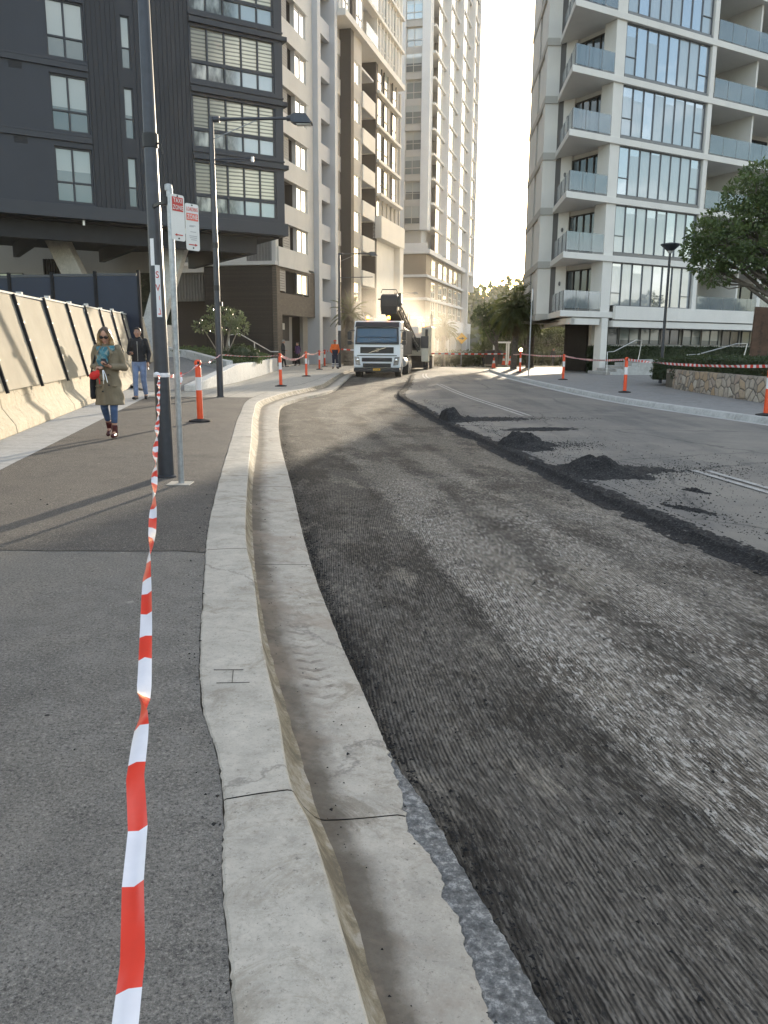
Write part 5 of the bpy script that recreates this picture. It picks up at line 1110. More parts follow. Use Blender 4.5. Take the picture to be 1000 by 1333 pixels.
sw.grid(lambda k, y: [(sx(y), y, -0.1), (sx(y) + .03, y, 0.62), (sx(y) + .06, y, 0.66), (sx(y) + .42, y, 0.66), (sx(y) + .46, y, -0.1)][int(k)] if y < 31.1 else (sx(y) + [0, .03, .06, .42, .46][int(k)], y, [-.1, .62, .66, .66, -.1][int(k)]), range(5), ys)
sw.box(10.9, 14, 31.1, 31.4, -.1, .64); tag(sw.build('stone_wall', M['stone'], smooth=50), 'low retaining wall of buff rubble sandstone below the hedge on the right', 'wall')
MB().box(10.8, 30, 5, 31.1, -0.1, 0.5).build('planter_soil', M['dirt'])['kind'] = 'structure'
stp = MB()
for k in range(5): stp.prism([(12.2 + 0.42 * k, 44.0 + 0.12 * k), (17.5, 45.4 + 0.12 * k), (17.0, 50), (11.6 + .5 * k, 46.4)], -0.05, 0.13 + 0.16 * k)
tag(stp.build('steps', M['kerb_right'], bevel=.01), 'pale concrete steps rising beside the hedge under the right block', 'steps')
def rail(label, pts, legs, r=0.024):
    t = thing('handrail', label, 'handrail', pts[0]); o = Vector(pts[0])
    MB().tube([Vector(p) - o for p in pts], r, 8).build('rail', M['steel'], t, smooth=60)
    for a in legs: MB().tube([Vector(a[:3]) - o, Vector((a[0], a[1], a[3] if len(a) > 3 else -0.03)) - o], r, 8).build('post', M['steel'], t, smooth=60)
rail('steel handrail climbing the steps beside the square column', [(12.03, 44, 0.0), (11.99, 44, 1.2), (12.4, 44.2, 1.22), (14.1, 46, 1.86), (14.5, 46.2, 1.84), (14.3, 46, 0.7)], [])
rail('upper steel handrail behind the hedge, left of the rust sign', [(12.16, 33, 0.6), (12.2, 33, 1.16), (12.7, 33.1, 1.18), (14.2, 33, 1.62), (14.62, 33, 1.62), (14.5, 33, 0.9)], [])
rail('low steel handrail showing just over the hedge top', [(13.2, 32.5, 0.7), (13.45, 32.5, 1.12), (16.5, 32.4, 1.1)], [])
# left side: white planter walls, ramp, handrail
rm = MB(); rm.add([(-6.15, 25.1, 0.01), (-6.3, 30, 0.25), (-7.1, 34.0, 0.45), (-9.6, 38.5, 0.85), (-11.5, 37, 0.8), (-8.6, 27, 0.12), (-7.2, 24.6, 0.01)], [(0, 1, 2, 3, 4, 5, 6)]); struct(rm.build('ramp', M['path_grey']))
def coping(label, pts, w, m, base=0.0):
    """wall along a polyline of (x,y,top)"""
    mb = MB(); vs = []; n = len(pts)
    for i, p in enumerate(pts):
        a = Vector(pts[max(0, i - 1)][:2]); b = Vector(pts[min(n - 1, i + 1)][:2]); d = (b - a).normalized(); q = Vector((-d.y, d.x)) * w / 2
        vs += [(p[0] - q.x, p[1] - q.y, base), (p[0] + q.x, p[1] + q.y, base), (p[0] + q.x, p[1] + q.y, p[2]), (p[0] - q.x, p[1] - q.y, p[2])]
    fs = [(0, 1, 2, 3), tuple(4 * (n - 1) + k for k in (3, 2, 1, 0))] + [(4 * i + k, 4 * i + 4 + k, 4 * i + 4 + (k + 1) % 4, 4 * i + (k + 1) % 4) for i in range(n - 1) for k in range(4)]
    mb.add(vs, fs); bmv = mb.build('planter_wall', m, bevel=.02); return tag(bmv, label, 'wall')
coping('front white concrete planter wall rising from its low near end', [(-6.05, 25.0, 0.20), (-5.95, 28.2, 0.44), (-5.88, 31.46, 0.68), (-6.0, 38, 0.69), (-6.33, 46.5, 0.70)], 0.34, M['white_conc'])
coping('rear white planter wall sloping down beside the ramp', [(-11.2, 40.6, 1.36), (-9.2, 38.2, 1.15), (-6.9, 34.4, 0.82), (-6.45, 33.7, 0.78)], 0.3, M['white_conc'])
sb = MB(); sb.add([(-6.5, 33.9, .66), (-6.1, 38, .68), (-6.45, 46.3, .68), (-8.5, 46, .75), (-11, 41, 1.2), (-7.1, 34.8, .72)], [(0, 1, 2, 3, 4, 5)]); struct(sb.build('planter_bed', M['dirt']))
rail('steel handrail sloping down behind the round bush on the left', [(-7.08, 37, 1.2), (-7.08, 37, 1.86), (-6.62, 37.2, 1.92), (-5.9, 42, 1.1), (-5.55, 42.3, 1.1)], [(-6.3, 39.3, 1.55, 0.7)])
# ------------------------------------------------------------------ truck
M['truck_white'] = pm('white_truck_paint', (0.70, 0.72, 0.74), 0.04, 2, 0.28, spec=0.6)
M['truck_dark'] = pm('dark_tipper_body', (0.045, 0.046, 0.05), 0.3, 5, 0.55)
def mk_ws():
    t = NT('windscreen'); t.set(color=(0.035, 0.060, 0.085), metal=0.35, rough=0.03, spec=0.9); return t.m
M['windscreen'] = mk_ws()
M['chrome'] = pm('chrome', (0.70, 0.70, 0.70), 0.05, 5, 0.15, 1.0)
M['headlight'] = pm('headlight_glass', (0.35, 0.37, 0.38), 0.3, 14, 0.08, 0.7)
tk = thing('tip_truck', 'white tip truck facing us with blue windscreen and lit amber beacons', 'truck', (-0.43, 42.7, -0.20), R(-6.0))
cab = MB()
cab.xprism([(0.0, 0.50), (-0.03, 1.15), (0.0, 1.70), (0.16, 2.62), (0.34, 2.90), (1.75, 2.96), (1.80, 0.95), (1.35, 0.95), (1.32, 0.5)], -1.23, 1.23)
co_ = cab.build('cab', M['truck_white'], tk, bevel=0.05)
MB().add([(-1.14, -.004, 1.72), (1.14, -.004, 1.72), (1.10, .135, 2.56), (-1.10, .135, 2.56), (-1.16, -.06, 1.70), (1.16, -.06, 1.70), (1.12, .085, 2.58), (-1.12, .085, 2.58)], [(4, 5, 6, 7), (0, 4, 7, 3), (1, 2, 6, 5), (0, 1, 5, 4), (3, 7, 6, 2)]).build('windscreen_surround', M['black'], co_, bevel=.02)
MB().add([(-1.04, -.075, 1.80), (1.04, -.075, 1.80), (1.02, .055, 2.50), (-1.02, .055, 2.50)], [(0, 1, 2, 3)]).build('windscreen', M['windscreen'], co_)
MB().add([(-1.15, -.05, 2.60), (1.15, -.05, 2.60), (1.13, .14, 2.84), (-1.13, .14, 2.84), (-1.15, .2, 2.60), (1.15, .2, 2.60), (1.13, .30, 2.86), (-1.13, .30, 2.86)], [(0, 1, 2, 3), (0, 4, 5, 1), (3, 2, 6, 7), (0, 3, 7, 4), (1, 5, 6, 2)]).build('sun_visor', M['black'], co_, bevel=.015)
for x in (-.35, .45): MB().tube([(x, -.10, 1.78), (x + .12, -.085, 1.84), (x + .62, -.09, 1.83)], 0.012, 6).build('wiper', M['black'], co_)
dash = MB().tube([(-.95, -.07, 2.08), (.95, -.07, 2.08)], .012, 6); dash.tube([(-.4, -.07, 1.9), (-.4, -.07, 2.08)], .01, 6); dash.tube([(.4, -.07, 1.9), (.4, -.07, 2.08)], .01, 6); dash.build('dash_rail', M['black'], co_)
g = MB(); g.box(-.88, .88, -.055, -.02, 1.25, 1.57)
for k in range(7): g.box(-.86, .86, -.066, -.056, 1.27 + .043 * k, 1.285 + .043 * k)
gro_ = g.build('grille', M['black'], co_, bevel=.008)
bb2 = MB().bar((-.42, -.078, 1.27), (.46, -.078, 1.55), 0.02, 0.035); bb2.build('badge_bar', M['chrome'], gro_)
rg2 = MB(); pts = [(.02 + .075 * math.cos(a), -.09, 1.41 + .075 * math.sin(a)) for a in frange(0, 6.283, .35)]; rg2.tube(pts, .013, 6, caps=False); rg2.bar((.07, -.09, 1.465), (.125, -.09, 1.52), .012, .014); rg2.build('badge_ring', M['chrome'], gro_)
MB().box(-1.05, 1.05, -.05, -.02, 1.11, 1.155).build('air_slot', M['black'], co_)
for z0, z1, w in ((.82, 1.02, .80), (.53, .73, .74)):
    g = MB(); g.box(-w, w, -.05, -.01, z0, z1)
    for k in range(4): g.box(-w + .02, w - .02, -.06, -.051, z0 + .02 + .045 * k, z0 + .035 + .045 * k)
    g.build('lower_grille', M['black'], co_, bevel=.01)
for s in (-1, 1):
    MB().add([(s * .86, -.05, .62), (s * 1.13, -.035, .66), (s * 1.20, -.03, 1.08), (s * .93, -.05, 1.06), (s * .86, .02, .62), (s * 1.13, .03, .66), (s * 1.20, .03, 1.08), (s * .93, .02, 1.06)], [(0, 1, 2, 3), (7, 6, 5, 4), (0, 4, 5, 1), (1, 5, 6, 2), (2, 6, 7, 3), (3, 7, 4, 0)]).build('headlight', M['headlight'], co_, bevel=.015)
    MB().ell((s * 1.02, -.055, .90), (.07, .02, .08), 10, 6).build('headlight_lens', M['chrome'], co_, smooth=60)
    m_ = MB(); m_.tube([(s * 1.2, .1, 2.42), (s * 1.42, -.10, 2.40), (s * 1.44, -.12, 2.3)], .022, 8); m_.tube([(s * 1.2, .1, 1.75), (s * 1.42, -.1, 1.80)], .022, 8); each(m_, 'mirror_arm', M['black'], co_)
    MB().box(s * 1.43 - .11, s * 1.43 + .11, -.17, -.04, 1.93, 2.36).box(s * 1.43 - .11, s * 1.43 + .11, -.17, -.04, 1.68, 1.90).build('mirror', M['black'], co_, bevel=.03)
    # side: door glass, handle, step, wheel arch
    dg = MB(); dg.add([(s * 1.236, .30, 1.75), (s * 1.236, 1.25, 1.75), (s * 1.236, 1.20, 2.50), (s * 1.236, .48, 2.50)], [(0, 1, 2, 3) if s > 0 else (3, 2, 1, 0)]); dg.build('door_glass', M['windscreen'], co_)
    MB().box(s * 1.24 - .01, s * 1.24 + .01, .95, 1.15, 1.50, 1.54).build('door_handle', M['black'], co_)
    MB().box(s * 1.1 - .13, s * 1.1 + .13, .12, .45, .33, .42).build('step', M['black'], co_)
MB().box(-1.22, 1.22, -.12, .35, .28, .48).build('bumper', M['black'], tk, bevel=.04)
pl = MB().box(-.19, .19, -.135, -.121, .36, .47).build('number_plate', M['yellow'], tk); q = MB()
for k in range(6): q.box(-.15 + .05 * k, -.125 + .05 * k, -.137, -.1355, .385, .445)
q.build('plate_marks', M['black'], pl)
for x in (-.58, .52): 
    MB().lathe([(.09, 2.96), (.09, 3.02)], c=(x, .75), n=12).build('beacon_base', M['black'], tk); MB().lathe([(.085, 3.02), (.08, 3.14), (.04, 3.18)], c=(x, .75), n=12).build('beacon', M['beacon_on'], tk, smooth=40)
MB().tube([(-.70, .9, 2.9), (-.86, .9, 3.35)], .02, 6).build('aerial', M['steel'], tk)
ch_ = MB(); ch_.box(-.45, .45, 1.3, 8.0, .65, .95); ch_.box(-1.1, 1.1, 1.85, 2.15, .7, 2.3); ch_.build('chassis', M['truck_dark'], tk)
bd = MB(); bd.add([(-1.2, 2.3, 1.15), (1.2, 2.3, 1.15), (1.2, 7.9, 1.05), (-1.2, 7.9, 1.05), (-1.24, 2.2, 2.65), (1.24, 2.2, 2.65), (1.24, 8.0, 2.45), (-1.24, 8.0, 2.45)], [(0, 3, 2, 1), (0, 1, 5, 4), (1, 2, 6, 5), (2, 3, 7, 6), (3, 0, 4, 7), (4, 5, 6, 7)])
bo_ = bd.build('tipper_body', M['truck_dark'], tk, bevel=.03); rb_ = MB()
for k in range(7): rb_.box(1.22, 1.29, 2.5 + .85 * k, 2.6 + .85 * k, 1.15, 2.5); rb_.box(-1.29, -1.22, 2.5 + .85 * k, 2.6 + .85 * k, 1.15, 2.5)
each(rb_, 'body_rib', M['truck_dark'], bo_)
ld = MB(); ld.grid(lambda x, y: (x, y, 2.45 + .35 * math.cos(x * 1.1) * math.sin((y - 2.2) / 5.7 * 3.14) + .05 * fbm(x * 3, y * 3)), frange(-1.15, 1.15, .15), frange(2.3, 7.8, .2)); ld.build('load', M['rubble'], bo_)
def wheel(par, x, y, r, w):
    t = MB(); t.v = []; ring = [(x - w / 2, r * .62), (x - w / 2, r * .94), (x - w / 2 + .03, r), (x + w / 2 - .03, r), (x + w / 2, r * .94), (x + w / 2, r * .62)]
    n = 24; vs = [(a, y + b * math.cos(2 * math.pi * j / n), r + b * math.sin(2 * math.pi * j / n)) for a, b in ring for j in range(n)]
    t.add(vs, [(i * n + j, (i + 1) * n + j, (i + 1) * n + (j + 1) % n, i * n + (j + 1) % n) for i in range(5) for j in range(n)] + [tuple(range(n)), tuple(5 * n + j for j in range(n - 1, -1, -1))])
    o = t.build('wheel', M['rubber'], par, smooth=40); s = 1 if x > 0 else -1
    h = MB(); c = x + s * w / 2; vs = [(c + s * dx, y + b * math.cos(2 * math.pi * j / 16), r + b * math.sin(2 * math.pi * j / 16)) for dx, b in ((.003, r * .6), (.02, r * .5), (-.02 * 0 + .03, r * .3), (.06, r * .18)) for j in range(16)]
    h.add(vs, [(i * 16 + j, i * 16 + (j + 1) % 16, (i + 1) * 16 + (j + 1) % 16, (i + 1) * 16 + j) for i in range(3) for j in range(16)] + [tuple(48 + j for j in range(16))]); h.build('rim', M['galv'], o, smooth=40)
for y in (.95, 5.3, 6.65):
    for x in (-1.06, 1.06): wheel(tk, x, y, .51, .33 if y < 2 else .45)
for y0, y1 in ((4.7, 7.3),): 
    for s in (-1, 1): MB().box(s * 1.05 - .2, s * 1.05 + .2, y0, y1, 1.05, 1.09).build('mudguard', M['black'], tk)
for s in (-1, 1): MB().tube([(s * 1.05, 2.5, .75), (s * 1.05, 3.9, .75)], .28, 14).build('fuel_tank', M['galv'], tk, smooth=40)
# ------------------------------------------------------------------ road milling machine
M['mill_cream'] = pm('cream_machine_paint', (0.62, 0.58, 0.48), 0.12, 3, 0.45)
mm_ = thing('milling_machine', 'cream road milling machine with a black conveyor boom reaching over the truck', 'road planer', (2.05, 55.6, -0.20), R(-6.5))
b = MB(); b.xprism([(0.2, 1.0), (0.0, 1.3), (0.05, 2.2), (0.6, 2.5), (6.5, 2.6), (7.0, 2.2), (7.0, 0.9)], -.85, .95); b.build('body', M['mill_cream'], mm_, bevel=.06)
MB().box(-.5, .35, -.04, .5, 1.35, 2.2).build('radiator_panel', M['black'], mm_, bevel=.02); MB().box(.42, .93, -.1, .6, .6, 2.9).build('side_box', M['mill_cream'], mm_, bevel=.05); MB().box(.38, .90, -.16, -.102, 1.5, 2.3).build('hatch', M['truck_dark'], mm_, bevel=.02)
MB().box(.55, 1.05, .6, 4.5, 1.0, 3.0).build('side_tank', M['mill_cream'], mm_, bevel=.06)
cn = MB()
for x, y in ((-.8, 2.6), (.9, 2.6), (-.8, 4.6), (.9, 4.6)): cn.tube([(x, y, 2.5), (x, y, 3.9)], .03, 8)
each(cn, 'canopy_post', M['truck_dark'], mm_)
MB().box(-.95, 1.05, 2.4, 4.9, 3.9, 4.0).build('canopy', M['mill_cream'], mm_, bevel=.03) if False else None
MB().box(-.5, .0, 2.7, 3.1, 2.5, 3.0).build('console', M['truck_white'], mm_, bevel=.03)
MB().lathe([(.07, 2.95), (.07, 3.1), (.03, 3.15)], c=(.5, .5), n=12).build('beacon', M['beacon_on'], mm_)
MB().box(.68, .86, -.3, -.12, 2.3, 2.75).build('mirror', M['black'], mm_, bevel=.02)
for x in (-.62, .72):
    for y in (.2, 5.2):
        t = MB(); prof = [(y - .1, .28), (y, .05), (y + .25, 0), (y + 1.05, 0), (y + 1.3, .05), (y + 1.4, .28), (y + 1.2, .55), (y + .1, .55)]; t.xprism(prof, x - .16, x + .16); to = t.build('track', M['rubber'], mm_, bevel=.03)
        MB().box(x - .08, x + .08, y + .45, y + .8, .5, 1.15).build('track_leg', M['mill_cream'], mm_)
        for q in range(7): MB().box(x - .17, x + .17, y + .02 + .18 * q, y + .08 + .18 * q, -.015, .0).build('grouser', M['rubber'], to)
MB().box(-1.0, 1.05, 2.4, 4.4, .12, 1.0).build('drum_housing', M['truck_dark'], mm_, bevel=.03)
# conveyor boom: lattice sides, belt, boxed head
cv = MB(); a = Vector((-.25, -.1, 1.3)); h = Vector((-1.15, -5.6, 4.05)); dv = h - a
for s in (-.42, .42):
    cv.bar(a + Vector((s, 0, .0)), h + Vector((s, 0, .0)), .07, .10); cv.bar(a + Vector((s, 0, .55)), h + Vector((s, 0, .5)), .06, .08)
    for k in range(9): p = a + dv * (k / 9); q = a + dv * ((k + .5) / 9); r_ = a + dv * ((k + 1) / 9); cv.bar(p + Vector((s, 0, 0)), q + Vector((s, 0, .53)), .04, .04); cv.bar(q + Vector((s, 0, .53)), r_ + Vector((s, 0, 0)), .04, .04)
cvo = cv.build('conveyor_boom', M['truck_dark'], mm_)
MB().bar(a + Vector((0, 0, .28)), h + Vector((0, 0, .28)), .78, .12).build('belt', M['rubber'], cvo)
MB().xprism([(h.y - .45, h.z - .45), (h.y - .66, h.z - .1), (h.y - .66, h.z + .35), (h.y - .5, h.z + .58), (h.y - .1, h.z + .66), (h.y + .6, h.z + .45), (h.y + .7, h.z - .2)], h.x - .52, h.x + .52).build('conveyor_head', M['black'], cvo, bevel=.09)
ex = MB(); ex.box(h.x - .46, h.x + .46, h.y - .72, h.y - .55, h.z - .55, h.z - .05); ex.build('rubber_chute', M['rubber'], cvo, bevel=.03); MB().tube([(h.x + .6, h.y + .1, h.z + .1), (h.x + .6, h.y - .35, h.z + .1)], .17, 12).build('drive_motor', M['truck_dark'], cvo, smooth=40)
for q in range(5): p = h.lerp(a, .08 + .11 * q); MB().bar(p + Vector((-.5, 0, -.12)), p + Vector((.5, 0, -.12)), .09, .07).build('idler', M['black'], cvo)
MB().bar(a.lerp(h, .35) + Vector((0, 0, -.22)), a.lerp(h, .97) + Vector((0, 0, -.22)), .86, .14).build('belly_pan', M['black'], cvo)
hr = MB(); hr.tube([(h.x - .5, h.y - .5, h.z + .7), (h.x - .42, h.y - .5, h.z + .9), (h.x + .42, h.y - .5, h.z + .9), (h.x + .5, h.y - .5, h.z + .7)], .025, 6); hr.box(h.x + .53, h.x + .72, h.y - .5, h.y - .2, h.z - .1, h.z + .7); hr.box(h.x - .7, h.x - .53, h.y - .4, h.y - .3, h.z + .3, h.z + .38); hr.build('head_frame', M['black'], cvo)
cyl = MB(); cyl.tube([(.2, .1, 1.6), tuple(a + dv * .45 + Vector((.35, 0, .1)))], .06, 8); cyl.build('lift_cylinder', M['steel'], cvo)
# ------------------------------------------------------------------ people
M['skin'] = pm('skin', (0.48, 0.27, 0.19), 0.08, 8, 0.55); M['skin_tan'] = pm('tan_skin', (0.36, 0.20, 0.135), 0.08, 8, 0.55)
def cloth(name, c, var=0.15): return pm(name, c, var, 7, 0.85, bump=0.5, bscale=22, bdist=0.012)
M['khaki'] = cloth('khaki_coat', (0.20, 0.165, 0.11)); M['denim'] = cloth('blue_denim', (0.055, 0.095, 0.19), 0.35); M['denim_pale'] = cloth('pale_denim', (0.16, 0.22, 0.36), 0.3)
M['black_cloth'] = cloth('black_cloth', (0.014, 0.015, 0.019), 0.3); M['navy'] = cloth('navy_cloth', (0.018, 0.022, 0.05)); M['hivis'] = cloth('hi_vis_orange', (0.85, 0.16, 0.02)); M['hivis_red'] = cloth('hi_vis_red', (0.70, 0.07, 0.03))
M['purple'] = cloth('purple_cloth', (0.085, 0.035, 0.13)); M['leather'] = pm('burgundy_leather', (0.075, 0.012, 0.014), 0.3, 14, 0.3); M['red_fabric'] = cloth('red_pouch', (0.62, 0.03, 0.025)); M['hair_dark'] = pm('dark_hair', (0.015, 0.011, 0.009), 0.4, 30, 0.5); M['hair_grey'] = pm('grey_hair', (0.30, 0.28, 0.26), 0.2, 30, 0.6)
def mk_hair():
    t = NT('blonde_hair'); _, _, z = t.sep(t.co); n = t.noise(40, 4, 0.7, co=t.mapping(scale=(3, 3, 0.3)))
    col = t.ramp(t.math('ADD', z, t.math('MULTIPLY', n, 0.05)), [(0.0, (0.42, 0.27, 0.12)), (1.0, (0.42, 0.27, 0.12))]); col = t.mix((0.36, 0.24, 0.12), (0.035, 0.022, 0.014), t.ramp(t.math('ADD', t.math('SUBTRACT', z, 1.0), t.math('MULTIPLY', n, 0.06)), [(0.56, 0.0), (0.63, 1.0)]))
    t.set(color=t.mix(col, (0.25, 0.15, 0.06), t.ramp(n, [(0.45, 0.0), (0.7, 0.6)])), rough=0.45); return t.m
M['hair_blonde'] = mk_hair()
def mk_scarf():
    t = NT('turquoise_scarf'); n = t.noise(9, 5, 0.7, dist=1.5)
    t.set(color=t.ramp(n, [(0.3, (0.02, 0.10, 0.17)), (0.48, (0.07, 0.21, 0.25)), (0.58, (0.30, 0.33, 0.29)), (0.72, (0.05, 0.16, 0.22))]), rough=0.9); t.bump(n, 0.6, 0.02); return t.m
M['scarf'] = mk_scarf()
def limb(mb, pts, rs, n=12): mb.tube(pts, rs, n); [mb.ell(p, (r * 1.0,) * 3, n, 8) for p, r in zip(pts, rs)]
def add_hand(mb, wrist, aim, palm, curl=0.9, s=1.0, thumb=1):
    """palm and five separate fingers; aim = direction of the fingers, palm = the way the palm faces"""
    w = Vector(wrist); a = Vector(aim).normalized(); p = Vector(palm); p = (p - a * p.dot(a)).normalized(); q = a.cross(p) * thumb
    for k in range(4): mb.ell(w + a * (0.045 * s) + q * ((k - 1.5) * 0.019 * s), (0.014 * s, 0.014 * s, 0.014 * s), 8, 6)
    mb.tube([w - a * .01, w + a * .08 * s], [0.026 * s, 0.036 * s], 10, sq=0.42)
    mb.ell(w + a * .045 * s, (0.036 * s, 0.036 * s, 0.036 * s), 10, 6, rot=Matrix((q, p * 0.45, a)).transposed().to_3x3())
    for k, L in enumerate((0.068, 0.078, 0.074, 0.058)):
        b = w + a * .085 * s + q * ((1.5 - k) * 0.0205 * s); pts = [b - a * .02]; d = a.copy()
        for j, fr in enumerate((0.45, 0.32, 0.26)): pts.append(pts[-1] + d * (L * fr * s + (.02 if j == 0 else 0))); d = (d + p * curl * (0.55 + .12 * k)).normalized()
        limb(mb, pts, [0.0095 * s, .009 * s, .0085 * s, .0072 * s], 8)
    b = w + a * .025 * s + q * .03 * s; d = (a * 0.55 + q * 0.75 + p * .35).normalized(); limb(mb, [b - q * .012 * s, b + d * .035 * s, b + d * .035 * s + (a + p * curl * .6).normalized() * .03 * s], [.013 * s, .0105 * s, .0085 * s], 8)
def person(label, loc, rotz, H, skin, P, fine=True):
    """P: pose + clothes. Local frame: faces -Y, x to its own left is +X as seen mirrored (viewer's right)."""
    t = thing('person', label, 'person', loc, rotz); k = H / 1.75; V = lambda p: Vector(p) * k
    g = dict(P); head_tilt = g.get('tilt', 0.0); hc = V((g.get('hx', 0), g.get('hy', -0.03), 1.635))
    hips = [V((s * .085, 0.0, .92)) for s in (-1, 1)]; knees = [V(p) for p in g['knees']]; ank = [V(p) for p in g['ankles']]
    sh = [V((s * .17, .01, 1.43)) for s in (-1, 1)]; el = [V(p) for p in g['elbows']]; wr = [V(p) for p in g['wrists']]
    vx = 0.0075 if fine else 0.016
    b = MB(); rx = Matrix.Rotation(head_tilt, 3, 'X')
    b.ell(hc, V((.076, .095, .118)), 16, 12, rot=rx); jaw = hc + rx @ V((0, -.028, -.058)); b.ell(jaw, V((.058, .066, .066)), 14, 8, rot=rx)
    b.ell(hc + rx @ V((0, -.098, -.014)), V((.012, .02, .026)), 8, 6, rot=rx); b.ell(hc + rx @ V((0, -.108, -.030)), V((.015, .012, .010)), 8, 6)      # nose
    b.ell(hc + rx @ V((0, -.088, -.066)), V((.024, .010, .008)), 8, 6); b.ell(hc + rx @ V((0, -.082, -.098)), V((.022, .018, .018)), 8, 6)            # mouth, chin
    for s in (-1, 1): b.ell(hc + rx @ V((s * .078, .008, -.012)), V((.012, .02, .03)), 8, 6); b.ell(hc + rx @ V((s * .033, -.082, .018)), V((.022, .012, .012)), 8, 6); b.ell(hc + rx @ V((s * .042, -.066, -.03)), V((.026, .022, .022)), 8, 6)
    limb(b, [hc + V((0, .02, -.06)), V((0, .015, 1.47))], [.052 * k, .056 * k])
    b.rings([(0, .01, .86 * k, .13 * k, .09 * k), (0, .0, .95 * k, .155 * k, .105 * k), (0, 0, 1.08 * k, .135 * k, .095 * k), (0, 0, 1.28 * k, .155 * k, .105 * k), (0, .01, 1.42 * k, .15 * k, .085 * k), (0, .015, 1.49 * k, .06 * k, .055 * k)], 20)
    for i, s in enumerate((-1, 1)):
        limb(b, [sh[i], el[i], wr[i]], [.048 * k, .037 * k, .024 * k]); limb(b, [hips[i], knees[i], ank[i]], [.078 * k, .05 * k, .036 * k])
        limb(b, [ank[i], ank[i] + V(g['toes'][i])], [.036 * k, .028 * k])
        aim, pl, cu = g['hands'][i]; add_hand(b, wr[i], aim, pl, cu, k, s)
    body = baked(b, 'body', M[skin], t, vx, 3)
    # eyes, brows, lips
    for s in (-1, 1):
        MB().ell(hc + rx @ V((s * .033, -.0885, .014)), V((.012, .008, .008)), 8, 6).build('eye', M['sign_white'], body, smooth=80); MB().ell(hc + rx @ V((s * .033, -.0955, .013)), V((.005, .003, .005)), 8, 4).build('iris', M['hair_dark'], body)
        MB().tube([hc + rx @ V((s * .016, -.0955, .036)), hc + rx @ V((s * .035, -.0955, .041)), hc + rx @ V((s * .052, -.086, .034))], .0045 * k, 6).build('eyebrow', M['hair_dark'], body)
    MB().ell(hc + rx @ V((0, -.0955, -.066)), V((.022, .006, .008)), 8, 6).build('lips', pm('lips', (0.38, 0.13, 0.11), .05, 5, .5), body)
    return t, body, dict(k=k, V=V, hc=hc, rx=rx, hips=hips, knees=knees, ank=ank, sh=sh, el=el, wr=wr, g=g, vx=vx)
def trousers(t, q, m, hem=0.11, bulk=0.014, r=(.1, .066, .055)):
    b = MB(); k, V = q['k'], q['V']; b.rings([(0, .01, .80 * k, .11 * k, .09 * k), (0, .005, .90 * k, .172 * k, .125 * k), (0, 0, 1.03 * k, .150 * k, .108 * k)], 20)
    for i in (0, 1):
        kn, an = q['knees'][i], q['ank'][i]; e = an + (kn - an) * (hem - .09) / .39
        limb(b, [q['hips'][i], q['hips'][i].lerp(kn, .5), kn], [r[0] * k, (r[0] + r[1]) / 2 * k, r[1] * k]); b.tube([kn, kn.lerp(e, .5), e], [r[1] * k, (r[1] + r[2]) / 2 * 1.02 * k, r[2] * k], 14)
    return baked(b, 'trousers', m, t, max(q['vx'], .010), 3)
def sleeves(b, q, r=(.068, .056, .042), cut=0.0):
    k = q['k']
    for i in (0, 1):
        e = q['wr'][i].lerp(q['el'][i], 0.06 + cut); limb(b, [q['sh'][i], q['sh'][i].lerp(q['el'][i], .5), q['el'][i]], [r[0] * k, (r[0] + r[1]) / 2 * k, r[1] * k]); b.tube([q['el'][i], q['el'][i].lerp(e, .5), e], [r[1] * k, (r[1] + r[2]) / 2 * k, r[2] * k], 14)
def top(t, q, m, name='jacket', hem=0.90, rings=None, collar=True, r=(.068, .056, .042)):
    b = MB(); k = q['k']; rs = rings or [(0, 0, hem, .178, .135), (0, 0, 1.05, .165, .128), (0, 0, 1.2, .175, .135), (0, .005, 1.34, .185, .128), (0, .01, 1.43, .165, .10), (0, .015, 1.49, .085, .075)]
    if collar: rs = rs + [(0, .015, 1.535, .075, .07)]
    b.rings([tuple(x * k for x in c) for c in rs], 24); sleeves(b, q, r); return baked(b, name, m, t, max(q['vx'], .010), 3)
def shoes(t, q, m, name='shoe', hi=0.0):
    k, V = q['k'], q['V']
    for i in (0, 1):
        b = MB(); a = q['ank'][i]; to = V(q['g']['toes'][i]); f = to.normalized(); limb(b, [a - f * .035 * k + V((0, 0, -.035)), a + to * .5 + V((0, 0, -.02)), a + to * 1.12], [.044 * k, .043 * k, .036 * k])
        if hi: b.tube([a + V((0, 0, -.02)), a + (q['knees'][i] - a).normalized() * hi * k], [.047 * k, .050 * k], 14)
        b.tube([a - f * .05 * k + V((0, 0, -.082)), a - f * .05 * k + V((0, 0, -.04))], .034 * k, 10) if hi else None
        baked(b, name, m, t, max(q['vx'], .009), 2, deform=None)
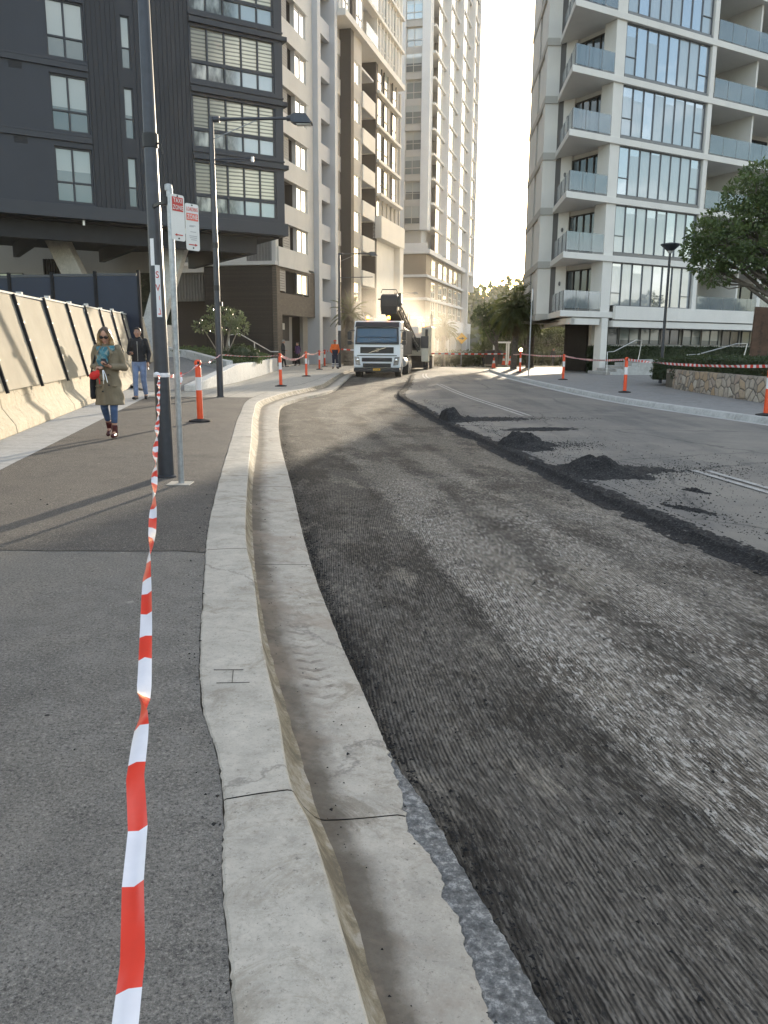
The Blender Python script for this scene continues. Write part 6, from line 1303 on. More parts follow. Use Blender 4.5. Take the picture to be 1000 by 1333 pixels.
def hair(t, q, m, kind='short'):
    k, V, hc, rx = q['k'], q['V'], q['hc'], q['rx']; b = MB()
    b.ell(hc + rx @ V((0, .020, .032)), V((.083, .094, .099)), 18, 12, rot=rx)
    if kind == 'bob':
        for s in (-1, 1): limb(b, [hc + rx @ V((s * .045, -.02, .085)), hc + rx @ V((s * .082, -.045, .02)), hc + rx @ V((s * .098, -.03, -.06)), hc + V((s * .10, .0, -.13)), hc + V((s * .085, .02, -.165))], [.034 * k, .032 * k, .036 * k, .04 * k, .024 * k])
        limb(b, [hc + V((0, .075, .02)), hc + V((0, .085, -.08)), hc + V((0, .075, -.15))], [.085 * k, .09 * k, .06 * k])
    if kind == 'long': limb(b, [hc + V((0, .06, .0)), hc + V((0, .09, -.12)), hc + V((0, .1, -.26))], [.09 * k, .085 * k, .05 * k])
    if kind == 'short': limb(b, [hc + rx @ V((-.045, -.055, .095)), hc + rx @ V((.045, -.058, .098))], [.022 * k, .026 * k])
    face = hc + rx @ V((0, -.115, -.035)); fr = .075 * k
    def df(v):
        d = v - face
        return v if d.length > .104 * k or kind == 'bob' and abs(d.x) > .062 * k else face + d.normalized() * .104 * k + Vector((0, .012, .0))
    return baked(b, 'hair', m, t, max(q['vx'], .010), 2, deform=df)
down_hand = ((0, -.1, -1), (1, 0, 0), .35)
# the woman walking towards us
T, B, q = person('woman in khaki trench coat and sunglasses looking down at her phone', (-4.21, 12.32, 0.0), R(3), 1.66, 'skin',
    dict(tilt=R(30), hx=.0, hy=-.05, knees=[(-.085, -.03, .50), (.085, -.10, .50)], ankles=[(-.075, .18, .15), (.075, -.10, .095)], toes=[(0, -.12, -.085), (0.01, -.15, -.03)],
         elbows=[(-.235, .05, 1.15), (.25, .04, 1.13)], wrists=[(-.10, -.21, 1.13), (.10, -.24, 1.15)], hands=[((.55, -.75, .1), (.3, .2, -1), 1.0), ((-.55, -.6, .35), (-.2, .3, 1), .8)]))
k = q['k']
trousers(T, q, M['denim'], .24, r=(.098, .062, .048)); shoes(T, q, M['leather'], 'ankle_boot', .13); hair(T, q, M['hair_blonde'], 'bob')
b = MB(); b.rings([tuple(x * k for x in c) for c in [(0.01, -.01, .54, .235, .185), (0, 0, .72, .215, .175), (0, 0, .92, .19, .15), (0, 0, 1.08, .172, .135), (0, 0, 1.25, .185, .142), (0, .005, 1.36, .18, .13), (0, .01, 1.43, .14, .10), (0, .02, 1.50, .075, .075)]], 28); sleeves(b, q, (.064, .058, .048))
for s in (-1, 1): b.tube([(s * .05 * k, -.115 * k, 1.46 * k), (s * .115 * k, -.155 * k, 1.36 * k), (s * .06 * k, -.155 * k, 1.22 * k)], [.03 * k, .04 * k, .012 * k], 8, sq=.35)
coat = baked(b, 'trench_coat', M['khaki'], T, .010, 3, deform=lambda v: Vector((v.x * (1 + .035 * math.sin(v.z * 31 + v.y * 20)), v.y + (.012 * math.sin(v.x * 42) * (1 if v.z < 1.0 * k else .3)), v.z)))
for x, z in ((-.045, .93), (.05, 1.02), (.05, .86), (-.045, .76)): MB().tube([(x, -.178 * k, z * k), (x, -.198 * k, z * k)], .013, 10).build('button', M['black'], coat)
MB().tube([(.012, -.17 * k, 1.2 * k), (.014, -.172 * k, .95 * k), (.016, -.205 * k, .56 * k)], .006, 6).build('coat_edge', M['khaki'], coat)
MB().ell((-.118, -.15 * k, .84 * k), (.05, .025, .012), 10, 6).ell((.125, -.15 * k, .84 * k), (.05, .025, .012), 10, 6).build('pocket_flap', M['khaki'], coat)
b = MB()
limb(b, [(-.09, .03, 1.43), (-.10, -.06, 1.42), (0, -.115, 1.40), (.10, -.06, 1.43), (.09, .04, 1.44), (0, .08, 1.45), (-.09, .03, 1.43)], [.045, .05, .055, .05, .045, .045, .045])
limb(b, [(-.09, -.09, 1.42), (-.02, -.14, 1.33), (.0, -.165, 1.22), (-.035, -.165, 1.15)], [.05, .062, .055, .03]); limb(b, [(.08, -.09, 1.42), (.02, -.135, 1.33), (-.04, -.16, 1.25)], [.045, .05, .03]); limb(b, [(-.075, -.12, 1.36), (-.085, -.15, 1.25), (-.08, -.16, 1.17)], [.04, .045, .022])
baked(b, 'scarf', M['scarf'], T, .009, 2, deform=lambda v: v * (k * 1.0) if False else Vector((v.x * k + .006 * math.sin(v.z * 60 + v.x * 50), v.y * k, v.z * k)))
hc, rx, V = q['hc'], q['rx'], q['V']; sg_ = MB()
for s in (-1, 1): sg_.ell(hc + rx @ V((s * .036, -.100, .012)), V((.034, .010, .024)), 12, 6, rot=rx); sg_.tube([hc + rx @ V((s * .066, -.094, .018)), hc + rx @ V((s * .082, .0, .012))], .005, 6)
sg_.tube([hc + rx @ V((-.01, -.106, .016)), hc + rx @ V((.01, -.106, .016))], .005, 6); sg_.build('sunglasses', pm('sunglass_lens', (0.012, 0.011, 0.011), .1, 5, .08), T, smooth=60)
bg_ = thing('shoulder_bag', 'black shoulder bag hanging at the side of the woman in khaki', 'bag', (-4.21 - .225, 12.32, 0), R(3)); b = MB(); b.rings([(0, 0, .60, .045, .13), (0, 0, .63, .055, .15), (0, .0, .85, .05, .14), (0, 0, 1.0, .035, .11), (0, 0, 1.03, .02, .09)], 16); baked(b, 'pouch', M['black_cloth'], bg_, .012, 2); MB().tube([(0, -.09, 1.02), (.05, -.05, 1.22), (.085, .0, 1.43), (.06, .07, 1.25), (0, .09, 1.02)], .012, 6).build('strap', M['black_cloth'], bg_)
rpz = thing('pouch', 'bright red soft pouch held in the hand of the woman in khaki', 'pouch', (-4.27, 12.03, 0.0), R(3)); b = MB(); b.ell((-.035, -.04, .965), (.085, .045, .06), 14, 10, rot=Matrix.Rotation(R(-22), 3, 'Y')); b.ell((.01, -.02, 1.02), (.03, .02, .03), 8, 6); baked(b, 'pouch_body', M['red_fabric'], rpz, .009, 2); MB().tube([(.02, -.03, .93), (.035, -.04, .88), (.03, -.03, .84)], .008, 6).build('tassel', M['red_fabric'], rpz)
ky = MB(); 
for a, z in ((.0, .90), (.03, .86), (-.01, .84)): ky.tube([(-4.185 + a * .3, 12.02, 1.04), (-4.17 + a, 12.0, .96), (-4.165 + a * 1.5, 12.0, z)], .006, 6)
tag(ky.build('lanyard', M['steel'], smooth=60), 'pale keys and cord dangling from the hands of the woman in khaki', 'keys')
ph = MB().box(-.036, .036, -.005, .005, -.07, .07).build('phone', M['black'], None, bevel=.004); ph.location = (-4.165, 12.05, 1.165); ph.rotation_euler = (R(-55), 0, R(35)); tag(ph, 'dark phone held up by the woman in the khaki coat', 'phone')
# the man in black with pale jeans
T, B, q = person('man in black jacket and pale blue jeans carrying a phone', (-6.36, 21.0, 0.0), R(2), 1.84, 'skin_tan',
    dict(tilt=R(5), hy=-.02, knees=[(-.095, -.06, .50), (.09, .0, .49)], ankles=[(-.09, -.10, .09), (.09, .16, .13)], toes=[(-.02, -.15, -.03), (0.02, -.12, -.075)], elbows=[(-.25, .05, 1.15), (.24, .06, 1.13)], wrists=[(-.16, -.19, 1.12), (.23, -.06, .90)], hands=[((.5, -.8, .15), (.4, .1, .8), .9), down_hand]))
trousers(T, q, M['denim_pale'], .10); shoes(T, q, M['black_cloth']); hair(T, q, M['hair_dark'], 'short'); jk = top(T, q, M['black_cloth'], hem=.93); MB().tube([(0.01, -.137 * q['k'], 1.42 * q['k']), (.012, -.142 * q['k'], 1.2 * q['k']), (.012, -.142 * q['k'], .95 * q['k'])], .005, 6).build('zip', M['steel'], jk)
bp = thing('backpack', 'black backpack on the back of the man in the black jacket', 'backpack', (-6.36, 21.0, 0), R(2)); b = MB(); b.ell((0, .23, 1.25), (.17, .12, .25), 14, 10); baked(b, 'pack', M['black_cloth'], bp, .014, 2)
for s in (-1, 1): MB().tube([(s * .12, .16, 1.5), (s * .135, -.06, 1.50), (s * .14, -.152, 1.36), (s * .16, -.10, 1.15), (s * .16, .1, 1.08)], .02, 6, sq=.4).build('strap', M['black_cloth'], bp)
ph = MB().box(-.036, .036, -.005, .005, -.07, .07).build('phone', M['black'], None, bevel=.004); ph.location = (-6.47, 20.72, 1.21); ph.rotation_euler = (R(-60), 0, R(-20)); tag(ph, 'dark phone in the hand of the man in black', 'phone')
# site worker in orange and navy, standing with hands in pockets
stand = dict(tilt=R(2), knees=[(-.10, -.02, .49), (.11, -.02, .49)], ankles=[(-.12, .0, .09), (.15, .0, .09)], toes=[(-.05, -.14, -.03), (.06, -.14, -.03)], elbows=[(-.26, .08, 1.14), (.26, .08, 1.14)], wrists=[(-.19, -.07, .96), (.19, -.07, .96)], hands=[((.3, -.4, -.8), (1, 0, 0), .7), ((-.3, -.4, -.8), (-1, 0, 0), .7)])
def worker(label, loc, rz, H, shirt, cap, two_tone=True):
    T, B, q = person(label, loc, rz, H, 'skin_tan', stand, False); k = q['k']; tr = trousers(T, q, M['navy'], .10, r=(.11, .08, .072)); shoes(T, q, M['black_cloth'])
    if two_tone: top(T, q, M['navy'], 'shirt_lower', .92, [(0, 0, .90, .186, .145), (0, 0, 1.05, .176, .138), (0, 0, 1.17, .176, .138)], False)
    top(T, q, M[shirt], 'shirt', 1.14 if two_tone else .92, [(0, 0, 1.15 if two_tone else .9, .186, .146), (0, 0, 1.2, .186, .146), (0, .005, 1.34, .196, .138), (0, .01, 1.43, .17, .11), (0, .015, 1.5, .08, .075)], False, (.074, .062, .05))
    for i in (0, 1):
        for f in (.25, .55): p = q['ank'][i].lerp(q['knees'][i], f); MB().tube([p - Vector((0, 0, .03)), p + Vector((0, 0, .03))], .083 * k, 12).build('reflective_band', M['reflector'], tr)
    hc = q['hc']; c = MB(); c.lathe([(.098 * k, hc.z + .02), (.094 * k, hc.z + .07), (.06 * k, hc.z + .115), (.02 * k, hc.z + .125)], c=(hc.x, hc.y), n=14); c.box(hc.x - .06, hc.x + .06, hc.y - .17, hc.y - .08, hc.z + .03, hc.z + .045); c.build('cap', M[cap], T, smooth=50); hair(T, q, M['hair_dark'], 'short')
worker('worker in orange and navy standing on the left footpath beside the truck', (-3.12, 50.6, 0), R(10), 1.78, 'hivis', 'hivis_red')
worker('far worker in a plain orange shirt standing in the road beyond the milling machine', (4.0, 95, Z_ROAD + drop(95)), R(170), 1.80, 'hivis_red', 'hivis_red', False)
def walker(label, loc, rz, H, cm, tm, hm, kind, skin='skin'):
    T, B, q = person(label, loc, rz, H, skin, dict(tilt=R(6), knees=[(-.085, -.08, .5), (.085, .0, .49)], ankles=[(-.08, -.16, .10), (.08, .16, .13)], toes=[(0, -.15, -.03), (0, -.13, -.07)], elbows=[(-.24, .07, 1.14), (.24, .05, 1.14)], wrists=[(-.17, -.16, 1.05), (.2, -.1, .93)], hands=[((.4, -.8, .1), (.5, 0, .5), .8), down_hand]), False)
    trousers(T, q, M[tm], .10); shoes(T, q, M['black_cloth']); hair(T, q, M[hm], kind); top(T, q, M[cm])
walker('grey-haired person in black standing by the brick corner', (-6.75, 53.9, 0), R(95), 1.78, 'black_cloth', 'black_cloth', 'hair_grey', 'short')
walker('person in a purple jacket walking past the pale pier', (-6.2, 57.6, 0), R(-30), 1.62, 'purple', 'black_cloth', 'hair_dark', 'long')
walker('distant person in red walking beyond the far tape', (10.6, 88, drop(88)), R(40), 1.75, 'hivis_red', 'black_cloth', 'hair_dark', 'short'); walker('distant woman in black walking under the corner of the right block', (16.5, 80, drop(80)), R(10), 1.72, 'black_cloth', 'black_cloth', 'hair_dark', 'long')
# ------------------------------------------------------------------ plants
def leaf_mat(name, a, b, trans=0.25, rough=0.5):
    t = NT(name); n = t.noise(1.3, 4, 0.6); f = t.noise(60, 2); t.set(color=t.ramp(t.math('ADD', t.math('MULTIPLY', n, .7), t.math('MULTIPLY', f, .3)), [(0.35, a), (0.65, b)]), rough=rough, spec=0.5)
    tr = t.n.new('ShaderNodeBsdfTranslucent'); tr.inputs['Color'].default_value = (b[0] * 1.4, b[1] * 1.5, b[2] * 0.9, 1); mx_ = t.n.new('ShaderNodeMixShader'); mx_.inputs[0].default_value = trans
    t.l.new(t.b.outputs[0], mx_.inputs[1]); t.l.new(tr.outputs[0], mx_.inputs[2]); t.l.new(mx_.outputs[0], t.n['Material Output'].inputs['Surface']); return t.m
M['leaf_fig'] = leaf_mat('fig_leaves', (0.036, 0.064, 0.024), (0.125, 0.165, 0.06)); M['leaf_pale'] = leaf_mat('glossy_pale_leaves', (0.05, 0.07, 0.035), (0.14, 0.16, 0.09), 0.2, 0.3)
M['leaf_hedge'] = leaf_mat('hedge_leaves', (0.02, 0.032, 0.013), (0.05, 0.07, 0.026)); M['leaf_ground'] = leaf_mat('ground_cover', (0.045, 0.075, 0.022), (0.09, 0.13, 0.04)); M['leaf_far'] = leaf_mat('far_leaves', (0.035, 0.045, 0.016), (0.075, 0.085, 0.03), 0.35)
M['leaf_palm'] = leaf_mat('palm_fronds', (0.045, 0.058, 0.020), (0.12, 0.13, 0.05), 0.35); M['leaf_dry'] = leaf_mat('dry_fronds', (0.10, 0.075, 0.04), (0.16, 0.12, 0.065), 0.2)
M['bark'] = pm('grey_bark', (0.14, 0.12, 0.10), 0.35, 9, 0.9, bump=0.7, bscale=16, bdist=.03); M['bark_palm'] = pm('palm_trunk', (0.13, 0.11, 0.09), 0.4, 7, 0.95, bump=0.9, bscale=9, bdist=.05)
def leaf(mb, p, d, up, L, W, r):
    d = d.normalized(); s = d.cross(up); s = s.normalized() if s.length > 1e-3 else Vector((1, 0, 0)); n = s.cross(d)
    o = len(mb.v); m = p + d * L * .5 + n * (L * .08); mb.v += [tuple(p), tuple(m + s * W / 2), tuple(p + d * L), tuple(m - s * W / 2)]; mb.f.append((o, o + 1, o + 2, o + 3)); mb.m.append(0)
def rv(r): 
    while True:
        v = Vector((r.uniform(-1, 1), r.uniform(-1, 1), r.uniform(-1, 1)))
        if 0.05 < v.length < 1: return v.normalized()
def crown(mb, clumps, r, L, dens, droop=0.0):
    """clumps: (centre, radii). Leaves sit through each clump's shell with gaps"""
    for c, rad in clumps:
        c = Vector(c); n = int(dens * (rad[0] * rad[1] + rad[1] * rad[2] + rad[0] * rad[2]))
        for _ in range(n):
            v = rv(r); f = r.uniform(.45, 1.05) ** .6; p = c + Vector((v.x * rad[0], v.y * rad[1], v.z * rad[2])) * f
            if noise.noise(p * 2.2 / max(.5, rad[0])) < -0.18: continue
            d = (v + rv(r) * 0.9 + Vector((0, 0, -droop))).normalized(); s = L * r.uniform(.6, 1.25); leaf(mb, p, d, rv(r), s, s * .5, r)
def branches(mb, base, top, r0, clumps, r, bend=.3):
    base = Vector(base); top = Vector(top); mid = base.lerp(top, .5) + Vector((r.uniform(-.1, .1), r.uniform(-.1, .1), 0)); mb.tube([base - Vector((0, 0, .1)), base + (mid - base) * .15, mid, top], [r0 * 1.35, r0 * 1.05, r0 * .9, r0 * .7], 10)
    for c, rad in clumps:
        c = Vector(c); a = base.lerp(top, r.uniform(.6, 1)); m1 = a.lerp(c, .35) + Vector((0, 0, -.12 * (c - a).length + r.uniform(0, .2))) + rv(r) * .12; m2 = a.lerp(c, .7) + rv(r) * .15; mb.tube([a, m1, m2, c], [r0 * .5, r0 * .33, r0 * .2, r0 * .08], 7)
        for _ in range(4): mb.tube([m2, m2.lerp(c, .6) + rv(r) * rad[0] * .5, c + Vector([x * y for x, y in zip(rv(r), rad)]) * .85], [r0 * .13, r0 * .08, r0 * .03], 5)
def tree(name, label, base, top, r0, clumps, L, dens, leafm, cat='tree', group=None, seed=1, droop=0.0, kind=None):
    r = random.Random(seed); b = Vector(base); t = thing(name, label, cat, base, 0, group); cl = [(Vector(c) - b, rad) for c, rad in clumps]
    w = MB(); branches(w, (0, 0, 0), Vector(top) - b, r0, cl, r); w.build('trunk', M['bark'], t, smooth=60)
    l = MB(); crown(l, cl, r, L, dens, droop); l.build('crown', M[leafm], t); return t
rr = random.Random(11)
def lobes(c, R_, n, r, sq=.6, seed=3):
    q = random.Random(seed); out = []
    for _ in range(n):
        v = rv(q); f = q.uniform(.35, 1); out.append(((c[0] + v.x * R_[0] * f, c[1] + v.y * R_[1] * f, c[2] + v.z * R_[2] * f), (r * q.uniform(.7, 1.2), r * q.uniform(.7, 1.2), r * sq * q.uniform(.7, 1.2)))); 
    return out
# fig tree at the right edge
fig = [((11.9, 30.0, 4.85), (.95, .9, .55)), ((11.4, 30, 5.4), (.65, .7, .5)), ((12.3, 30.2, 5.9), (.95, .9, .6)), ((12.9, 30.0, 6.8), (.95, .9, .6)), ((13.6, 30.5, 7.4), (1.0, 1, .6)), ((12.5, 29.5, 5.2), (.9, .9, .5)), ((13.3, 30, 6.1), (1.1, 1, .6)), ((14.3, 30, 6.9), (1.2, 1.1, .8)), ((15.3, 30, 6.4), (1.3, 1.2, .8)), ((13.9, 29.2, 5.4), (.8, .9, .5)), ((16.3, 30.5, 5.6), (1.3, 1.2, .8)), ((11.5, 29.9, 4.35), (.55, .7, .35)), ((12.6, 29.6, 4.35), (.7, .7, .28)), ((13.9, 30.0, 4.3), (.55, .8, .5)), ((15.4, 31.5, 7.3), (1.3, 1.2, .7)), ((14.6, 28.8, 4.8), (.8, .8, .5)), ((13.2, 31.2, 5.2), (.9, .8, .5)), ((12.0, 30.2, 3.95), (.6, .6, .3)), ((11.2, 30.1, 4.9), (.5, .6, .45)), ((12.9, 29.3, 4.7), (.8, .8, .4)), ((14.6, 30.2, 5.9), (1.1, 1, .6)), ((12.4, 30.8, 5.5), (.9, .9, .5)), ((13.9, 30.2, 6.4), (1, 1, .6)), ((14.5, 30, 4.15), (.5, .7, .55)), ((14.0, 30.5, 3.8), (.4, .5, .4))]
tree('fig_tree', 'dark spreading fig tree leaning in at the right edge of the view', (16.6, 30.5, 0.2), (16.2, 30.3, 3.9), 0.26, fig, 0.17, 540, 'leaf_fig', seed=4)
# shrub tree by the left planter and its bush, ground cover
r5 = [((-7.6, 36, 2.35), (.5, .5, .35)), ((-7.2, 36.2, 2.75), (.45, .4, .3)), ((-6.7, 36, 2.6), (.5, .45, .35)), ((-6.4, 36, 2.2), (.42, .4, .35)), ((-8.05, 36, 2.2), (.4, .4, .25)), ((-7.45, 36, 2.95), (.3, .3, .2)), ((-6.9, 36.3, 2.2), (.45, .4, .3))]
sht = thing('small_tree', 'small glossy-leaved multi-stem tree in the left planter', 'tree', (-7.15, 36, 0.7)); w = MB(); r = random.Random(8)
for c, rad in r5: c = Vector(c) - Vector((-7.15, 36, .7)); w.tube([(r.uniform(-.06, .06), r.uniform(-.06, .06), -.05), Vector((c.x * .3, c.y * .3, .45)), Vector((c.x * .75, c.y * .7, c.z * .75)), c], [.035, .03, .02, .008], 7)
w.build('trunk', pm('pale_stems', (0.22, 0.19, 0.15), .3, 9, .85), sht, smooth=60); l = MB(); crown(l, [(Vector(c) - Vector((-7.15, 36, .7)), rad) for c, rad in r5], random.Random(5), .15, 620); l.build('crown', M['leaf_pale'], sht)
def bush(name, label, clumps, L, dens, m, cat, seed, kind=None):
    l = MB(); crown(l, clumps, random.Random(seed), L, dens)
    for c, rad in clumps: l.ell(c, [x * .78 for x in rad], 10, 7)
    o = l.build(name, M[m]); return tag(o, label, cat, kind=kind)
bush('round_bush', 'dense round clipped bush below the small tree on the left', [((-6.5, 36.3, 1.05), (.75, .6, .42)), ((-6.0, 36.6, .95), (.45, .5, .32)), ((-7.0, 36.2, .95), (.5, .5, .35))], .09, 1500, 'leaf_hedge', 'bush', 6)
bush('ground_cover', 'low green ground cover filling the left planter', [((-6.9 + .35 * i, 35.4 + .75 * i - .5 * j, .72), (.6, .5, .16)) for i in range(3) for j in (0, 1)] + [((-8.0, 37.5, .95), (1.0, .6, .2)), ((-9.2, 39, 1.15), (1, .6, .2)), ((-6.6, 40, .8), (.6, 1.5, .2)), ((-6.7, 43, .8), (.6, 1.5, .2))], .10, 900, 'leaf_ground', 'ground cover', 7, 'stuff')
# hedges on the right
def hedge(label, x0, x1, y0, y1, z0, z1, seed, rot=0.0, org=None, n=None, L=.07):
    r = random.Random(seed); l = MB(); l.box(x0 + .05, x1 - .05, y0 + .05, y1 - .05, z0, z1 - .06); N = n or 9000
    for _ in range(N):
        f = r.random(); x, y, z = r.uniform(x0, x1), r.uniform(y0, y1), r.uniform(z0, z1)
        if f < .45: y = y0 + r.uniform(-.05, .03)
        elif f < .8: z = z1 + r.uniform(-.07, .05)
        else: x = x0 + r.uniform(-.05, .03)
        z += .04 * fbm(x * 1.5, y * 1.5); leaf(l, Vector((x, y, z)), (rv(r) + Vector((0, -.3, .5))).normalized(), rv(r), L * r.uniform(.7, 1.4), L * .6, r)
    o = l.build('hedge', M['leaf_hedge']); 
    if org: o.location = org
    o.rotation_euler = (0, 0, rot); return tag(o, label, 'hedge')
hedge('clipped dark hedge behind the rubble stone wall on the right', 10.75, 14.5, 20.5, 30.4, 0.3, 1.12, 3, n=16000); hedge('long dark hedge running under the windows of the right block', -0.8, 20, -.1, .7, 0, 1.45, 5, face_rot(60), (12.9, 47.5, 0), 15000, .10)
hedge('mid green hedge strip at the top of the steps', 0, 6, 0, 1.0, 0, .75, 8, R(60), (11.4, 31.6, .2), 3000, .09)
# palms
def palm(label, base, h, r0, n, L, seed, lean=(0, 0), fan=False, cat='palm', group=None, leaflet=.42, droop=1.0, skirt=0):
    r = random.Random(seed); t = thing('palm_tree', label, cat, base, 0, group); tp = Vector((lean[0], lean[1], h)); w = MB()
    pts = [Vector((0, 0, -.2)), Vector((0, 0, .25)), Vector((lean[0] * .2, lean[1] * .2, h * .35)), Vector((lean[0] * .6, lean[1] * .6, h * .7)), tp]; rad = [r0 * 1.3, r0 * 1.08, r0, r0 * .92, r0 * .95]
    nn = int(h / .14); ps = []; rs = []
    for i in range(nn + 1):
        f = i / nn * (len(pts) - 1); a = min(int(f), len(pts) - 2); ps.append(pts[a].lerp(pts[a + 1], f - a)); rs.append((rad[a] + (rad[a + 1] - rad[a]) * (f - a)) * (1 + (.07 if i % 2 else -.05)))
    w.tube(ps, rs, 12); w.build('trunk', M['bark_palm'], t, smooth=30); g = MB(); dry = MB()
    for i in range(n + skirt):
        dead = i >= n; az = i * 2.39996 + r.uniform(-.2, .2); el = R(r.uniform(-75, -40)) if dead else R(80 - 115 * (i / n) ** 1.1 + r.uniform(-8, 8)); d = Vector((math.cos(az) * math.cos(el), math.sin(az) * math.cos(el), math.sin(el))); l = L * r.uniform(.8, 1.1) * (.7 if dead else 1); mb = dry if dead else g
        p = tp.copy(); seg_ = 9; path = [p.copy()]; dd = d.copy()
        for k in range(seg_): p = p + dd * (l / seg_); dd = (dd + Vector((0, 0, -.055 * droop * (k + 1) / 2))).normalized(); path.append(p.copy())
        mb.tube(path, [.022 * (1 - k / (seg_ + 1)) + .004 for k in range(seg_ + 1)], 4)
        side = d.cross(Vector((0, 0, 1))).normalized()
        for k in range(1, seg_ + 1):
            dirn = (path[k] - path[k - 1]).normalized()
            for hf in (0, .5):
                q0 = path[k - 1].lerp(path[k], hf); ln = leaflet * (1 - abs((k + hf) / seg_ - .45) * 1.1) * r.uniform(.85, 1.15)
                if ln < .08: continue
                for s in (-1, 1): leaf(mb, q0, (side * s + dirn * .75 + Vector((0, 0, -.25 * droop - r.uniform(0, .25)))), Vector((0, 0, 1)), ln, .03 + .06 * leaflet, r)
    g.build('fronds', M['leaf_palm'], t)
    if skirt: dry.build('dead_fronds', M['leaf_dry'], t)
    return t
palm('dusty palm on the left footpath behind the worker, with a stout trunk', (-2.65, 60, 0), 3.7, .36, 36, 1.75, 2, (.05, 0), leaflet=.40, skirt=8)
palm('bushy palm with drooping crown on the corner of the right kerb', (8.63, 54.6, -0.03), 3.75, .20, 80, 2.35, 3, (.15, 0), leaflet=.8, droop=1.7, skirt=14); palm('darker palm close behind the corner palm, nearer the right block', (10.6, 59.5, 0), 4.4, .26, 75, 2.1, 7, (0, 0), leaflet=.8, droop=1.7, skirt=10)
for i, (x, y, h, s) in enumerate(((4.3, 84, 3.6, 11), (6.2, 87, 3.9, 12))): palm(['left palm of the hazy pair below the tower podium', 'right palm of the hazy pair below the tower podium'][i], (x, y, drop(y)), h, .22, 50, 1.9, s, leaflet=.6, droop=1.4, group='palms below the tower', skirt=10)
# trees and scrub that close the street
tree('leafy_tree', 'rounded dark leafy tree behind the corner palm', (8.2, 60.5, 0), (8.2, 60.5, 2.4), .15, lobes((8.2, 60.5, 3.6), (1.5, 1.4, 1.1), 14, .8, .75, 77), .2, 260, 'leaf_hedge', seed=78)
far = [('broad tree behind the corner palms', (13.5, 92, -.8), 5.5, 3.0), ('tall hazy tree left of the corner palms', (16.8, 118, -.9), 6.5, 3.6), ('low spreading tree beside the diamond sign', (11.2, 86, -.7), 2.6, 2.0), ('hazy tree right behind the tower foot', (19.5, 130, -.9), 7.0, 4.0), ('tree seen under the corner of the right block', (20.5, 100, -.9), 4.5, 3.2), ('second tree seen under the corner of the right block', (25.5, 104, -.9), 5.0, 3.5), ('tree filling the gap behind the darker palm', (16.4, 96, -.8), 5.2, 2.8), ('rounded tree on the rise at the end of the street', (22.5, 150, -.9), 8.0, 5)]
for i, (lab, b, h, R_) in enumerate(far):
    cl = lobes((b[0], b[1], b[2] + h * .72), (R_ * .75, R_ * .75, h * .26), 15, R_ * .42, .7, 20 + i); tree('bushy_tree', lab, b, (b[0], b[1], b[2] + h * .45), .16, cl, .32, 95, 'leaf_far', seed=30 + i, group='trees closing the far end of the street')
for i in range(6):
    b = (62 + 3 * (i % 2), 6 + 8 * i, -.3); tree('park_tree', 'park tree to the right, seen mirrored low in the first floor windows', b, (b[0], b[1], 3.5), .2, lobes((b[0], b[1], 5.2), (3.2, 3.4, 1.7), 12, 1.6, .7, 60 + i), .4, 60, 'leaf_far', seed=50 + i, group='park trees mirrored in the glass')
wl_ = MB(); q = random.Random(5)
for i in range(1500):
    x, y = q.uniform(-60, 160), q.uniform(150, 320); z = hill_z(x, y) + 1.5
    for _ in range(9): v = rv(q); p = Vector((x, y, z)) + Vector((v.x * 3, v.y * 3, v.z * 2)); leaf(wl_, p, rv(q), rv(q), 2.2, 1.5, q)
tag(wl_.build('far_wood', M['leaf_far']), 'hazy wooded hillside closing the view at the end of the street', 'wood', kind='stuff')
bush('shrub_bank', 'scrubby hedge bank across the end of the road', [((6.0 + 1.3 * i, 97 + rr.uniform(-1, 1), -.1 + rr.uniform(-.2, .4)), (1.2, 1.0, 1.0)) for i in range(9)] + [((15 + 2.2 * i, 94 + rr.uniform(-1, 1), .2), (1.6, 1.2, 1.2)) for i in range(9)], .28, 130, 'leaf_far', 'shrubs', 9)
# small things at the end of the street
bx_ = thing('utility_box', 'dark utility box standing behind the far tape', 'cabinet', (9.6, 72, drop(72))); MB().box(-.75, .75, -.4, .4, 0.1, 1.35).build('cabinet', M['alu_bronze'], bx_, bevel=.03); MB().box(-.7, -.02, -.42, -.401, .2, 1.25).box(.02, .7, -.42, -.401, .2, 1.25).build('door', M['black'], bx_); MB().box(-.8, .8, -.45, .45, 0, .1).build('plinth', M['slab'], bx_)
pg = thing('pergola', 'small white frame shelter by the far cones', 'shelter', (10.6, 74, drop(74)))
for x in (-.6, .6):
    for y in (0, 1.2): MB().box(x - .06, x + .06, y - .06, y + .06, 0, 2.0).build('post', M['truck_white'], pg)
MB().box(-.75, .75, -.15, 1.35, 2.0, 2.14).build('roof', M['truck_white'], pg, bevel=.02)
# ------------------------------------------------------------------ sky, sun, camera
SUN_AZ, SUN_EL = 13.0, 8.5
w = bpy.data.worlds.new('World'); S.world = w; w.use_nodes = True; nt = w.node_tree
sky = nt.nodes.new('ShaderNodeTexSky'); sky.sky_type = 'NISHITA'; sky.sun_disc = False
sky.sun_elevation = R(SUN_EL); sky.sun_rotation = R(SUN_AZ); sky.air_density = 1.0; sky.dust_density = 1.8; sky.ozone_density = 1.0
bg = nt.nodes['Background']; bg.inputs['Strength'].default_value = 0.15
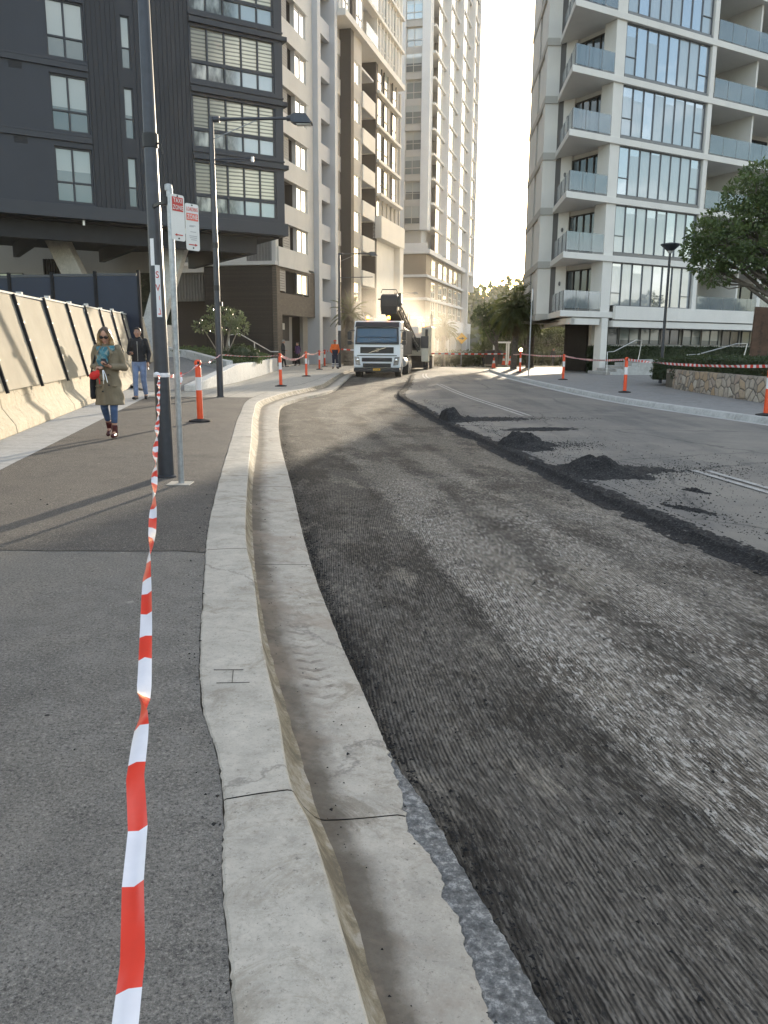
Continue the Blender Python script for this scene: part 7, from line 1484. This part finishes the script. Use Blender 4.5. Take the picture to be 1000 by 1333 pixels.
# thin broken cloud, seen in the window reflections
tc = nt.nodes.new('ShaderNodeTexCoord'); mp = nt.nodes.new('ShaderNodeMapping'); mp.inputs['Scale'].default_value = (1, 1, 2.6)
nz = nt.nodes.new('ShaderNodeTexNoise'); nz.inputs['Scale'].default_value = 2.6; nz.inputs['Detail'].default_value = 7; nz.inputs['Roughness'].default_value = 0.62
rp = nt.nodes.new('ShaderNodeValToRGB'); rp.color_ramp.elements[0].position = 0.46; rp.color_ramp.elements[1].position = 0.68
rp.color_ramp.elements[0].color = (0, 0, 0, 1); rp.color_ramp.elements[1].color = (0.75, 0.75, 0.75, 1)
mx = nt.nodes.new('ShaderNodeMix'); mx.data_type = 'RGBA'; mx.inputs[7].default_value = (6.0, 5.7, 5.6, 1)
nt.links.new(tc.outputs['Generated'], mp.inputs[0]); nt.links.new(mp.outputs[0], nz.inputs['Vector']); nt.links.new(nz.outputs['Fac'], rp.inputs[0])
nt.links.new(rp.outputs['Color'], mx.inputs[0]); nt.links.new(sky.outputs[0], mx.inputs[6]); nt.links.new(mx.outputs[2], bg.inputs['Color'])
sl = bpy.data.lights.new('sun', 'SUN'); sl.energy = 2.3; sl.angle = R(0.6); sl.color = (1.0, 0.86, 0.66)
so = bpy.data.objects.new('sun', sl); COL.objects.link(so)
d = Vector((math.sin(R(SUN_AZ)) * math.cos(R(SUN_EL)), math.cos(R(SUN_AZ)) * math.cos(R(SUN_EL)), math.sin(R(SUN_EL))))
so.rotation_euler = d.to_track_quat('Z', 'Y').to_euler(); so.location = (0, 0, 40)
cd = bpy.data.cameras.new('camera'); co = bpy.data.objects.new('camera', cd); COL.objects.link(co); S.camera = co
cd.sensor_fit = 'VERTICAL'; cd.sensor_height = 36; cd.lens = 36 * 1040 / 1333; cd.clip_start = 0.05; cd.clip_end = 3000
TH, RO = R(11.73), R(0.43)
dn = Vector((-math.sin(RO) * math.cos(TH), math.cos(RO) * math.cos(TH), math.sin(TH))); k = dn.z
Yw = (Vector((0, 0, 1)) - k * dn).normalized(); Zw = -dn; Xw = Yw.cross(Zw)
# columns: camera right, camera up (-image y), camera back
right = Vector((Xw.x, Yw.x, Zw.x)); up = -Vector((Xw.y, Yw.y, Zw.y)); back = -Vector((Xw.z, Yw.z, Zw.z))
co.matrix_world = Matrix(((right.x, up.x, back.x, 0), (right.y, up.y, back.y, 0), (right.z, up.z, back.z, 1.42), (0, 0, 0, 1)))
vs = S.view_settings; vs.view_transform = 'Standard'; vs.look = 'None'; vs.gamma = 1; vs.exposure = EXPOSURE; vs.use_curve_mapping = False
S.cycles.use_denoising = True
try: S.cycles.denoiser = 'OPENIMAGEDENOISE'
except Exception: pass
S.cycles.max_bounces = 8; S.cycles.volume_bounces = 0; S.cycles.sample_clamp_indirect = 8

# air: thin warm haze round everything, and the dust the milling throws up
hz = bpy.data.materials.new('haze_air'); hz.use_nodes = True; n = hz.node_tree; n.nodes.remove(n.nodes['Principled BSDF']); pv = n.nodes.new('ShaderNodeVolumePrincipled'); pv.inputs['Color'].default_value = (0.95, 0.93, 0.90, 1); pv.inputs['Density'].default_value = 0.00022; pv.inputs['Anisotropy'].default_value = 0.62
n.links.new(pv.outputs[0], n.nodes['Material Output'].inputs['Volume'])
tag(MB().box(-430, 430, -170, 490, -3, 78).build('haze', hz), 'thin warm evening haze filling the street', 'haze', kind='stuff')
du = bpy.data.materials.new('milling_dust'); du.use_nodes = True; n = du.node_tree; n.nodes.remove(n.nodes['Principled BSDF']); pv = n.nodes.new('ShaderNodeVolumePrincipled'); pv.inputs['Color'].default_value = (0.93, 0.88, 0.80, 1); pv.inputs['Anisotropy'].default_value = 0.5
tcn = n.nodes.new('ShaderNodeTexCoord'); nz_ = n.nodes.new('ShaderNodeTexNoise'); nz_.inputs['Scale'].default_value = 0.55; nz_.inputs['Detail'].default_value = 4; ln = n.nodes.new('ShaderNodeVectorMath'); ln.operation = 'LENGTH'
mp_ = n.nodes.new('ShaderNodeMapping'); mp_.inputs['Scale'].default_value = (1 / 6.0, 1 / 9.0, 1 / 4.2); n.links.new(tcn.outputs['Object'], mp_.inputs[0]); n.links.new(mp_.outputs[0], ln.inputs[0]); n.links.new(tcn.outputs['Object'], nz_.inputs['Vector'])
def mth(op, a, b, cl=False):
    q = n.nodes.new('ShaderNodeMath'); q.operation = op; q.use_clamp = cl
    for v, i in ((a, 0), (b, 1)):
        if isinstance(v, bpy.types.NodeSocket): n.links.new(v, q.inputs[i])
        else: q.inputs[i].default_value = v
    return q.outputs[0]
fall = mth('SUBTRACT', 1.0, ln.outputs['Value'], True); nn_ = mth('SUBTRACT', nz_.outputs['Fac'], 0.36, True); den = mth('MULTIPLY', mth('MULTIPLY', mth('POWER', fall, 1.3), nn_), 0.85); n.links.new(den, pv.inputs['Density']); n.links.new(pv.outputs[0], n.nodes['Material Output'].inputs['Volume'])
dm = MB().ell((0, 0, 0), (6.0, 9.0, 4.2), 20, 12).build('dust_cloud', du, loc=(0.6, 62, 2.6)); tag(dm, 'pale dust cloud hanging behind the truck and the milling machine', 'dust', kind='stuff')
S.cycles.volume_step_rate = 2.0; S.cycles.volume_max_steps = 128
